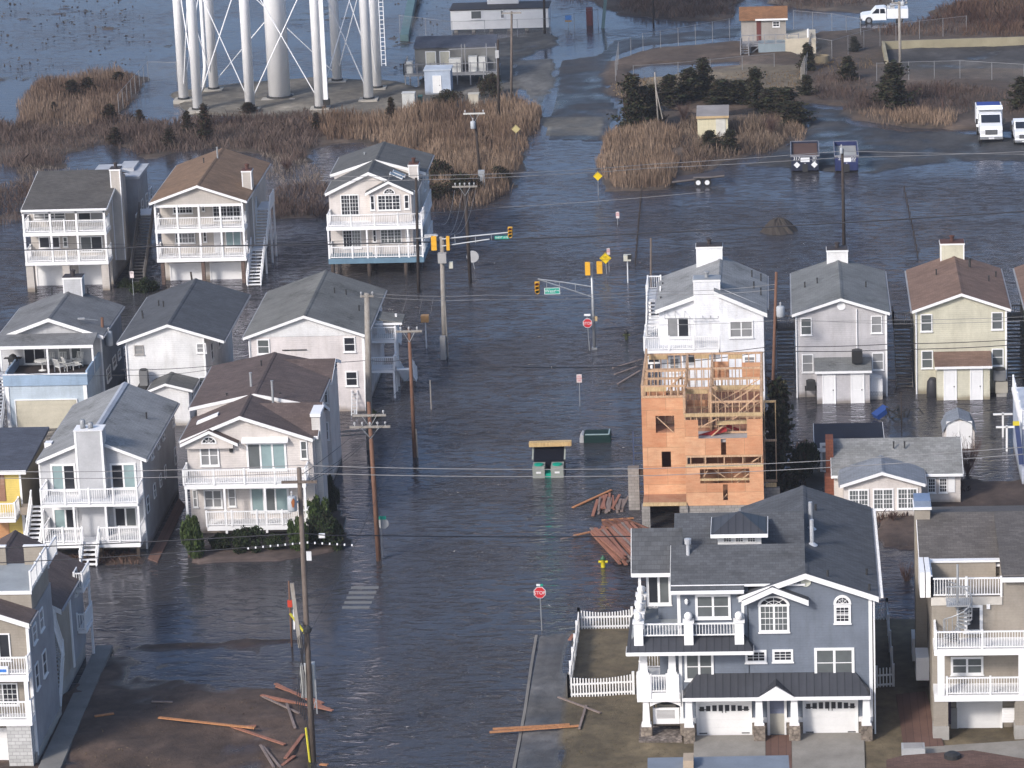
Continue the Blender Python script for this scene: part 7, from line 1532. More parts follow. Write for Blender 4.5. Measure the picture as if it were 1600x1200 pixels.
fence('low fence of leaning pale boards beside the dark shrubs',[(1252,130),(1262,100),(1268,75)],1.6,.2,1.0,WPL,False,.07)
fence('row of submerged dark fence posts in the flooded lot, left row',[(993,415),(998,352),(1003,300)],.6,-.1,2.2,WPD,False,.06,0)
fence('row of submerged dark fence posts in the flooded lot, right row',[(1434,402),(1424,350),(1413,300)],.5,-.1,2.2,WPD,False,.06,0)
# white trailer office
h=House('office_trailer','long white office trailer with dark roof at the top centre','trailer',(600,0,5.926),(1525,262),.25); x0=h.X(618,200); x1=h.X(1524,200); z1=h.Zz(1000,90)
MB().box(x0,x1,h.Y,h.Y+4.2,.35,z1).build('wall',white,h.root); MB().box(x0-.1,x1+.1,h.Y-.1,h.Y+4.4,z1+.002,z1+.1).build('roof',mat('roof_black',(.05,.045,.045),.7),h.root)
for k in range(6): x=lerp(x0+.5,x1-.5,k/5); MB().box(x-.2,x+.2,h.Y+.2,h.Y+.6,-.4,.348).build('pier',M_block,h.root)
h.win((803,905,98,178),units=1,glass='m',dh=False); h.win((1077,1115,92,170),glass='b')
MB().box(h.X(955,30,3),h.X(1245,30,3),h.Y+3,h.Y+5,z1+.1,z1+2.4).build('roof_unit',white,h.root)
# equipment building on a platform
h=House('equipment_building','grey equipment hut with cream doors on a raised steel platform','equipment hut',(600,0,5.926),(300,800),.1); zf=h.Zz(300,690); x0=h.X(185,690); x1=h.X(1050,690)
MB().box(x0,x1,h.Y,h.Y+5,zf-.2,zf).build('platform',FENM,h.root)
for k in range(8):
    for yy in (.1,4.8): x=lerp(x0+.1,x1-.1,k/7); MB().box(x-.06,x+.06,h.Y+yy-.06,h.Y+yy+.06,-.3,zf-.2).build('platform_leg',FENM,h.root)
bx0=h.X(285,500,2); bx1=h.X(1030,500,2); zt=h.Zz(650,440,2); MB().box(bx0,bx1,h.Y+2,h.Y+4.9,zf,zt).build('wall',mat('hut_grey',(.17,.17,.165),.8,'siding'),h.root)
MB().prism([(h.Y+1.8,zt),(h.Y+5.1,zt+.6),(h.Y+5.1,zt+.7),(h.Y+1.8,zt+.1)],bx0-.1,bx1+.1,'x').build('roof',R_slate,h.root)
f=Face('S',h.Y+2); cm_=mat('door_cream',(.55,.52,.42),.6)
for a0,a1 in ((385,483),(515,612)): door(h.root,f,h.X(a0,550,2),h.X(a1,550,2),zf,h.Zz(430,475,2),cm_)
railing(h.root,[(x0,h.Y),(x1,h.Y)],zf,1.05,sp=.9,post=1.4,m=FENM,bal=.03); railing(h.root,[(x0,h.Y),(x0,h.Y+4)],zf,1.05,sp=.9,post=1.4,m=FENM,bal=.03)
for a0,a1,b0,b1,d in ((600,712,545,690,.6),(780,862,525,680,.8),(875,940,530,640,1.0),(205,262,575,690,.2)):
    p0=h.X(a0,600,d);p1=h.X(a1,600,d); MB().box(p0,p1,h.Y+d,h.Y+d+.8,zf+.003,h.Zz((a0+a1)/2,b0,d)).build('equipment_cabinet',mat('cab_pale',(.52,.52,.50),.6),h.root)
for a in (720,750,950,1040): x=h.X(a,500,.5); MB().tube([(x,h.Y+.5,zf),(x,h.Y+.5,zt+.6)],.06,6).build('conduit',FENM,h.root)
MB().tube([(h.X(600,470,.5),h.Y+.5,zt+.1),(h.X(1060,470,.5),h.Y+.5,zt+.2)],.05,6).build('cable_tray',FENM,h.root)
# small blue hut
h=House('utility_hut','small pale blue windowless hut with white door in front of the platform','hut',(600,0,5.926),(385,872),.15); x0=h.X(378,800); x1=h.X(600,800); z1=h.Zz(480,655)
MB().box(x0,x1+.2,h.Y,h.Y+2.4,0,z1).build('wall',mat('hut_blue',(.40,.46,.56),.7,'siding'),h.root); MB().box(x0-.08,x1+.3,h.Y-.08,h.Y+2.5,z1,z1+.12).build('roof',mat('hut_roof',(.50,.55,.62),.6),h.root); door(h.root,Face('S',h.Y),h.X(450,740),h.X(530,740),.25,h.Zz(490,700))
for (r,lb,nm,m) in (((172,290,868,1010),'pale grey double cabinet in the reeds below the hut','power_cabinet',mat('cab_pale',(.52,.52,.50),.6)),((318,352,900,985),'green cabinet beside the pale grey cabinet','power_cabinet',mat('cab_green',(.06,.16,.13),.6)),((785,880,878,1010),'beige cabinet standing behind the transformer pole','power_cabinet',mat('cab_beige',(.50,.46,.38),.6))):
    g=G(600+(r[0]+r[1])/2/5.926,r[3]/5.926,.15); t=thing(nm,lb,'cabinet',tuple(g)); x0,_=PY(600+r[0]/5.926,r[3]/5.926,g.y); x1,_=PY(600+r[1]/5.926,r[3]/5.926,g.y); z1=PY(600+r[0]/5.926,r[2]/5.926,g.y)[1]
    MB().box(x0,x1,g.y,g.y+.9,-.1,z1).build('casing',m,t); MB().box(x0+.06,(x0+x1)/2-.02,g.y-.03,g.y-.002,.3,z1-.1).build('door',m,t); MB().box((x0+x1)/2+.02,x1-.06,g.y-.03,g.y-.002,.3,z1-.1).build('door',m,t)
    MB().box(x0-.04,x1+.04,g.y-.06,g.y+.94,z1,z1+.06).build('lid',m,t)
# brown roofed pump house on stilts with deck
h=House('pump_house','taupe pump house on stilts with orange-brown roof and grey stair deck','pump house',(1120,0,5),(262,425),.1); zf=h.Zz(400,330,1.5)
x0=h.X(190,200,2.5); x1=h.X(540,200,2.5); zt=h.Zz(400,140,2.5); Yb_=h.Y+2.5
MB().box(x0,x1,Yb_,Yb_+3.4,zf,zt).build('wall',mat('siding_pump',(.34,.31,.28),.8,'siding'),h.root); MB().prism([(Yb_-.3,zt-.05),(Yb_+1.7,zt+.95),(Yb_+3.7,zt-.05),(Yb_+3.7,zt-.2),(Yb_+1.7,zt+.8),(Yb_-.3,zt-.2)],x0-.2,x1+.2,'x').build('roof',mat('roof_orange',(.30,.15,.075),.9,'shingle'),h.root); MB().box(x0+1.5,x1+.2,Yb_-.34,Yb_-.302,zt-.22,zt-.03).build('fascia',trim,h.root)
MB().prism([(Yb_,zt-.1),(Yb_+1.7,zt+.8),(Yb_+3.4,zt-.1)],x0,x0+.05,'x').build('gable_wall',mat('siding_pump',(.34,.31,.28),.8,'siding'),h.root)
h.win((435,492,165,210),2.5,glass='d',grid=(2,2)); MB().box(h.X(310,200,2.5),h.X(345,200,2.5),Yb_-.05,Yb_-.003,zf,zt-.25).build('door',mat('door_maroon',(.12,.035,.03),.7),h.root)
xd0=h.X(195,340); xd1=h.X(640,330); MB().box(xd0,xd1,h.Y+.3,Yb_-.003,zf-.2,zf-.01).build('deck',FENM,h.root); railing(h.root,[(xd0,h.Y+.3),(xd1,h.Y+.3)],zf,1.0,sp=.8,post=1.2,m=FENM)
for a in (205,262,420,630): x=h.X(a,400); MB().box(x-.07,x+.07,h.Y+.3,h.Y+.44,-.2,zf-.2).build('platform_leg',FENM,h.root)
stairs(h.root,(xd0+.3,h.Y-1.2,.1),(xd0+.3,h.Y+.3,zf-.2),.8,m=FENM); MB().beam((h.X(262,425),h.Y+.37,.1),(h.X(325,345),h.Y+.37,zf-.3),.12).build('knee_brace',FENM,h.root)
g=G(1236,82,.15); t=thing('concrete_tank','blue-grey and cream concrete tank beside the pump house','tank',tuple(g)); z1=PY(1250,60,g.y)[1]; xa=PY(1185,80,g.y)[0]; xb=PY(1227,78,g.y)[0]; xc=PY(1275,75,g.y)[0]
MB().box(xa,xb,g.y,g.y+4,-.2,z1-.5).build('blue_wall',mat('tank_bluegrey',(.24,.29,.32),.8,'rough'),t); MB().box(xb+.01,xc,g.y,g.y+5,-.2,z1).build('cream_wall',mat('concrete_cream',(.52,.46,.36),.9,'rough'),t); MB().tube([(xc-.8,g.y+.5,z1),(xc-.8,g.y+.5,z1+.9)],.12,8).build('vent',trim,t)
# low concrete walls of the far yard
def wall_line(label,pix,hgt,th,m,zg=.1,name='concrete_wall'):
    pts=[G(a,b,zg) for a,b in pix]; mb=MB()
    for p,q in zip(pts[:-1],pts[1:]): mb.beam((p.x,p.y,zg+hgt/2-.2),(q.x,q.y,zg+hgt/2-.2),th,hgt+.4)
    return tag(mb.build(name,m),label,'wall')
CW=mat('concrete_mossy',(.30,.265,.18),.9,'rough'); 
wall_line('long mossy concrete retaining wall at the back of the far yard',[(1380,78),(1460,75),(1620,70)],.9,.3,CW); wall_line('short end return of the mossy concrete wall',[(1380,77),(1386,108)],.9,.3,CW)
# barrel, hydrant markers and small bits
g=G(1285,97,.3); tag(MB().lathe((g.x,g.y,.2),[(.75,0),(.75,.8),(.62,.82),(.6,.5)],16).build('manhole_ring',mat('ring_tan',(.22,.18,.12),.9)),'round tan concrete manhole ring in the tan yard','manhole')
# cream shed in brush
h=House('small_shed','small cream shed with grey roof half hidden in the brush','shed',(800,0,4),(1165,866),.2); x0=h.X(1160,800); x1=h.X(1350,800); z1=h.Zz(1250,728); 
MB().box(x0,x1,h.Y,h.Y+2.8,0,z1).build('wall',mat('shed_cream',(.66,.60,.42),.8,'siding'),h.root); MB().prism([(h.Y-.15,z1-.02),(h.Y+2.9,z1+.4),(h.Y+2.9,z1+.5),(h.Y-.15,z1+.08)],x0-.1,x1+.1,'x').build('roof',mat('shed_roof',(.26,.24,.23),.8),h.root); MB().box(x0-.1,x1+.1,h.Y-.19,h.Y-.153,z1-.15,z1+.07).build('fascia',mat('trim_tan',(.5,.36,.2),.7),h.root); MB().box(h.X(1275,800),h.X(1335,800),h.Y-.04,h.Y-.003,.3,h.Zz(1305,738)).build('door',mat('shed_door',(.60,.58,.52),.7),h.root)
# teal barrier booms
for (p,q,w_,lb) in (((632,64),(655,-30),.9,'long teal pipe boom slanting through the marsh water at the top'),((942,44),(953,-30),.5,'teal upright gate boom right of the trailer')):
    a=G(*p,0); b=G(*q,0) if w_>.6 else None
    if b: tag(MB().beam((a.x,a.y,.25),(b.x,b.y,1.6),w_,.9).build('pipe_boom',mat('teal_paint',(.10,.17,.18),.7)),lb,'pipe')
    else: x,z=PY(951,0,a.y); tag(MB().beam((a.x,a.y,0),(x,a.y,z+3),.35,.3).build('gate_boom',mat('teal_paint',(.10,.17,.18),.7)),lb,'gate')
g=G(636,48,0); t,gg,x,z=signpost((636,46),(636,32),'small yellow sign on the fence beside the teal boom',.03,cat='warning sign'); panel(t,633.5,639.5,33.5,38.5,gg.y-.05,SY)
t,gg,x,z=signpost((888,44),(888,22),'blue and orange notice board on the fence right of the trailer',.03,cat='notice'); panel(t,883,893,24,31.5,gg.y-.05,mat('notice_blue',(.08,.25,.6),.6)); panel(t,883,893,31.6,34,gg.y-.05,mat('notice_orange',(.6,.33,.08),.6))
g=G(921,40,0); t=thing('container','narrow dark red container behind the fence at the top','container',(g.x,g.y,-.2)); x0,_=PY(916,30,g.y); x1,_=PY(926,30,g.y); MB().box(x0,x1,g.y,g.y+1,-.2,1.9).build('shell',mat('container_red',(.13,.03,.03),.8),t); MB().box(x0+.1,x1-.1,g.y-.04,g.y-.003,.2,1.7).build('door',mat('container_red',(.13,.03,.03),.8),t)
# ================================================================ vehicles
TY=mat('tyre',(.02,.02,.02),.8); GLS=mat('windscreen',(.02,.025,.035),.1,spec=.6); VW=mat('vehicle_white',(.80,.81,.83),.3,var=.02); CHR=mat('chrome_grey',(.55,.56,.58),.25,metal=.7)
def wheel(t,x,y,z,r,w,ax='y',rim=True):
    d=(0,w/2,0) if ax=='y' else (w/2,0,0); c=Vector((x,y,z)); d=Vector(d)
    o=MB().tube([c-d,c+d],r,18).build('wheel',TY,t); 
    MB().tube([c-d*1.06,c+d*1.06],r*.58,12).build('rim',CHR if rim is True else rim,o)
# dump truck facing the camera
def truck_front(base,label,sc=1.0,dump=True,w=2.2,cat='truck',Lg=5.6):
    g=G(*base,.07); x,y=g.x,g.y; t=thing('dump_truck' if dump else 'pickup_truck',label,cat,(x,y,.07)); hw=w/2
    c=MB(); prof=[(y,.75),(y,1.35),(y+.15,1.6),(y+1.2,1.75),(y+1.75,2.45),(y+2.9,2.5),(y+2.9,.7),(y+.0,.6)]
    c.prism([(a,b*sc) for a,b in prof],x-hw*.92,x+hw*.92,'x'); c.build('cab',VW,t)
    MB().prism([(y+1.17,1.78*sc),(y+1.68,2.38*sc),(y+1.64,2.42*sc),(y+1.1,1.80*sc)],x-hw*.78,x+hw*.78,'x').build('windscreen',GLS,t)
    gr=MB().box(x-hw*.5,x+hw*.5,y-.05,y-.003,.9*sc,1.35*sc).build('grille',M_black,t)
    for k in range(4): MB().box(x-hw*.48,x+hw*.48,y-.075,y-.05,(.95+.11*k)*sc,(.99+.11*k)*sc).build('grille_bar',CHR,gr)
    MB().box(x-hw*.95,x+hw*.95,y-.18,y+.05,.48*sc,.72*sc).build('bumper',CHR,t); MB().box(x-.25,x+.25,y-.2,y-.181,.52*sc,.66*sc).build('number_plate',SW,t)
    for s in (-1,1):
        MB().box(x+s*hw*.72-.17,x+s*hw*.72+.17,y-.04,y+.02,1.0*sc,1.3*sc).build('headlight',mat('lamp_glass',(.7,.7,.7),.15),t); MB().box(x+s*(hw+.15)-.1,x+s*(hw+.15)+.1,y+1.35,y+1.45,1.6*sc,2.1*sc).build('mirror',M_black,t)
        for yy in (y+.75,y+Lg-1.1): wheel(t,x+s*(hw-.14),yy,.45*sc,.45*sc,.28,'x')
        MB().box(x+s*hw*.93-.02,x+s*hw*.93+.02,y+1.9,y+2.6,1.75*sc,2.3*sc).build('side_window',GLS,t)
    if dump:
        b=MB(); b.box(x-hw*1.08,x+hw*1.08,y+3.0,y+3.1,1.0,3.0).box(x-hw*1.08,x-hw*1.0,y+3.1,y+Lg,1.0,2.8).box(x+hw*1.0,x+hw*1.08,y+3.1,y+Lg,1.0,2.8).box(x-hw*1.0,x+hw*1.0,y+3.1,y+Lg,.95,1.1).box(x-hw*1.08,x+hw*1.08,y+2.3,y+3.0,2.75,2.9); b.build('dump_body',VW,t)
        MB().box(x-hw*.95,x+hw*.95,y+3.2,y+Lg-.1,2.7,2.85).build('tarp',mat('tarp_blue',(.03,.06,.25),.7),t)
    else: MB().box(x-hw*.92,x+hw*.92,y+2.9,y+Lg,.7,1.35).build('bed',VW,t)
    return t
truck_front((1549,224),'white dump truck with blue tarp facing the camera at the right'); truck_front((1601,227),'white pickup cut off by the right edge, next to the dump truck',.8,False,1.9,'pickup',5.0)
# utility pickup seen from the side, facing left
g=G(1382,36,0); t=thing('utility_truck','white utility pickup driving left through flood water at the top right','pickup',(g.x,g.y,-.1)); x0,_=PY(1345,28,g.y); x1,_=PY(1419,28,g.y); Lk=x1-x0; y=g.y
q=lambda a:x0+Lk*a
z=PY(1382,10,g.y)[1]; s=z/1.95
MB().prism([(q(0),.35*s),(q(0),.85*s),(q(.04),1.0*s),(q(.22),1.12*s),(q(.32),1.72*s),(q(.5),1.78*s),(q(.54),1.7*s),(q(.54),.35*s)],y,y+2.0).build('cab',VW,t)
MB().box(q(.555),q(1),y-.02,y+2.05,.5*s,1.6*s).build('utility_body',VW,t); lk=MB()
for a,b in ((.57,.70),(.71,.84),(.85,.98)): lk.box(q(a),q(b),y-.04,y-.021,.62*s,1.5*s)
lk.build('locker_door',VW,t)['kind']='stuff'
MB().prism([(q(.235),1.14*s),(q(.33),1.68*s),(q(.39),1.68*s),(q(.39),1.14*s)],y-.015,y-.003).build('side_window',GLS,t); MB().prism([(q(.41),1.14*s),(q(.41),1.68*s),(q(.5),1.66*s),(q(.52),1.14*s)],y-.015,y-.003).build('side_window',GLS,t)
MB().box(q(-.02),q(.03),y-.0,y+2.0,.3*s,.55*s).build('bumper',M_black,t)
for a in (.17,.82):
    for yy in (y+.12,y+1.9): wheel(t,q(a),yy,.34*s,.42*s,.26,'y')
MB().box(q(.62),q(.72),y+.3,y+1.2,1.6*s,2.1*s).build('tool_box',INS,t); MB().tube([(q(.58),y+.2,2.0*s),(q(.98),y+.2,2.2*s)],.06,6).box(q(.56),q(.59),y+.1,y+.3,1.6*s,2.1*s).build('ladder_rack',INS,t)
# dumpsters
def dumpster(base,w_px,top,label,m,inside,num,num2,diam=False):
    g=G(*base,.0); x0,_=PY(base[0]-w_px/2,base[1]-10,g.y); x1,_=PY(base[0]+w_px/2,base[1]-10,g.y); z1=PY(base[0],top,g.y)[1]; t=thing('dumpster',label,'dumpster',(g.x,g.y,0)); L=6.0; y=g.y
    MB().box(x0,x1,y,y+.08,.15,z1).box(x0,x1,y+L-.08,y+L,.15,z1).box(x0,x0+.08,y+.08,y+L-.08,.15,z1).box(x1-.08,x1,y+.08,y+L-.08,.15,z1).box(x0+.08,x1-.08,y+.08,y+L-.08,.15,.3).build('bin',m,t)
    MB().box(x0-.07,x1+.07,y-.07,y-.002,z1-.1,z1+.04).box(x0-.07,x0-.002,y,y+L,z1-.1,z1+.04).box(x1+.002,x1+.07,y,y+L,z1-.1,z1+.04).box(x0,x1,y+L+.002,y+L+.07,z1-.1,z1+.04).build('rim',mat('rim_grey',(.22,.22,.24),.6),t)
    if inside: MB().box(x0+.1,x1-.1,y+.1,y+L-.1,.31,z1*inside[0]).build('rubbish',inside[1],t)
    rb=MB()
    for k in range(5): xx=lerp(x0+.15,x1-.15,k/4); rb.box(xx-.05,xx+.05,y-.05,y-.002,.2,z1*.45)
    rb.build('rib',m,t)['kind']='stuff'
    MB().box((x0+x1)/2-.25,(x0+x1)/2+.25,y-.06,y-.052,.05,.75).build('hook_recess',M_black,t)
    MB().box((x0+x1)/2-.4,(x0+x1)/2+.4,y-.03,y-.003,z1*.62,z1*.88).build('placard',SW,t)
    o=MB().box((x0+x1)/2-.05,(x0+x1)/2+.05,y-.02,y-.003,.8,.85).build('plate',SW,t)
    text_obj(num,.42,x0+.48,y-.03,z1*.83,o,SW); text_obj(num2,.42,x1-.42,y-.03,z1*.83,o,SW); text_obj('YDS',.2,x1-.42,y-.03,z1*.66,o,SW)
    if diam:
        for xx in (x0+.5,x1-.4): MB().prism([(xx-.3,z1*.45),(xx,z1*.45-.3),(xx+.3,z1*.45),(xx,z1*.45+.3)],y-.065,y-.052).build('diamond_placard',SW,t)
dumpster((1258,269),43,243,'dark navy dumpster numbered 317 with brown rusty inside',mat('dumpster_navy',(.02,.025,.05),.6),(.9,mat('debris_brown',(.10,.055,.04),.9)),'317','30',True)
dumpster((1323,269),36,243,'blue dumpster numbered 22 with pale grey rubbish inside',mat('dumpster_blue',(.02,.03,.10),.6),(.75,mat('debris_grey',(.34,.34,.32),.9)),'22','20')
# flatbed trailer
g=G(1092,291,.02); t=thing('flatbed_trailer','low dark flatbed trailer with twin white wheels at the water edge','trailer',(g.x,g.y,0)); x0,_=PY(1050,288,g.y); x1,_=PY(1132,278,g.y); y=g.y
MB().prism([(x0,.25),(x1,.75),(x1,.9),(x0,.4)],y+.2,y+2.3).build('bed',mat('trailer_dark',(.05,.04,.04),.7),t); MB().beam((x0,y+.1,.42),(x1,y+.1,.92),.1,.12).build('side_rail',mat('trailer_edge',(.14,.12,.11),.7),t)
for a in (1091,1105): x,_=PY(a,285,y); wheel(t,x,y+.02,.36,.37,.25,'y',rim=SW)
MB().box(PY(1083,280,y)[0],PY(1113,280,y)[0],y-.12,y+.2,.78,.86).build('mudguard',mat('trailer_edge',(.14,.12,.11),.7),t)
# floating toy-like float: green and grey portable toilets / float with pine plank
g=G(856,747,0); t=thing('kiosk','black hooded kiosk with two grey bins, green lids and a pale plank on top','kiosk',(g.x,g.y,0)); fr_=(740,640,4.6167)
P_=lambda a,b,dy=0:PY(fr_[0]+a/fr_[2],fr_[1]+b/fr_[2],g.y+dy)
x0,z0=P_(425,490); x1,_=P_(650,490); z1=P_(540,408)[1]; bm=mat('bin_grey',(.26,.28,.25),.7)
for a0,a1 in ((425,512),(557,648)):
    p,q_=P_(a0,450)[0],P_(a1,450)[0]; bo=MB().box(p,q_,g.y,g.y+1.1,-.4,z1-.05).build('bin',bm,t); MB().lathe(((p+q_)/2,g.y+.45,z1-.05),[((q_-p)*.38,0),((q_-p)*.38,.07),((q_-p)*.2,.1)],14).build('lid',mat('lid_green',(.0,.30,.20),.5),bo)
    MB().box((p+q_)/2-.16,(p+q_)/2+.16,g.y-.015,g.y-.003,z1-.5,z1-.38).build('label',SW,bo)
MB().box(P_(512,450)[0],P_(557,450)[0],g.y+.1,g.y+1.0,-.4,z1-.55).build('green_link',mat('lid_green',(.0,.30,.20),.5),t)
zb=P_(540,290,1.4)[1]
MB().prism([(g.y+1.05,-.3),(g.y+2.6,-.3),(g.y+2.6,zb),(g.y+1.9,zb+.02),(g.y+1.12,z1+.1)],x0+.05,x1-.02,'x').build('hood',mat('hood_black',(.008,.009,.014),.95,spec=.05),t)
for x in (x0-.03,x1+.03): MB().beam((x,g.y+1.1,z1+.1),(x,g.y+2.4,zb+.3),.1).build('side_post',bm,t)
px0,pz=P_(400,252,1.6); px1,_=P_(706,252,1.6); MB().beam((px0,g.y+1.7,pz),(px1,g.y+1.7,pz+.03),.5,.28).build('plank',mat('pine_plank',(.62,.45,.22),.8,'wood'),t)
# half-sunk green container
g=G(932,692,0); t=thing('sunken_bin','dark green skip lying half sunk in the street with a pale end','container',(g.x,g.y,-.3)); x0,_=PY(912,690,g.y); x1,_=PY(954,690,g.y)
dg=mat('bin_dark_green',(.012,.032,.03),.8,spec=.1); MB().prism([(x0,-.3),(x1,-.3),(x1+.02,.42),(x1-.1,.55),(x0+.1,.55),(x0,.42)],g.y,g.y+1.3).build('bin',dg,t); MB().prism([(x0-.28,-.2),(x0-.01,-.3),(x0-.01,.5),(x0-.12,.55),(x0-.28,.3)],g.y+.1,g.y+1.2).build('pale_end',INS,t); MB().box(x0+.1,x1-.1,g.y+.0,g.y+.08,.55,.62).box(x1-.15,x1-.05,g.y+.08,g.y+1.25,.55,.62).build('rim',mat('rim_pale_green',(.25,.33,.33),.5),t)
# hydrants
def hydrant(base,m,m2,label,hh=.75):
    g=G(*base,0); t=thing('fire_hydrant',label,'hydrant',(g.x,g.y,-.2)); MB().lathe((g.x,g.y,-.2),[(.17,0),(.14,.1),(.14,hh*.75+.2),(.17,hh*.78+.2)],12).build('barrel',m,t,True); MB().lathe((g.x,g.y,hh*.78),[(.17,0),(.15,.1),(.06,.2),(.05,.25)],12).build('bonnet',m2,t,True)
    for s in (-1,1): MB().tube([(g.x+s*.1,g.y,hh*.55),(g.x+s*.28,g.y,hh*.55)],.08,8).build('nozzle_cap',m,t)
hydrant((942.5,886),mat('hydrant_yellow',(.6,.5,.02),.5),mat('hydrant_green',(.04,.12,.06),.5),'yellow fire hydrant with green cap standing in water by the lumber',.62)
hydrant((979,530),mat('hydrant_dark',(.08,.09,.04),.5),M_black,'dark fire hydrant standing in water near the steel signal pole',.6)
# clothes-line posts
def tpost(base,top,w,label):
    g=G(*base,0); x,z=PY(*top,g.y); t=thing('clothesline_post',label,'post',(g.x,g.y,-.3)); MB().box(g.x-.06,g.x+.06,g.y-.06,g.y+.06,-.4,z).build('upright',trim,t); MB().box(g.x-w/2,g.x+w/2,g.y-.06,g.y+.06,z-.15,z-.04).build('crossbar',trim,t)
tpost((1567,683),(1567,645),1.3,'rear white T-shaped clothesline post at the right'); tpost((1573,705),(1573,665),1.4,'front white T-shaped clothesline post at the right')
# slice of the next house at the right edge
g=G(1592,760,0); t=thing('beach_house','pale blue house slice with white deck rail and navy diagonal brace at the right edge','house',(g.x,g.y,0)); xl_,zt_=PY(1588,640,g.y)
xl_=PY(1597,700,g.y)[0]; MB().box(xl_,xl_+5,g.y,g.y+9,-.4,zt_-1.3).build('wall',mat('siding_ice_blue',(.46,.50,.58),.7,'siding'),t); MB().box(xl_-.1,xl_+5,g.y-.1,g.y+9,zt_-1.299,zt_-1.1).build('deck',trim,t)
railing(t,[(xl_+4,g.y-.05),(xl_-.05,g.y-.05),(xl_-.05,g.y+8)],zt_-1.1,1.05); MB().beam((xl_-.35,g.y-.3,zt_-.9),(xl_-.05,g.y-.2,zt_-3.6),.3,.12).build('brace',mat('stripe_navy',(.05,.07,.16),.5),t); MB().box(xl_-.6,xl_-.2,g.y-.4,g.y-.2,zt_-.95,zt_-.7).build('lamp_box',mat('bow_yellow',(.7,.55,.05),.5),t)
g=G(1388,655,0); t=thing('debris_heap','blue tarp and dark tangled furniture floating between the rear houses','debris',(g.x,g.y,-.1)); MB().beam((g.x-.9,g.y,.2),(g.x-.1,g.y+.4,.7),.8,.35).build('tarp',mat('tarp_bright_blue',(.02,.06,.22),.6),t)
mb=MB()
for k in range(9): a=rnd.uniform(0,6.28); mb.beam((g.x+.6+rnd.uniform(-.5,.5),g.y+rnd.uniform(-.4,.4),rnd.uniform(0,.5)),(g.x+.6+rnd.uniform(-.9,.9),g.y+rnd.uniform(-.6,.6),rnd.uniform(.2,1.0)),.16,.1)
mb.build('tangle',M_black,t)['kind']='stuff'; MB().tube([(g.x+1.3,g.y,.1),(g.x+1.5,g.y,.7),(g.x+2.1,g.y,.75),(g.x+2.4,g.y,.3)],.05,6).build('bent_pipe',M_black,t)
# dirt mound in the lot
g=G(1217,366,0); n=26; vs=[(g.x,g.y+1.3,1.15)]; fs=[]
for ring,(rr,zz) in enumerate(((.35,.95),(.65,.55),(1.0,-.1))):
    for k in range(n): t_=2*math.pi*k/n; j=1+rnd.uniform(-.12,.12); vs.append((g.x+math.cos(t_)*1.6*rr*j,g.y+1.3+math.sin(t_)*1.6*rr*j,zz*(1+rnd.uniform(-.1,.1))))
for k in range(n): fs.append((0,1+k,1+(k+1)%n))
for r_ in range(2):
    for k in range(n): a=1+r_*n+k; b=1+r_*n+(k+1)%n; fs.append((a,a+n,b+n,b))
tag(MB().add(vs,fs).build('dirt_mound',mat('mound_soil',(.05,.042,.036),.95,'rough')),'small dark dirt mound rising from the flooded lot','mound')
# ================================================================ fences and paving near the blue house
def picket(label,pix,hgt=1.15,zg=.2,sp=.16,gate=False,wave=True,m=trim):
    pts=[G(a,b,zg) for a,b in pix]; t=thing('picket_fence',label,'fence',tuple(pts[0]))
    for p,q in zip(pts[:-1],pts[1:]):
        L=(q-p).length; k=max(1,round(L/2.4)); 
        for i in range(k):
            a=p.lerp(q,i/k); b=p.lerp(q,(i+1)/k); mb=MB(); n=max(2,int((b-a).length/sp))
            for j in range(1,n): 
                c=a.lerp(b,j/n); hz=hgt*(1-(.14*math.sin(math.pi*j/n) if wave else 0)); mb.box(c.x-.035,c.x+.035,c.y-.03,c.y+.03,zg-.05,zg+hz)
            for z in (.12,.62): mb.beam((a.x,a.y,zg+z*hgt),(b.x,b.y,zg+z*hgt),.05,.1)
            mb.build('picket_panel',m,t); MB().box(a.x-.07,a.x+.07,a.y-.07,a.y+.07,zg-.3,zg+hgt+.15).build('fence_post',m,t)
        MB().box(q.x-.07,q.x+.07,q.y-.07,q.y+.07,zg-.3,zg+hgt+.15).build('fence_post',m,t)
    return t
picket('white wavy picket fence enclosing the small lawn left of the slate blue house',[(990,1084),(889,1089),(905,983),(988,981)])
picket('white picket fence with gate on the right side of the slate blue house',[(1366,969),(1386,968),(1396,1072)],1.15); picket('short white picket gate beside the right downspout of the slate blue house',[(1370,1074),(1396,1072)],1.1,wave=False)
def slab(name,pix,z,m,kind='structure',th=.05):
    pts=[G(a,b,z) for a,b in pix]; o=MB().prism([(p.x,p.y) for p in pts],z-th,z,'z').build(name,m); o['kind']=kind; return o
CD=mat('driveway_concrete',(.27,.25,.22),.85,'rough',var=.16,bump=.15)
slab('driveway',[(1084,1149),(1196,1148),(1196,1225),(1084,1225)],.30,CD,th=.3); slab('driveway',[(1237,1146),(1350,1143),(1352,1225),(1238,1225)],.30,CD,th=.3)
slab('brick_path',[(1196.5,1149),(1236.5,1148),(1237.5,1225),(1196.5,1225)],.305,mat('brick_paving',(.15,.085,.065),.9,'block'),th=.3)
slab('pebble_bed',[(1000,1132),(1064,1131),(1066,1158),(998,1158)],.29,mat('pebbles',(.24,.21,.19),.95,'stone'),th=.3)
slab('brick_yard',[(1400,1085),(1446,1080),(1475,1165),(1412,1168)],.29,mat('brick_paving',(.15,.085,.065),.9,'block'),th=.3)
slab('driveway',[(1412,1169),(1700,1150),(1700,1230),(1412,1230)],.28,CD,th=.3)
slab('house_walk',[(150,1008),(176,1008),(88,1215),(52,1215)],.27,mat('walk_concrete',(.20,.19,.175),.9,'rough',var=.15,bump=.15),th=.3)
kb=mat('kerb_stone',(.20,.185,.165),.9,'rough',bump=.15)
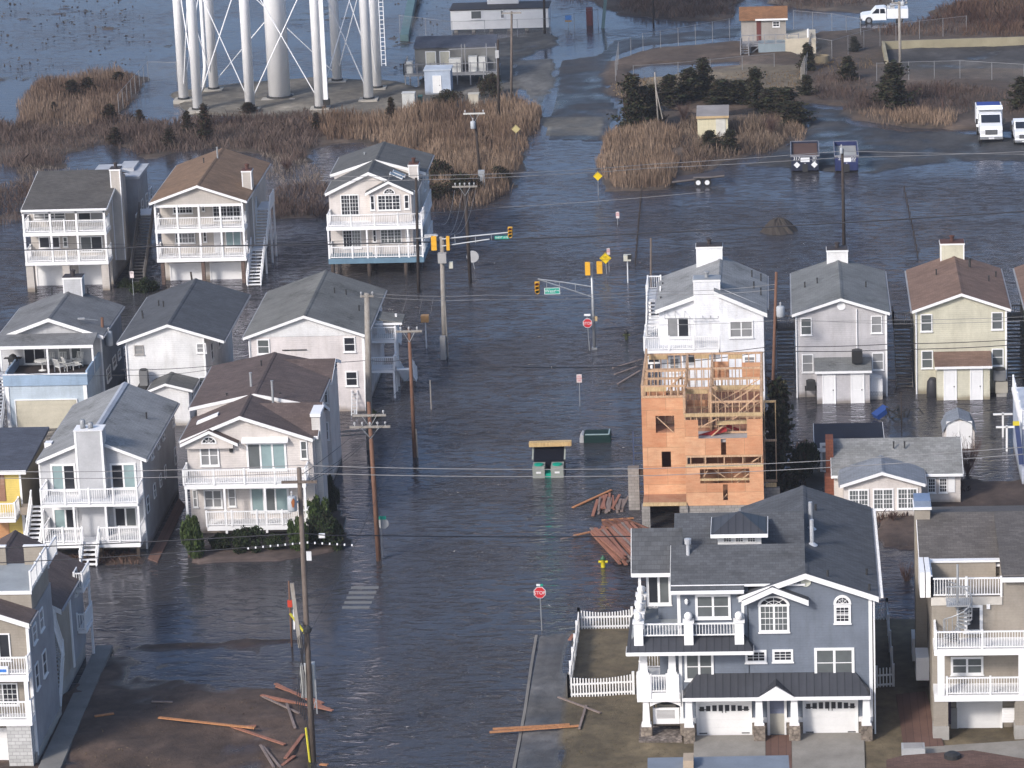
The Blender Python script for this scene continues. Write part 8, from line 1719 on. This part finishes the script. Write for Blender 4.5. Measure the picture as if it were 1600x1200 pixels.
def kerb(label,pix,zt,w=.16):
    pts=[G(a,b,zt) for a,b in pix]; mb=MB()
    for p,q in zip(pts[:-1],pts[1:]): mb.beam((p.x,p.y,zt-.1),(q.x,q.y,zt-.1),w,.2)
    o=mb.build('kerb',kb); o['kind']='structure'; return o
kerb('',[(838,992),(830,1040),(820,1110),(800,1215)],.07)
#slab('sidewalk',[(863,990),(894,988),(887,1090),(873,1215),(838,1215),(850,1090)],.17,mat('walk_wet',(.135,.13,.13),.6,'rough',var=.15,bump=.12),th=.3)
slab('brick_walk',[(231,872),(246,878),(289,788),(279,778)],.06,mat('brick_paving',(.15,.085,.065),.9,'block'),th=.3)
CWH=mat('faded_crossing_paint',(.17,.17,.165),.8)
for k in range(5):
    b=918+k*7.7; l_=lerp(549,535,k/4); r_=lerp(592,578,k/4); slab('crossing_stripe',[(l_,b-1.7),(r_,b-2.2),(r_-1,b+1.7),(l_-1,b+2.0)],.012,CWH,th=.02)
# roofs at the bottom edge
for (pix,z,m,lb,nm,sl) in (([(1012,1184),(1232,1180),(1240,1290),(1010,1290)],5.2,mat('roof_pale_blue',(.20,.225,.26),.6),'pale slate-blue flat roof with small chimney at the bottom edge','low_building',0),([(1385,1187),(1412,1180),(1520,1172),(1640,1192),(1640,1290),(1385,1290)],4.6,mat('roof_redbrown',(.17,.10,.075),.9,'shingle'),'red-brown shingle roof corner at the bottom right edge','low_building',0)):
    pts=[G(a,b,z) for a,b in pix]; t=thing(nm,lb,'building',(pts[0].x,pts[0].y,0.2)); MB().prism([(p.x,p.y) for p in pts],z-.15,z,'z').build('roof',m,t); cx_=sum(p.x for p in pts)/len(pts); cy2=sum(p.y for p in pts)/len(pts)
    MB().prism([(cx_+(p.x-cx_)*.95,cy2+(p.y-cy2)*.95) for p in pts],.0,z-.151,'z').build('wall',W_beige,t)
    if z>5: x=G(1076,1196,z); MB().box(x.x-.25,x.x+.25,x.y-.5,x.y+.5,z,z+.45).build('chimney',mat('chimney_tan',(.42,.33,.24),.8),t)
    else: x=G(1488,1184,z); MB().lathe((x.x,x.y,z),[(.4,0),(.4,.2),(.2,.3)],12).build('turbine_vent',M_black,t)
g=G(1418,1184,.3); t=thing('condenser_unit','flat white boxed unit beside the red-brown roof at the bottom right','box',(g.x,g.y,.3)); MB().box(g.x-.3,g.x+.9,g.y-.3,g.y+.6,.3,.9).build('casing',INS,t); MB().box(g.x-.2,g.x+.8,g.y-.2,g.y+.5,.9,.93).build('grille',CABM,t)
# ================================================================ loose lumber
LR=mat('lumber_red',(.34,.16,.11),.8,'wood'); LO=mat('lumber_orange',(.50,.24,.11),.8,'wood'); LG=mat('lumber_grey',(.26,.21,.19),.8,'wood')
LG_='loose boards washed up by the flood'
def board(a,b,label,m=LR,w=.2,h=.06,z=.08,name='loose_board'):
    p=G(*a,z);q=G(*b,z); z=max(z,max(gh(lerp(p.x,q.x,k/6),lerp(p.y,q.y,k/6)) for k in range(7))+.05); p=G(*a,z);q=G(*b,z); tag(MB().beam((p.x,p.y,z),(q.x,q.y,z+rnd.uniform(0,.05)),w,h).build(name,m),label,'board',LG_)
BD=[((765,1144),(905,1135),'long orange board across the near sidewalk, longer of the pair',LO),((770,1139),(890,1132),'shorter orange board just above the long one on the sidewalk',LO),((872,1089),(938,1115),'thin grey-brown board on the lawn edge below the picket fence',LG),((916,1102),(905,1140),'short brown board crossing the thin one on the lawn edge',LG),((890,1000),(896,992),'short red block beside the picket fence corner',LR),
 ((248,1121),(398,1138),'long thin orange board on the muddy lot',LO),((362,1135),(445,1164),'red board slanting right at the end of the long orange board',LR),((375,1136),(400,1134),'short red board stub crossing the orange one',LR),((430,1068),(508,1106),'red board uppermost of the bundle by the near pole',LR),((432,1072),(505,1100),'second red board in the bundle by the near pole',LR),((408,1086),(520,1111),'longest red board in the bundle by the near pole',LR),((412,1090),(515,1108),'red board under the longest one by the near pole',LR),((410,1088),(468,1116),'grey board branching off the near bundle',LG),((448,1099),(461,1138),'short grey board lying below the near bundle',LG),
 ((407,1164),(428,1200),'grey board at the bottom edge, left of a pair',LG),((411,1166),(438,1200),'grey board at the bottom edge, right of a pair',LG),((474,1147),(446,1185),'red-grey board slanting down left of the pole foot',LR),((460,1181),(440,1197),'short red board at the bottom edge by the pole foot',LR),((237,1096),(270,1097),'small pale board on the upper left of the muddy lot',LG),((148,1119),(178,1115),'small orange board on the left of the muddy lot',LO),((500,1194),(512,1196),'tiny board at the kerb by the pole foot',LO),
 ((895,793),(955,766),'orange-brown board floating highest by the frame house',LO),((926,806),(934,781),'red board floating vertical below the highest one',LR),((935,803),(941,783),'short brown board beside the vertical red board',LG),((943,800),(955,772),'dark thin board leaning by the red bundle',WPD),((940,813),(990,810),'orange board near the concrete pier',LO),((897,837),(985,817),'long orange board floating left of the stacked lumber',LO),((876,842),(900,838),'small pale board end at the dark cable',LG),
 ((957,575),(1004,562),'thin grey pole board floating left of the white house, upper',LG),((960,585),(1004,570),'thin grey pole board floating left of the white house, middle',LG),((965,600),(1000,580),'thin grey pole board floating left of the white house, lower',LG)]
for a,b,l,m in BD: board(a,b,l,m,w=.2 if m is not LG else .13)
# stacks
def stack(a,b,n,rows,label,m,w=.2,sp=.24):
    p=G(*a,.1);q=G(*b,.1); d=(q-p).normalized(); s=Vector((-d.y,d.x,0)); t=thing('lumber_stack',label,'lumber',tuple(p))
    for r in range(rows):
        for k in range(n):
            o=s*(k*sp+rnd.uniform(-.08,.08))+d*rnd.uniform(-.7,.5); jj=s*rnd.uniform(-.35,.35); z=.06+r*.11+rnd.uniform(0,.05); MB().beam((p.x+o.x,p.y+o.y,z),(q.x+o.x+jj.x,q.y+o.y+jj.y,z+rnd.uniform(-.08,.12)),w*rnd.uniform(.6,1.1),.07).build('plank',(m,LR,LG)[(k+r)%3] if m is LR else m,t)
stack((926,834),(968,880),11,4,'large stack of reddish planks half floating by the blue house roof',LR,.22,.26); stack((946,822),(1000,852),7,3,'dark red-brown plank pile under the edge of the blue house roof',mat('lumber_dark',(.20,.095,.065),.8,'wood'),.2,.24); stack((957,797),(962,776),5,2,'small stack of red planks next to the concrete pier',LR,.2,.22); stack((971,797),(977,780),2,2,'small pale green-grey plank pile next to the red stack',LG,.2,.22)
t=thing('ladder','dark step ladder leaning behind the concrete pier','ladder',tuple(G(997,772,0))); g=G(1000,775,0)
mb=MB()
for s in (-.35,.35): mb.beam((g.x+s,g.y,-.2),(g.x+s,g.y+.6,4.2),.08)
for k in range(8): mb.beam((g.x-.35,g.y+.07*k,.3+.5*k),(g.x+.35,g.y+.07*k,.3+.5*k),.06)
mb.build('frame',mat('ladder_blue',(.04,.06,.12),.6),t)
# ================================================================ vegetation
vr=np.random.RandomState(5)
def veg_mat(name,tr=.25):
    m=bpy.data.materials.new(name); m.use_nodes=True; nt=m.node_tree; N=nt.nodes; L=nt.links; b=N['Principled BSDF']; b.inputs['Roughness'].default_value=.9; b.inputs['Specular IOR Level'].default_value=.1
    a=N.new('ShaderNodeAttribute'); a.attribute_name='Col'; n=N.new('ShaderNodeTexNoise'); n.inputs['Scale'].default_value=.8; tc=N.new('ShaderNodeNewGeometry'); L.new(tc.outputs['Position'],n.inputs['Vector'])
    x=N.new('ShaderNodeMix'); x.data_type='RGBA'; x.blend_type='MULTIPLY'; x.inputs[0].default_value=1; L.new(a.outputs['Color'],x.inputs[6]); r=N.new('ShaderNodeMapRange'); r.inputs[1].default_value=.3; r.inputs[2].default_value=.7; r.inputs[3].default_value=.7; r.inputs[4].default_value=1.15; L.new(n.outputs[0],r.inputs[0])
    c=N.new('ShaderNodeCombineColor'); [L.new(r.outputs[0],c.inputs[i]) for i in range(3)]; L.new(c.outputs[0],x.inputs[7]); L.new(x.outputs[2],b.inputs['Base Color']); return m
VM=veg_mat('dry_reed'); LMt=veg_mat('leafy')
def reeds(name,polys,dens,hr,cols,width=.07,lean=.16,kind='stuff',clump=4,hmin=.03,minh=None,edge=1.0,seed=1):
    """tall dry grass: one thin tapering blade per stalk plus a plume"""
    r=np.random.RandomState(seed); PX_=[];PYY=[];SC_=[]
    if name in('tall_reeds','marsh_brush','pale_brush'): dens*=2.3; width*=.55; hr=(hr[0]*.55,hr[1]*.72)
    for pp in polys:
        w=np.array(wp(pp)); x0,y0=w.min(0); x1,y1=w.max(0); n=int((x1-x0)*(y1-y0)*dens)
        X=r.uniform(x0,x1,n); Y=r.uniform(y0,y1,n); s=sdf(X,Y,[tuple(q) for q in w])+fbm(X,Y,4,seed+5)*3.0*edge
        cl=fbm(X,Y,clump,seed+9)+fbm(X,Y,1.1,seed+3)*.35
        ok=(s>0)&(r.rand(n)<np.clip(.75+cl*2.2,.12,1)); X,Y,cl,s=X[ok],Y[ok],cl[ok],s[ok]
        PX_.append(X);PYY.append(Y);SC_.append(np.clip(.75+cl*1.2,.35,1.35)*np.clip(.55+s*.5,.5,1))
    X=np.concatenate(PX_);Y=np.concatenate(PYY);S=np.concatenate(SC_); n=len(X)
    ix=np.clip(np.searchsorted(gx,X),0,nx-1); iy=np.clip(np.searchsorted(gy,Y),0,ny-1); Z=np.maximum(H[ix,iy]-.05,-.15)
    h=r.uniform(hr[0],hr[1],n)*S; a=r.uniform(0,np.pi,n); w_=width*r.uniform(.6,1.5,n); lx=r.normal(0,lean,n)*h; ly=r.normal(0,lean*.6,n)*h
    dx=np.cos(a)*w_/2; dy=np.sin(a)*w_/2*.5
    v=np.zeros((n,5,3)); v[:,0]=np.stack([X-dx*.6,Y-dy,Z],1); v[:,1]=np.stack([X+dx*.6,Y+dy,Z],1)
    v[:,2]=np.stack([X+dx*1.1+lx*.6,Y+dy+ly*.6,Z+h*.72],1); v[:,3]=np.stack([X+lx,Y+ly,Z+h],1); v[:,4]=np.stack([X-dx*1.1+lx*.6,Y-dy+ly*.6,Z+h*.72],1)
    f=(np.arange(n)[:,None]*5+np.array([0,1,2,3,4])[None,:])
    c=np.array(cols); t=np.clip(.5+fbm(X,Y,6,seed+21)*1.8+r.normal(0,.18,n),0,.999)*(len(c)-1); i0=t.astype(int); ft=(t-i0)[:,None]; cc=c[i0]*(1-ft)+c[np.minimum(i0+1,len(c)-1)]*ft
    cc=cc*r.uniform(.7,1.3,(n,1)); col=np.repeat(cc[:,None,:],5,1)
    o=fast_mesh(name,v.reshape(-1,3),f,np.clip(col.reshape(-1,3),.005,1),VM); o['kind']=kind; return o
TANR=[(.085,.055,.042),(.14,.095,.07),(.22,.16,.12),(.18,.125,.092)]; BRW=[(.06,.042,.037),(.095,.067,.057),(.14,.105,.088),(.085,.06,.052)]; GOLD=[(.13,.085,.06),(.21,.145,.10),(.27,.195,.14)]; PALE=[(.10,.075,.06),(.16,.125,.10),(.21,.175,.15)]
reeds('tall_reeds',[[(30,162),(60,132),(130,122),(190,116),(228,126),(208,165),(180,190),(130,205),(20,205)]],16,(1.2,2.6),TANR,.08,seed=11)
reeds('tall_reeds',[[(480,195),(640,178),(760,168),(810,162),(840,174),(845,192),(830,222),(812,262),(785,300),(760,322),(705,330),(670,300),(645,250),(560,222),(500,225)]],20,(1.6,3.0),GOLD,.08,seed=12)
reeds('marsh_brush',[[(-60,196),(20,198),(130,207),(200,182),(270,197),(330,190),(480,186),(500,228),(470,258),(430,252),(400,236),(340,232),(280,238),(230,248),(205,246),(170,228),(120,240),(90,262),(30,262),(-60,250)]],17,(1.0,2.2),BRW,.09,lean=.35,seed=13)
reeds('marsh_brush',[[(-60,292),(60,290),(140,268),(230,300),(232,330),(180,352),(60,340),(-60,370)],[(425,300),(470,290),(512,300),(512,342),(425,342)],[(655,300),(700,280),(770,285),(765,322),(700,332),(660,325)]],14,(.9,2.0),BRW,.09,lean=.35,seed=14)
reeds('pale_brush',[[(405,236),(440,240),(500,262),(512,292),(440,290),(410,270)],[(30,262),(90,262),(150,262),(60,288),(20,292)]],9,(.8,1.7),PALE,.08,lean=.4,seed=15)
reeds('tall_reeds',[[(935,240),(948,215),(990,205),(1035,205),(1062,222),(1060,265),(1040,296),(950,298),(936,270)]],24,(1.8,3.2),GOLD,.08,seed=16)
reeds('marsh_brush',[[(1035,205),(1085,190),(1140,200),(1230,185),(1252,200),(1228,230),(1130,253),(1090,272),(1062,268),(1062,222)]],15,(1.0,2.2),[(.09,.06,.045),(.14,.10,.075),(.22,.165,.12)],.08,lean=.3,seed=17)
reeds('tall_reeds',[[(1325,182),(1400,180),(1495,186),(1488,202),(1420,200),(1350,192)],[(1228,200),(1262,205),(1262,228),(1240,228)]],20,(1.0,1.9),GOLD,.07,seed=18)
reeds('marsh_brush',[[(1318,178),(1340,150),(1400,140),(1500,142),(1620,150),(1620,190),(1540,176),(1500,185),(1400,180)],[(1270,128),(1330,118),(1370,135),(1330,165),(1275,158)]],12,(.7,1.7),BRW,.08,lean=.35,seed=19)
reeds('marsh_brush',[[(955,-50),(1165,-50),(1160,12),(1140,32),(1060,32),(1000,26),(965,22)],[(1180,-50),(1400,-50),(1385,8),(1270,18),(1200,4)],[(880,-50),(935,-50),(920,5),(870,0)]],8,(.8,1.9),BRW,.09,lean=.4,seed=20)
reeds('marsh_brush',[[(1345,50),(1430,46),(1465,12),(1500,6),(1700,-20),(1700,62),(1500,60),(1380,62)]],9,(.9,2.2),[(.06,.035,.028),(.10,.06,.045),(.15,.10,.07)],.09,lean=.35,seed=21)
reeds('short_grass',[[(955,135),(1010,125),(1090,122),(1255,108),(1255,150),(1100,150),(1000,165),(960,152)],[(1270,95),(1370,90),(1370,110),(1280,118)]],9,(.15,.4),[(.13,.09,.055),(.2,.15,.09)],.08,seed=22)
reeds('lawn_grass',[[(906,985),(985,985),(985,1082),(893,1084)],[(895,1092),(1000,1095),(1000,1160),(1080,1165),(1080,1225),(872,1225)],[(1352,1080),(1400,1075),(1410,1225),(1354,1225)],[(1368,975),(1392,975),(1396,1065),(1370,1070)]],26,(.03,.10),[(.07,.058,.032),(.12,.095,.055),(.15,.12,.075)],.05,edge=0,seed=23)
reeds('marsh_tufts',[[(-60,-60),(240,-60),(240,110),(60,120),(-60,150)],[(600,-60),(700,-60),(700,90),(610,110)],[(640,50),(700,60),(640,110)]],.7,(.1,.35),[(.05,.045,.045),(.08,.07,.06)],.25,lean=.6,seed=24)
reeds('garden_scrub',[[(1300,800),(1440,790),(1440,812),(1300,822)],[(1440,748),(1500,745),(1530,775),(1450,790)],[(120,866),(232,862),(232,882),(130,884)],[(1240,700),(1258,690),(1262,760),(1245,770)]],20,(.3,.8),[(.05,.03,.025),(.10,.06,.045),(.16,.11,.08)],.07,lean=.5,seed=25)
reeds('dead_grass',[[(190,1085),(460,1090),(475,1215),(90,1215)],[(180,1006),(470,1004),(470,1012),(180,1014)],[(868,1150),(1085,1150),(1085,1225),(868,1225)]],7,(.03,.12),[(.05,.035,.028),(.12,.09,.06),(.20,.16,.12)],.06,lean=.9,edge=.3,seed=31)
reeds('floating_wrack',[[(880,760),(1000,755),(1000,860),(940,900),(890,870)],[(560,325),(760,330),(770,352),(560,350)],[(170,996),(480,998),(480,1012),(170,1012)],[(1375,858),(1440,858),(1440,872),(1375,874)],[(850,300),(935,300),(1040,300),(1040,312),(900,318)]],2.2,(.05,.2),[(.05,.035,.028),(.12,.09,.06),(.20,.16,.12)],.10,lean=2.2,edge=.6,seed=33)
# trees and shrubs built from leaf clumps on real limbs
def leaf_cloud(n,shape,size,cols,seed,el=1.0):
    r=np.random.RandomState(seed); P=shape(r,n); n=len(P)
    u=r.normal(0,1,(n,3)); u/=np.linalg.norm(u,axis=1)[:,None]; w=np.cross(u,r.normal(0,1,(n,3))); w/=np.linalg.norm(w,axis=1)[:,None]; s=size*r.uniform(.5,1.5,(n,1))
    v=np.stack([P-u*s*el,P+w*s*.5,P+u*s*el,P-w*s*.5],1).reshape(-1,3); f=np.arange(n*4).reshape(n,4)
    c=np.array(cols); k=r.randint(0,len(c),n); col=c[k]*r.uniform(.65,1.35,(n,1)); return v,f,np.clip(np.repeat(col[:,None,:],4,1).reshape(-1,3),.004,1)
def cedar_shape(h,w,gaps=.5,seed=0):
    def f(r,n):
        # tiered boughs with random length so the outline is ragged
        nb=int(26+h*7); P=[]
        for k in range(nb):
            z=(k+r.rand())/nb; z=z**1.15; L=w*(1-z)**.75*r.uniform(.45,1.15)*(1 if z>.1 else .7); a=r.uniform(0,2*np.pi); m=int(n/nb)
            t=r.rand(m)**.7; up=.25+.3*z
            x=np.cos(a)*L*t+r.normal(0,.09*w+.04,m); y=np.sin(a)*L*t+r.normal(0,.09*w+.04,m); zz=h*(.04+.96*z)+L*t*up+r.normal(0,.06*h*.5,m); P.append(np.stack([x,y,np.maximum(zz,.02)],1))
        return np.concatenate(P)
    return f
def bush_shape(h,w):
    def f(r,n):
        nb=22; P=[]
        for k in range(nb):
            a=r.uniform(0,2*np.pi); rr=w*r.uniform(.1,.85); zc=h*r.uniform(.15,.85)*(1-.35*(rr/w)); m=n//nb; q=r.normal(0,1,(m,3)); q/=np.linalg.norm(q,axis=1)[:,None]; q*=(r.rand(m,1)**.4)*w*r.uniform(.25,.42)
            P.append(q*np.array([1,1,.8])+np.array([np.cos(a)*rr,np.sin(a)*rr,zc]))
        P=np.concatenate(P); P[:,2]=np.maximum(P[:,2],.0); return P
    return f
_lib={}
def plant(kind,var,h,w,cols,leaf,n):
    key=(kind,var)
    if key not in _lib:
        v,f,c=leaf_cloud(n,(cedar_shape if kind=='cedar' else bush_shape)(1.0 if kind!='cedar' else 1.0*4, 1.0),leaf,cols,hash(key)%1000 if False else (var*7+len(kind)),1.0)
        if kind=='cedar': v=v/np.array([1,1,4.0])
        me=fast_mesh('crown',v,f,c,LMt); d=me.data; bpy.data.objects.remove(me); tb=MB(); tb.tube([(0,0,-.1),(.02,.01,.35),(0,0,.92)],.045,6,.01)
        rr=random.Random(var)
        for k in range(7 if kind!='cedar' else 9):
            a=rr.uniform(0,6.28); z=rr.uniform(.08,.6); L=rr.uniform(.35,.75)*(1-z*.6); tb.tube([(0,0,z),(math.cos(a)*L*.5,math.sin(a)*L*.5,z+.1),(math.cos(a)*L,math.sin(a)*L,z+.24)],.02,4,.006)
        tm=bpy.data.meshes.new('trunk'); tm.from_pydata(tb.v,[],tb.f); tm.materials.append(mat('bark',(.07,.05,.04),.9)); _lib[key]=(d,tm)
    return _lib[key]
GDK=[(.022,.028,.014),(.035,.038,.02),(.05,.046,.026),(.04,.028,.02)]; RDK=[(.045,.028,.02),(.07,.04,.028),(.035,.026,.018)]; GRN2=[(.035,.055,.018),(.055,.075,.028),(.025,.04,.016)]; TWG=[(.09,.055,.045),(.13,.085,.07),(.06,.04,.035)]
def tree(name,cat,label,base,h,w,kind,var,cols,zg=None,group=None,n=2600,leaf=.055):
    g=G(*base,.1); zg=gh(g.x,g.y)-.05 if zg is None else zg; d,tm=plant(kind,var,h,w,cols,leaf,n)
    t=thing(name,label,cat,(g.x,g.y,zg),group); t.rotation_euler=(0,0,rnd.uniform(0,6.28))
    for nm,me in (('crown',d),('trunk',tm)): o=bpy.data.objects.new(nm,me); COL.objects.link(o); o.parent=t; o.scale=(w,w,h)
    return t
GC='dark cedars in the brush'
ced=[((989,208),4.6,1.35,'tallest dark cedar left of the bare leaning pole',0),((1005,203),3.4,1.2,'dark cedar just right of the tallest one',1),((1022,196),3.2,1.0,'narrow dark cedar behind the bare leaning pole',0),((1048,165),2.4,1.3,'low reddish cedar left end of the back hedge row',2),((1078,160),2.6,1.5,'rounded cedar in the back hedge row left of centre',1),((1100,154),3.2,1.1,'pointed cedar in the middle of the back hedge row',0),((1128,163),1.9,1.6,'broad low cedar directly above the cream shed',2),((1152,162),1.8,1.5,'broad low cedar right above the cream shed',1),((1180,164),2.9,1.1,'pointed cedar right of the cream shed roof',0),((1205,172),2.2,1.7,'dark cedar left of the lot entrance',1),((1228,180),2.4,1.7,'large dark cedar at the lot entrance',2),((1240,196),2.0,1.6,'front dark cedar at the lot entrance',0),((1110,237),1.6,.9,'small dark cedar below the cream shed, left',2),((1141,240),1.8,.9,'small dark cedar below the cream shed, right',0),((1396,172),3.6,1.6,'big dark cedar alone in the right brush',0),((1325,128),2.0,.9,'leaning cedar beside the tan yard',1),((1260,150),1.6,.8,'small cedar at the end of the board fence',2),((1262,112),2.2,.8,'cedar tangled in the pale board fence',1),((1597,172),2.4,1.3,'dark cedar cut off by the right edge',2),((1335,82),1.3,.6,'small dark cedar behind the long fence',0),((1262,92),1.3,.5,'thin dark cedar at the fence corner',1)]
for i,(b,h_,w_,l,v) in enumerate(ced): tree('cedar_tree','cedar',l,b,h_*1.2,w_*1.5,'cedar',v,GDK,group=GC,n=4200,leaf=.10)
c2=[((321,222),3.6,1.0,'tallest dark cedar in the left marsh',3),((293,212),2.3,.9,'dark cedar just left of the tallest marsh cedar',4),((172,190),1.9,1.2,'dark cedar beside the end of the tower fence',5),((218,190),1.4,.8,'small cedar at the tower fence foot',3),((265,232),2.0,1.1,'reddish cedar above the leftmost rear house',4),((180,225),1.6,1.0,'reddish cedar in the left brush',5),((112,152),1.7,1.5,'dark shrubby cedar on the marsh islet, left',4),((138,148),1.8,1.3,'dark shrubby cedar on the marsh islet, centre',5),((186,132),1.3,1.3,'dark shrubby cedar at the far tip of the islet',3),((85,182),1.5,.6,'thin reddish cedar in the pale reeds',4),((612,190),2.3,.7,'reddish cedar below the tower pad',4),((495,205),1.9,.7,'small reddish cedar below the tower leg',5),((225,322),1.9,.6,'reddish cedar between the two left rear houses',3),((388,178),1.0,1.2,'low shrub in front of the tower leg',4)]
for b,h_,w_,l,v in c2: tree('cedar_tree','cedar',l,b,h_,w_,'cedar',v,RDK+GDK[:2],group='reddish marsh cedars',n=3600,leaf=.10)
for b,h_,w_,l,v in (((699,168),1.9,1.6,'dark spreading pine in front of the pale blue hut',0),((768,150),2.6,1.3,'dark pine at the corner of the equipment platform',1),((686,290),2.4,1.6,'dark bush behind the house on piles, left',2),((720,312),2.6,1.8,'dark bush at the water edge below the transformer pole',0),((675,315),1.9,1.4,'dark bush beside the deck of the house on piles',1),((780,290),1.8,1.3,'reddish bush at the street edge of the reeds',2)):
    tree('pine_shrub','shrub',l,b,h_,w_,'bush',v,GDK+RDK[:1],group='dark shrubs at the marsh')
GR3=[(.05,.075,.022),(.075,.10,.035),(.035,.055,.018)]; GR4=[(.022,.035,.014),(.035,.048,.02),(.028,.03,.018)]
for b,h_,w_,l,v,c_ in (((304,868),2.5,.66,'tall rounded green shrub at the left corner of the cream house',3,GR3),((468,860),2.2,.6,'green shrub behind the near pole by the cream house',4,GR3),((345,858),.95,.7,'low dark hedge right of the tall green shrub',5,GR4),((388,860),1.5,.98,'dark mounded hedge in the middle of the bed',6,GR4),((430,857),.9,.7,'low dark hedge left of the near pole',5,GR4),((507,852),2.1,1.05,'large dark green bush at the right corner of the cream house',7,GR4),((496,836),2.5,.75,'olive bush behind the large corner bush',4,GR3),((517,798),2.2,.5,'dark conical shrub behind the tall cream bump-out',5,GR4),((1258,742),2.3,.9,'dark round evergreen beside the brick chimney',6,GR4),((226,452),1.4,1.0,'dark bush between the left rear houses',5,GR4),((198,445),1.1,.7,'dark bush under the weathered stair',6,GR4),((583,650),1.0,.45,'small dark bush at the base of the pink house',5,GR4)):
    k2=v+(20 if c_ is GR4 else 10); tree('garden_shrub','shrub',l,b,h_*1.1,w_*1.18,'bush',k2,c_,group='evergreen garden shrubs',n=6500,leaf=.065)
def bare_tree(label,base,h,w,seed,cols,n=26,name='bare_shrub',r0=.05):
    g=G(*base,.1); rr=random.Random(seed); t=thing(name,label,'bare tree',(g.x,g.y,gh(g.x,g.y)-.05)); tb=MB(); zg=gh(g.x,g.y)
    MB().tube([(g.x,g.y,zg-.2),(g.x,g.y,zg+h*.3)],r0,6,r0*.8).build('trunk',mat('twig_bark',cols,.9),t)
    for k in range(n):
        a=rr.uniform(0,6.28); e=rr.uniform(.4,1.0); L=h*rr.uniform(.5,.95); z0=zg+h*rr.uniform(.02,.3); p=Vector((g.x,g.y,z0)); d=Vector((math.cos(a)*w*e/h,math.sin(a)*w*e/h,1)).normalized(); q=p+d*L*.5; r_=q+(d+Vector((rr.uniform(-.3,.3),rr.uniform(-.3,.3),.1)))*L*.45
        tb.tube([p,q,r_],.018,4,.006)
        for j in range(3): s=p.lerp(r_,rr.uniform(.4,.9)); u=s+Vector((rr.uniform(-.35,.35),rr.uniform(-.35,.35),rr.uniform(.2,.6)))*h*.3; tb.tube([s,u],.009,3,.004)
    tb.build('branches',mat('twig_bark',cols,.9),t)
bare_tree('dense reddish bare shrub behind the cottage at its right corner',(1512,738),2.9,1.6,1,(.10,.06,.05),70); bare_tree('thin pale bare tree in the right brush',(1473,178),3.4,1.2,2,(.26,.22,.18),12,r0=.09); bare_tree('bare twiggy shrub right of the cream shed',(1205,215),2.4,1.7,3,(.20,.15,.12),60); bare_tree('bare twiggy shrub left of the cream shed',(1068,195),2.2,1.7,4,(.16,.13,.12),60)
bare_tree('grey leafless shrub right of the tan-roofed rear house',(448,262),1.8,1.4,5,(.30,.27,.25),60); bare_tree('thin bare shrub in the gap left of the taupe house',(1416,905),1.7,1.0,6,(.14,.11,.10),40); bare_tree('reddish bare shrubs along the cottage front',(1395,815),.7,.9,7,(.12,.06,.05),60)
tree('cedar_tree','cedar','tall narrow dark cedar beside the red-brown pole behind the timber frame',(1218,765),7.4,1.7,'cedar',6,GDK,zg=-.2,group=GC,n=6500,leaf=.10)
MB_=None
# gravel around hedge bed
"""
"""

# ================================================================ haze
hm=bpy.data.materials.new('haze'); hm.use_nodes=True; N=hm.node_tree.nodes; L=hm.node_tree.links
for n in list(N): N.remove(n)
vo=N.new('ShaderNodeVolumePrincipled'); vo.inputs['Density'].default_value=.00017; vo.inputs['Color'].default_value=(.86,.85,.92,1); vo.inputs['Anisotropy'].default_value=.2
ou=N.new('ShaderNodeOutputMaterial'); L.new(vo.outputs[0],ou.inputs['Volume'])
hz=MB().box(-1500,1500,-400,2600,-1.6,78).build('haze',hm); struct(hz,'stuff')
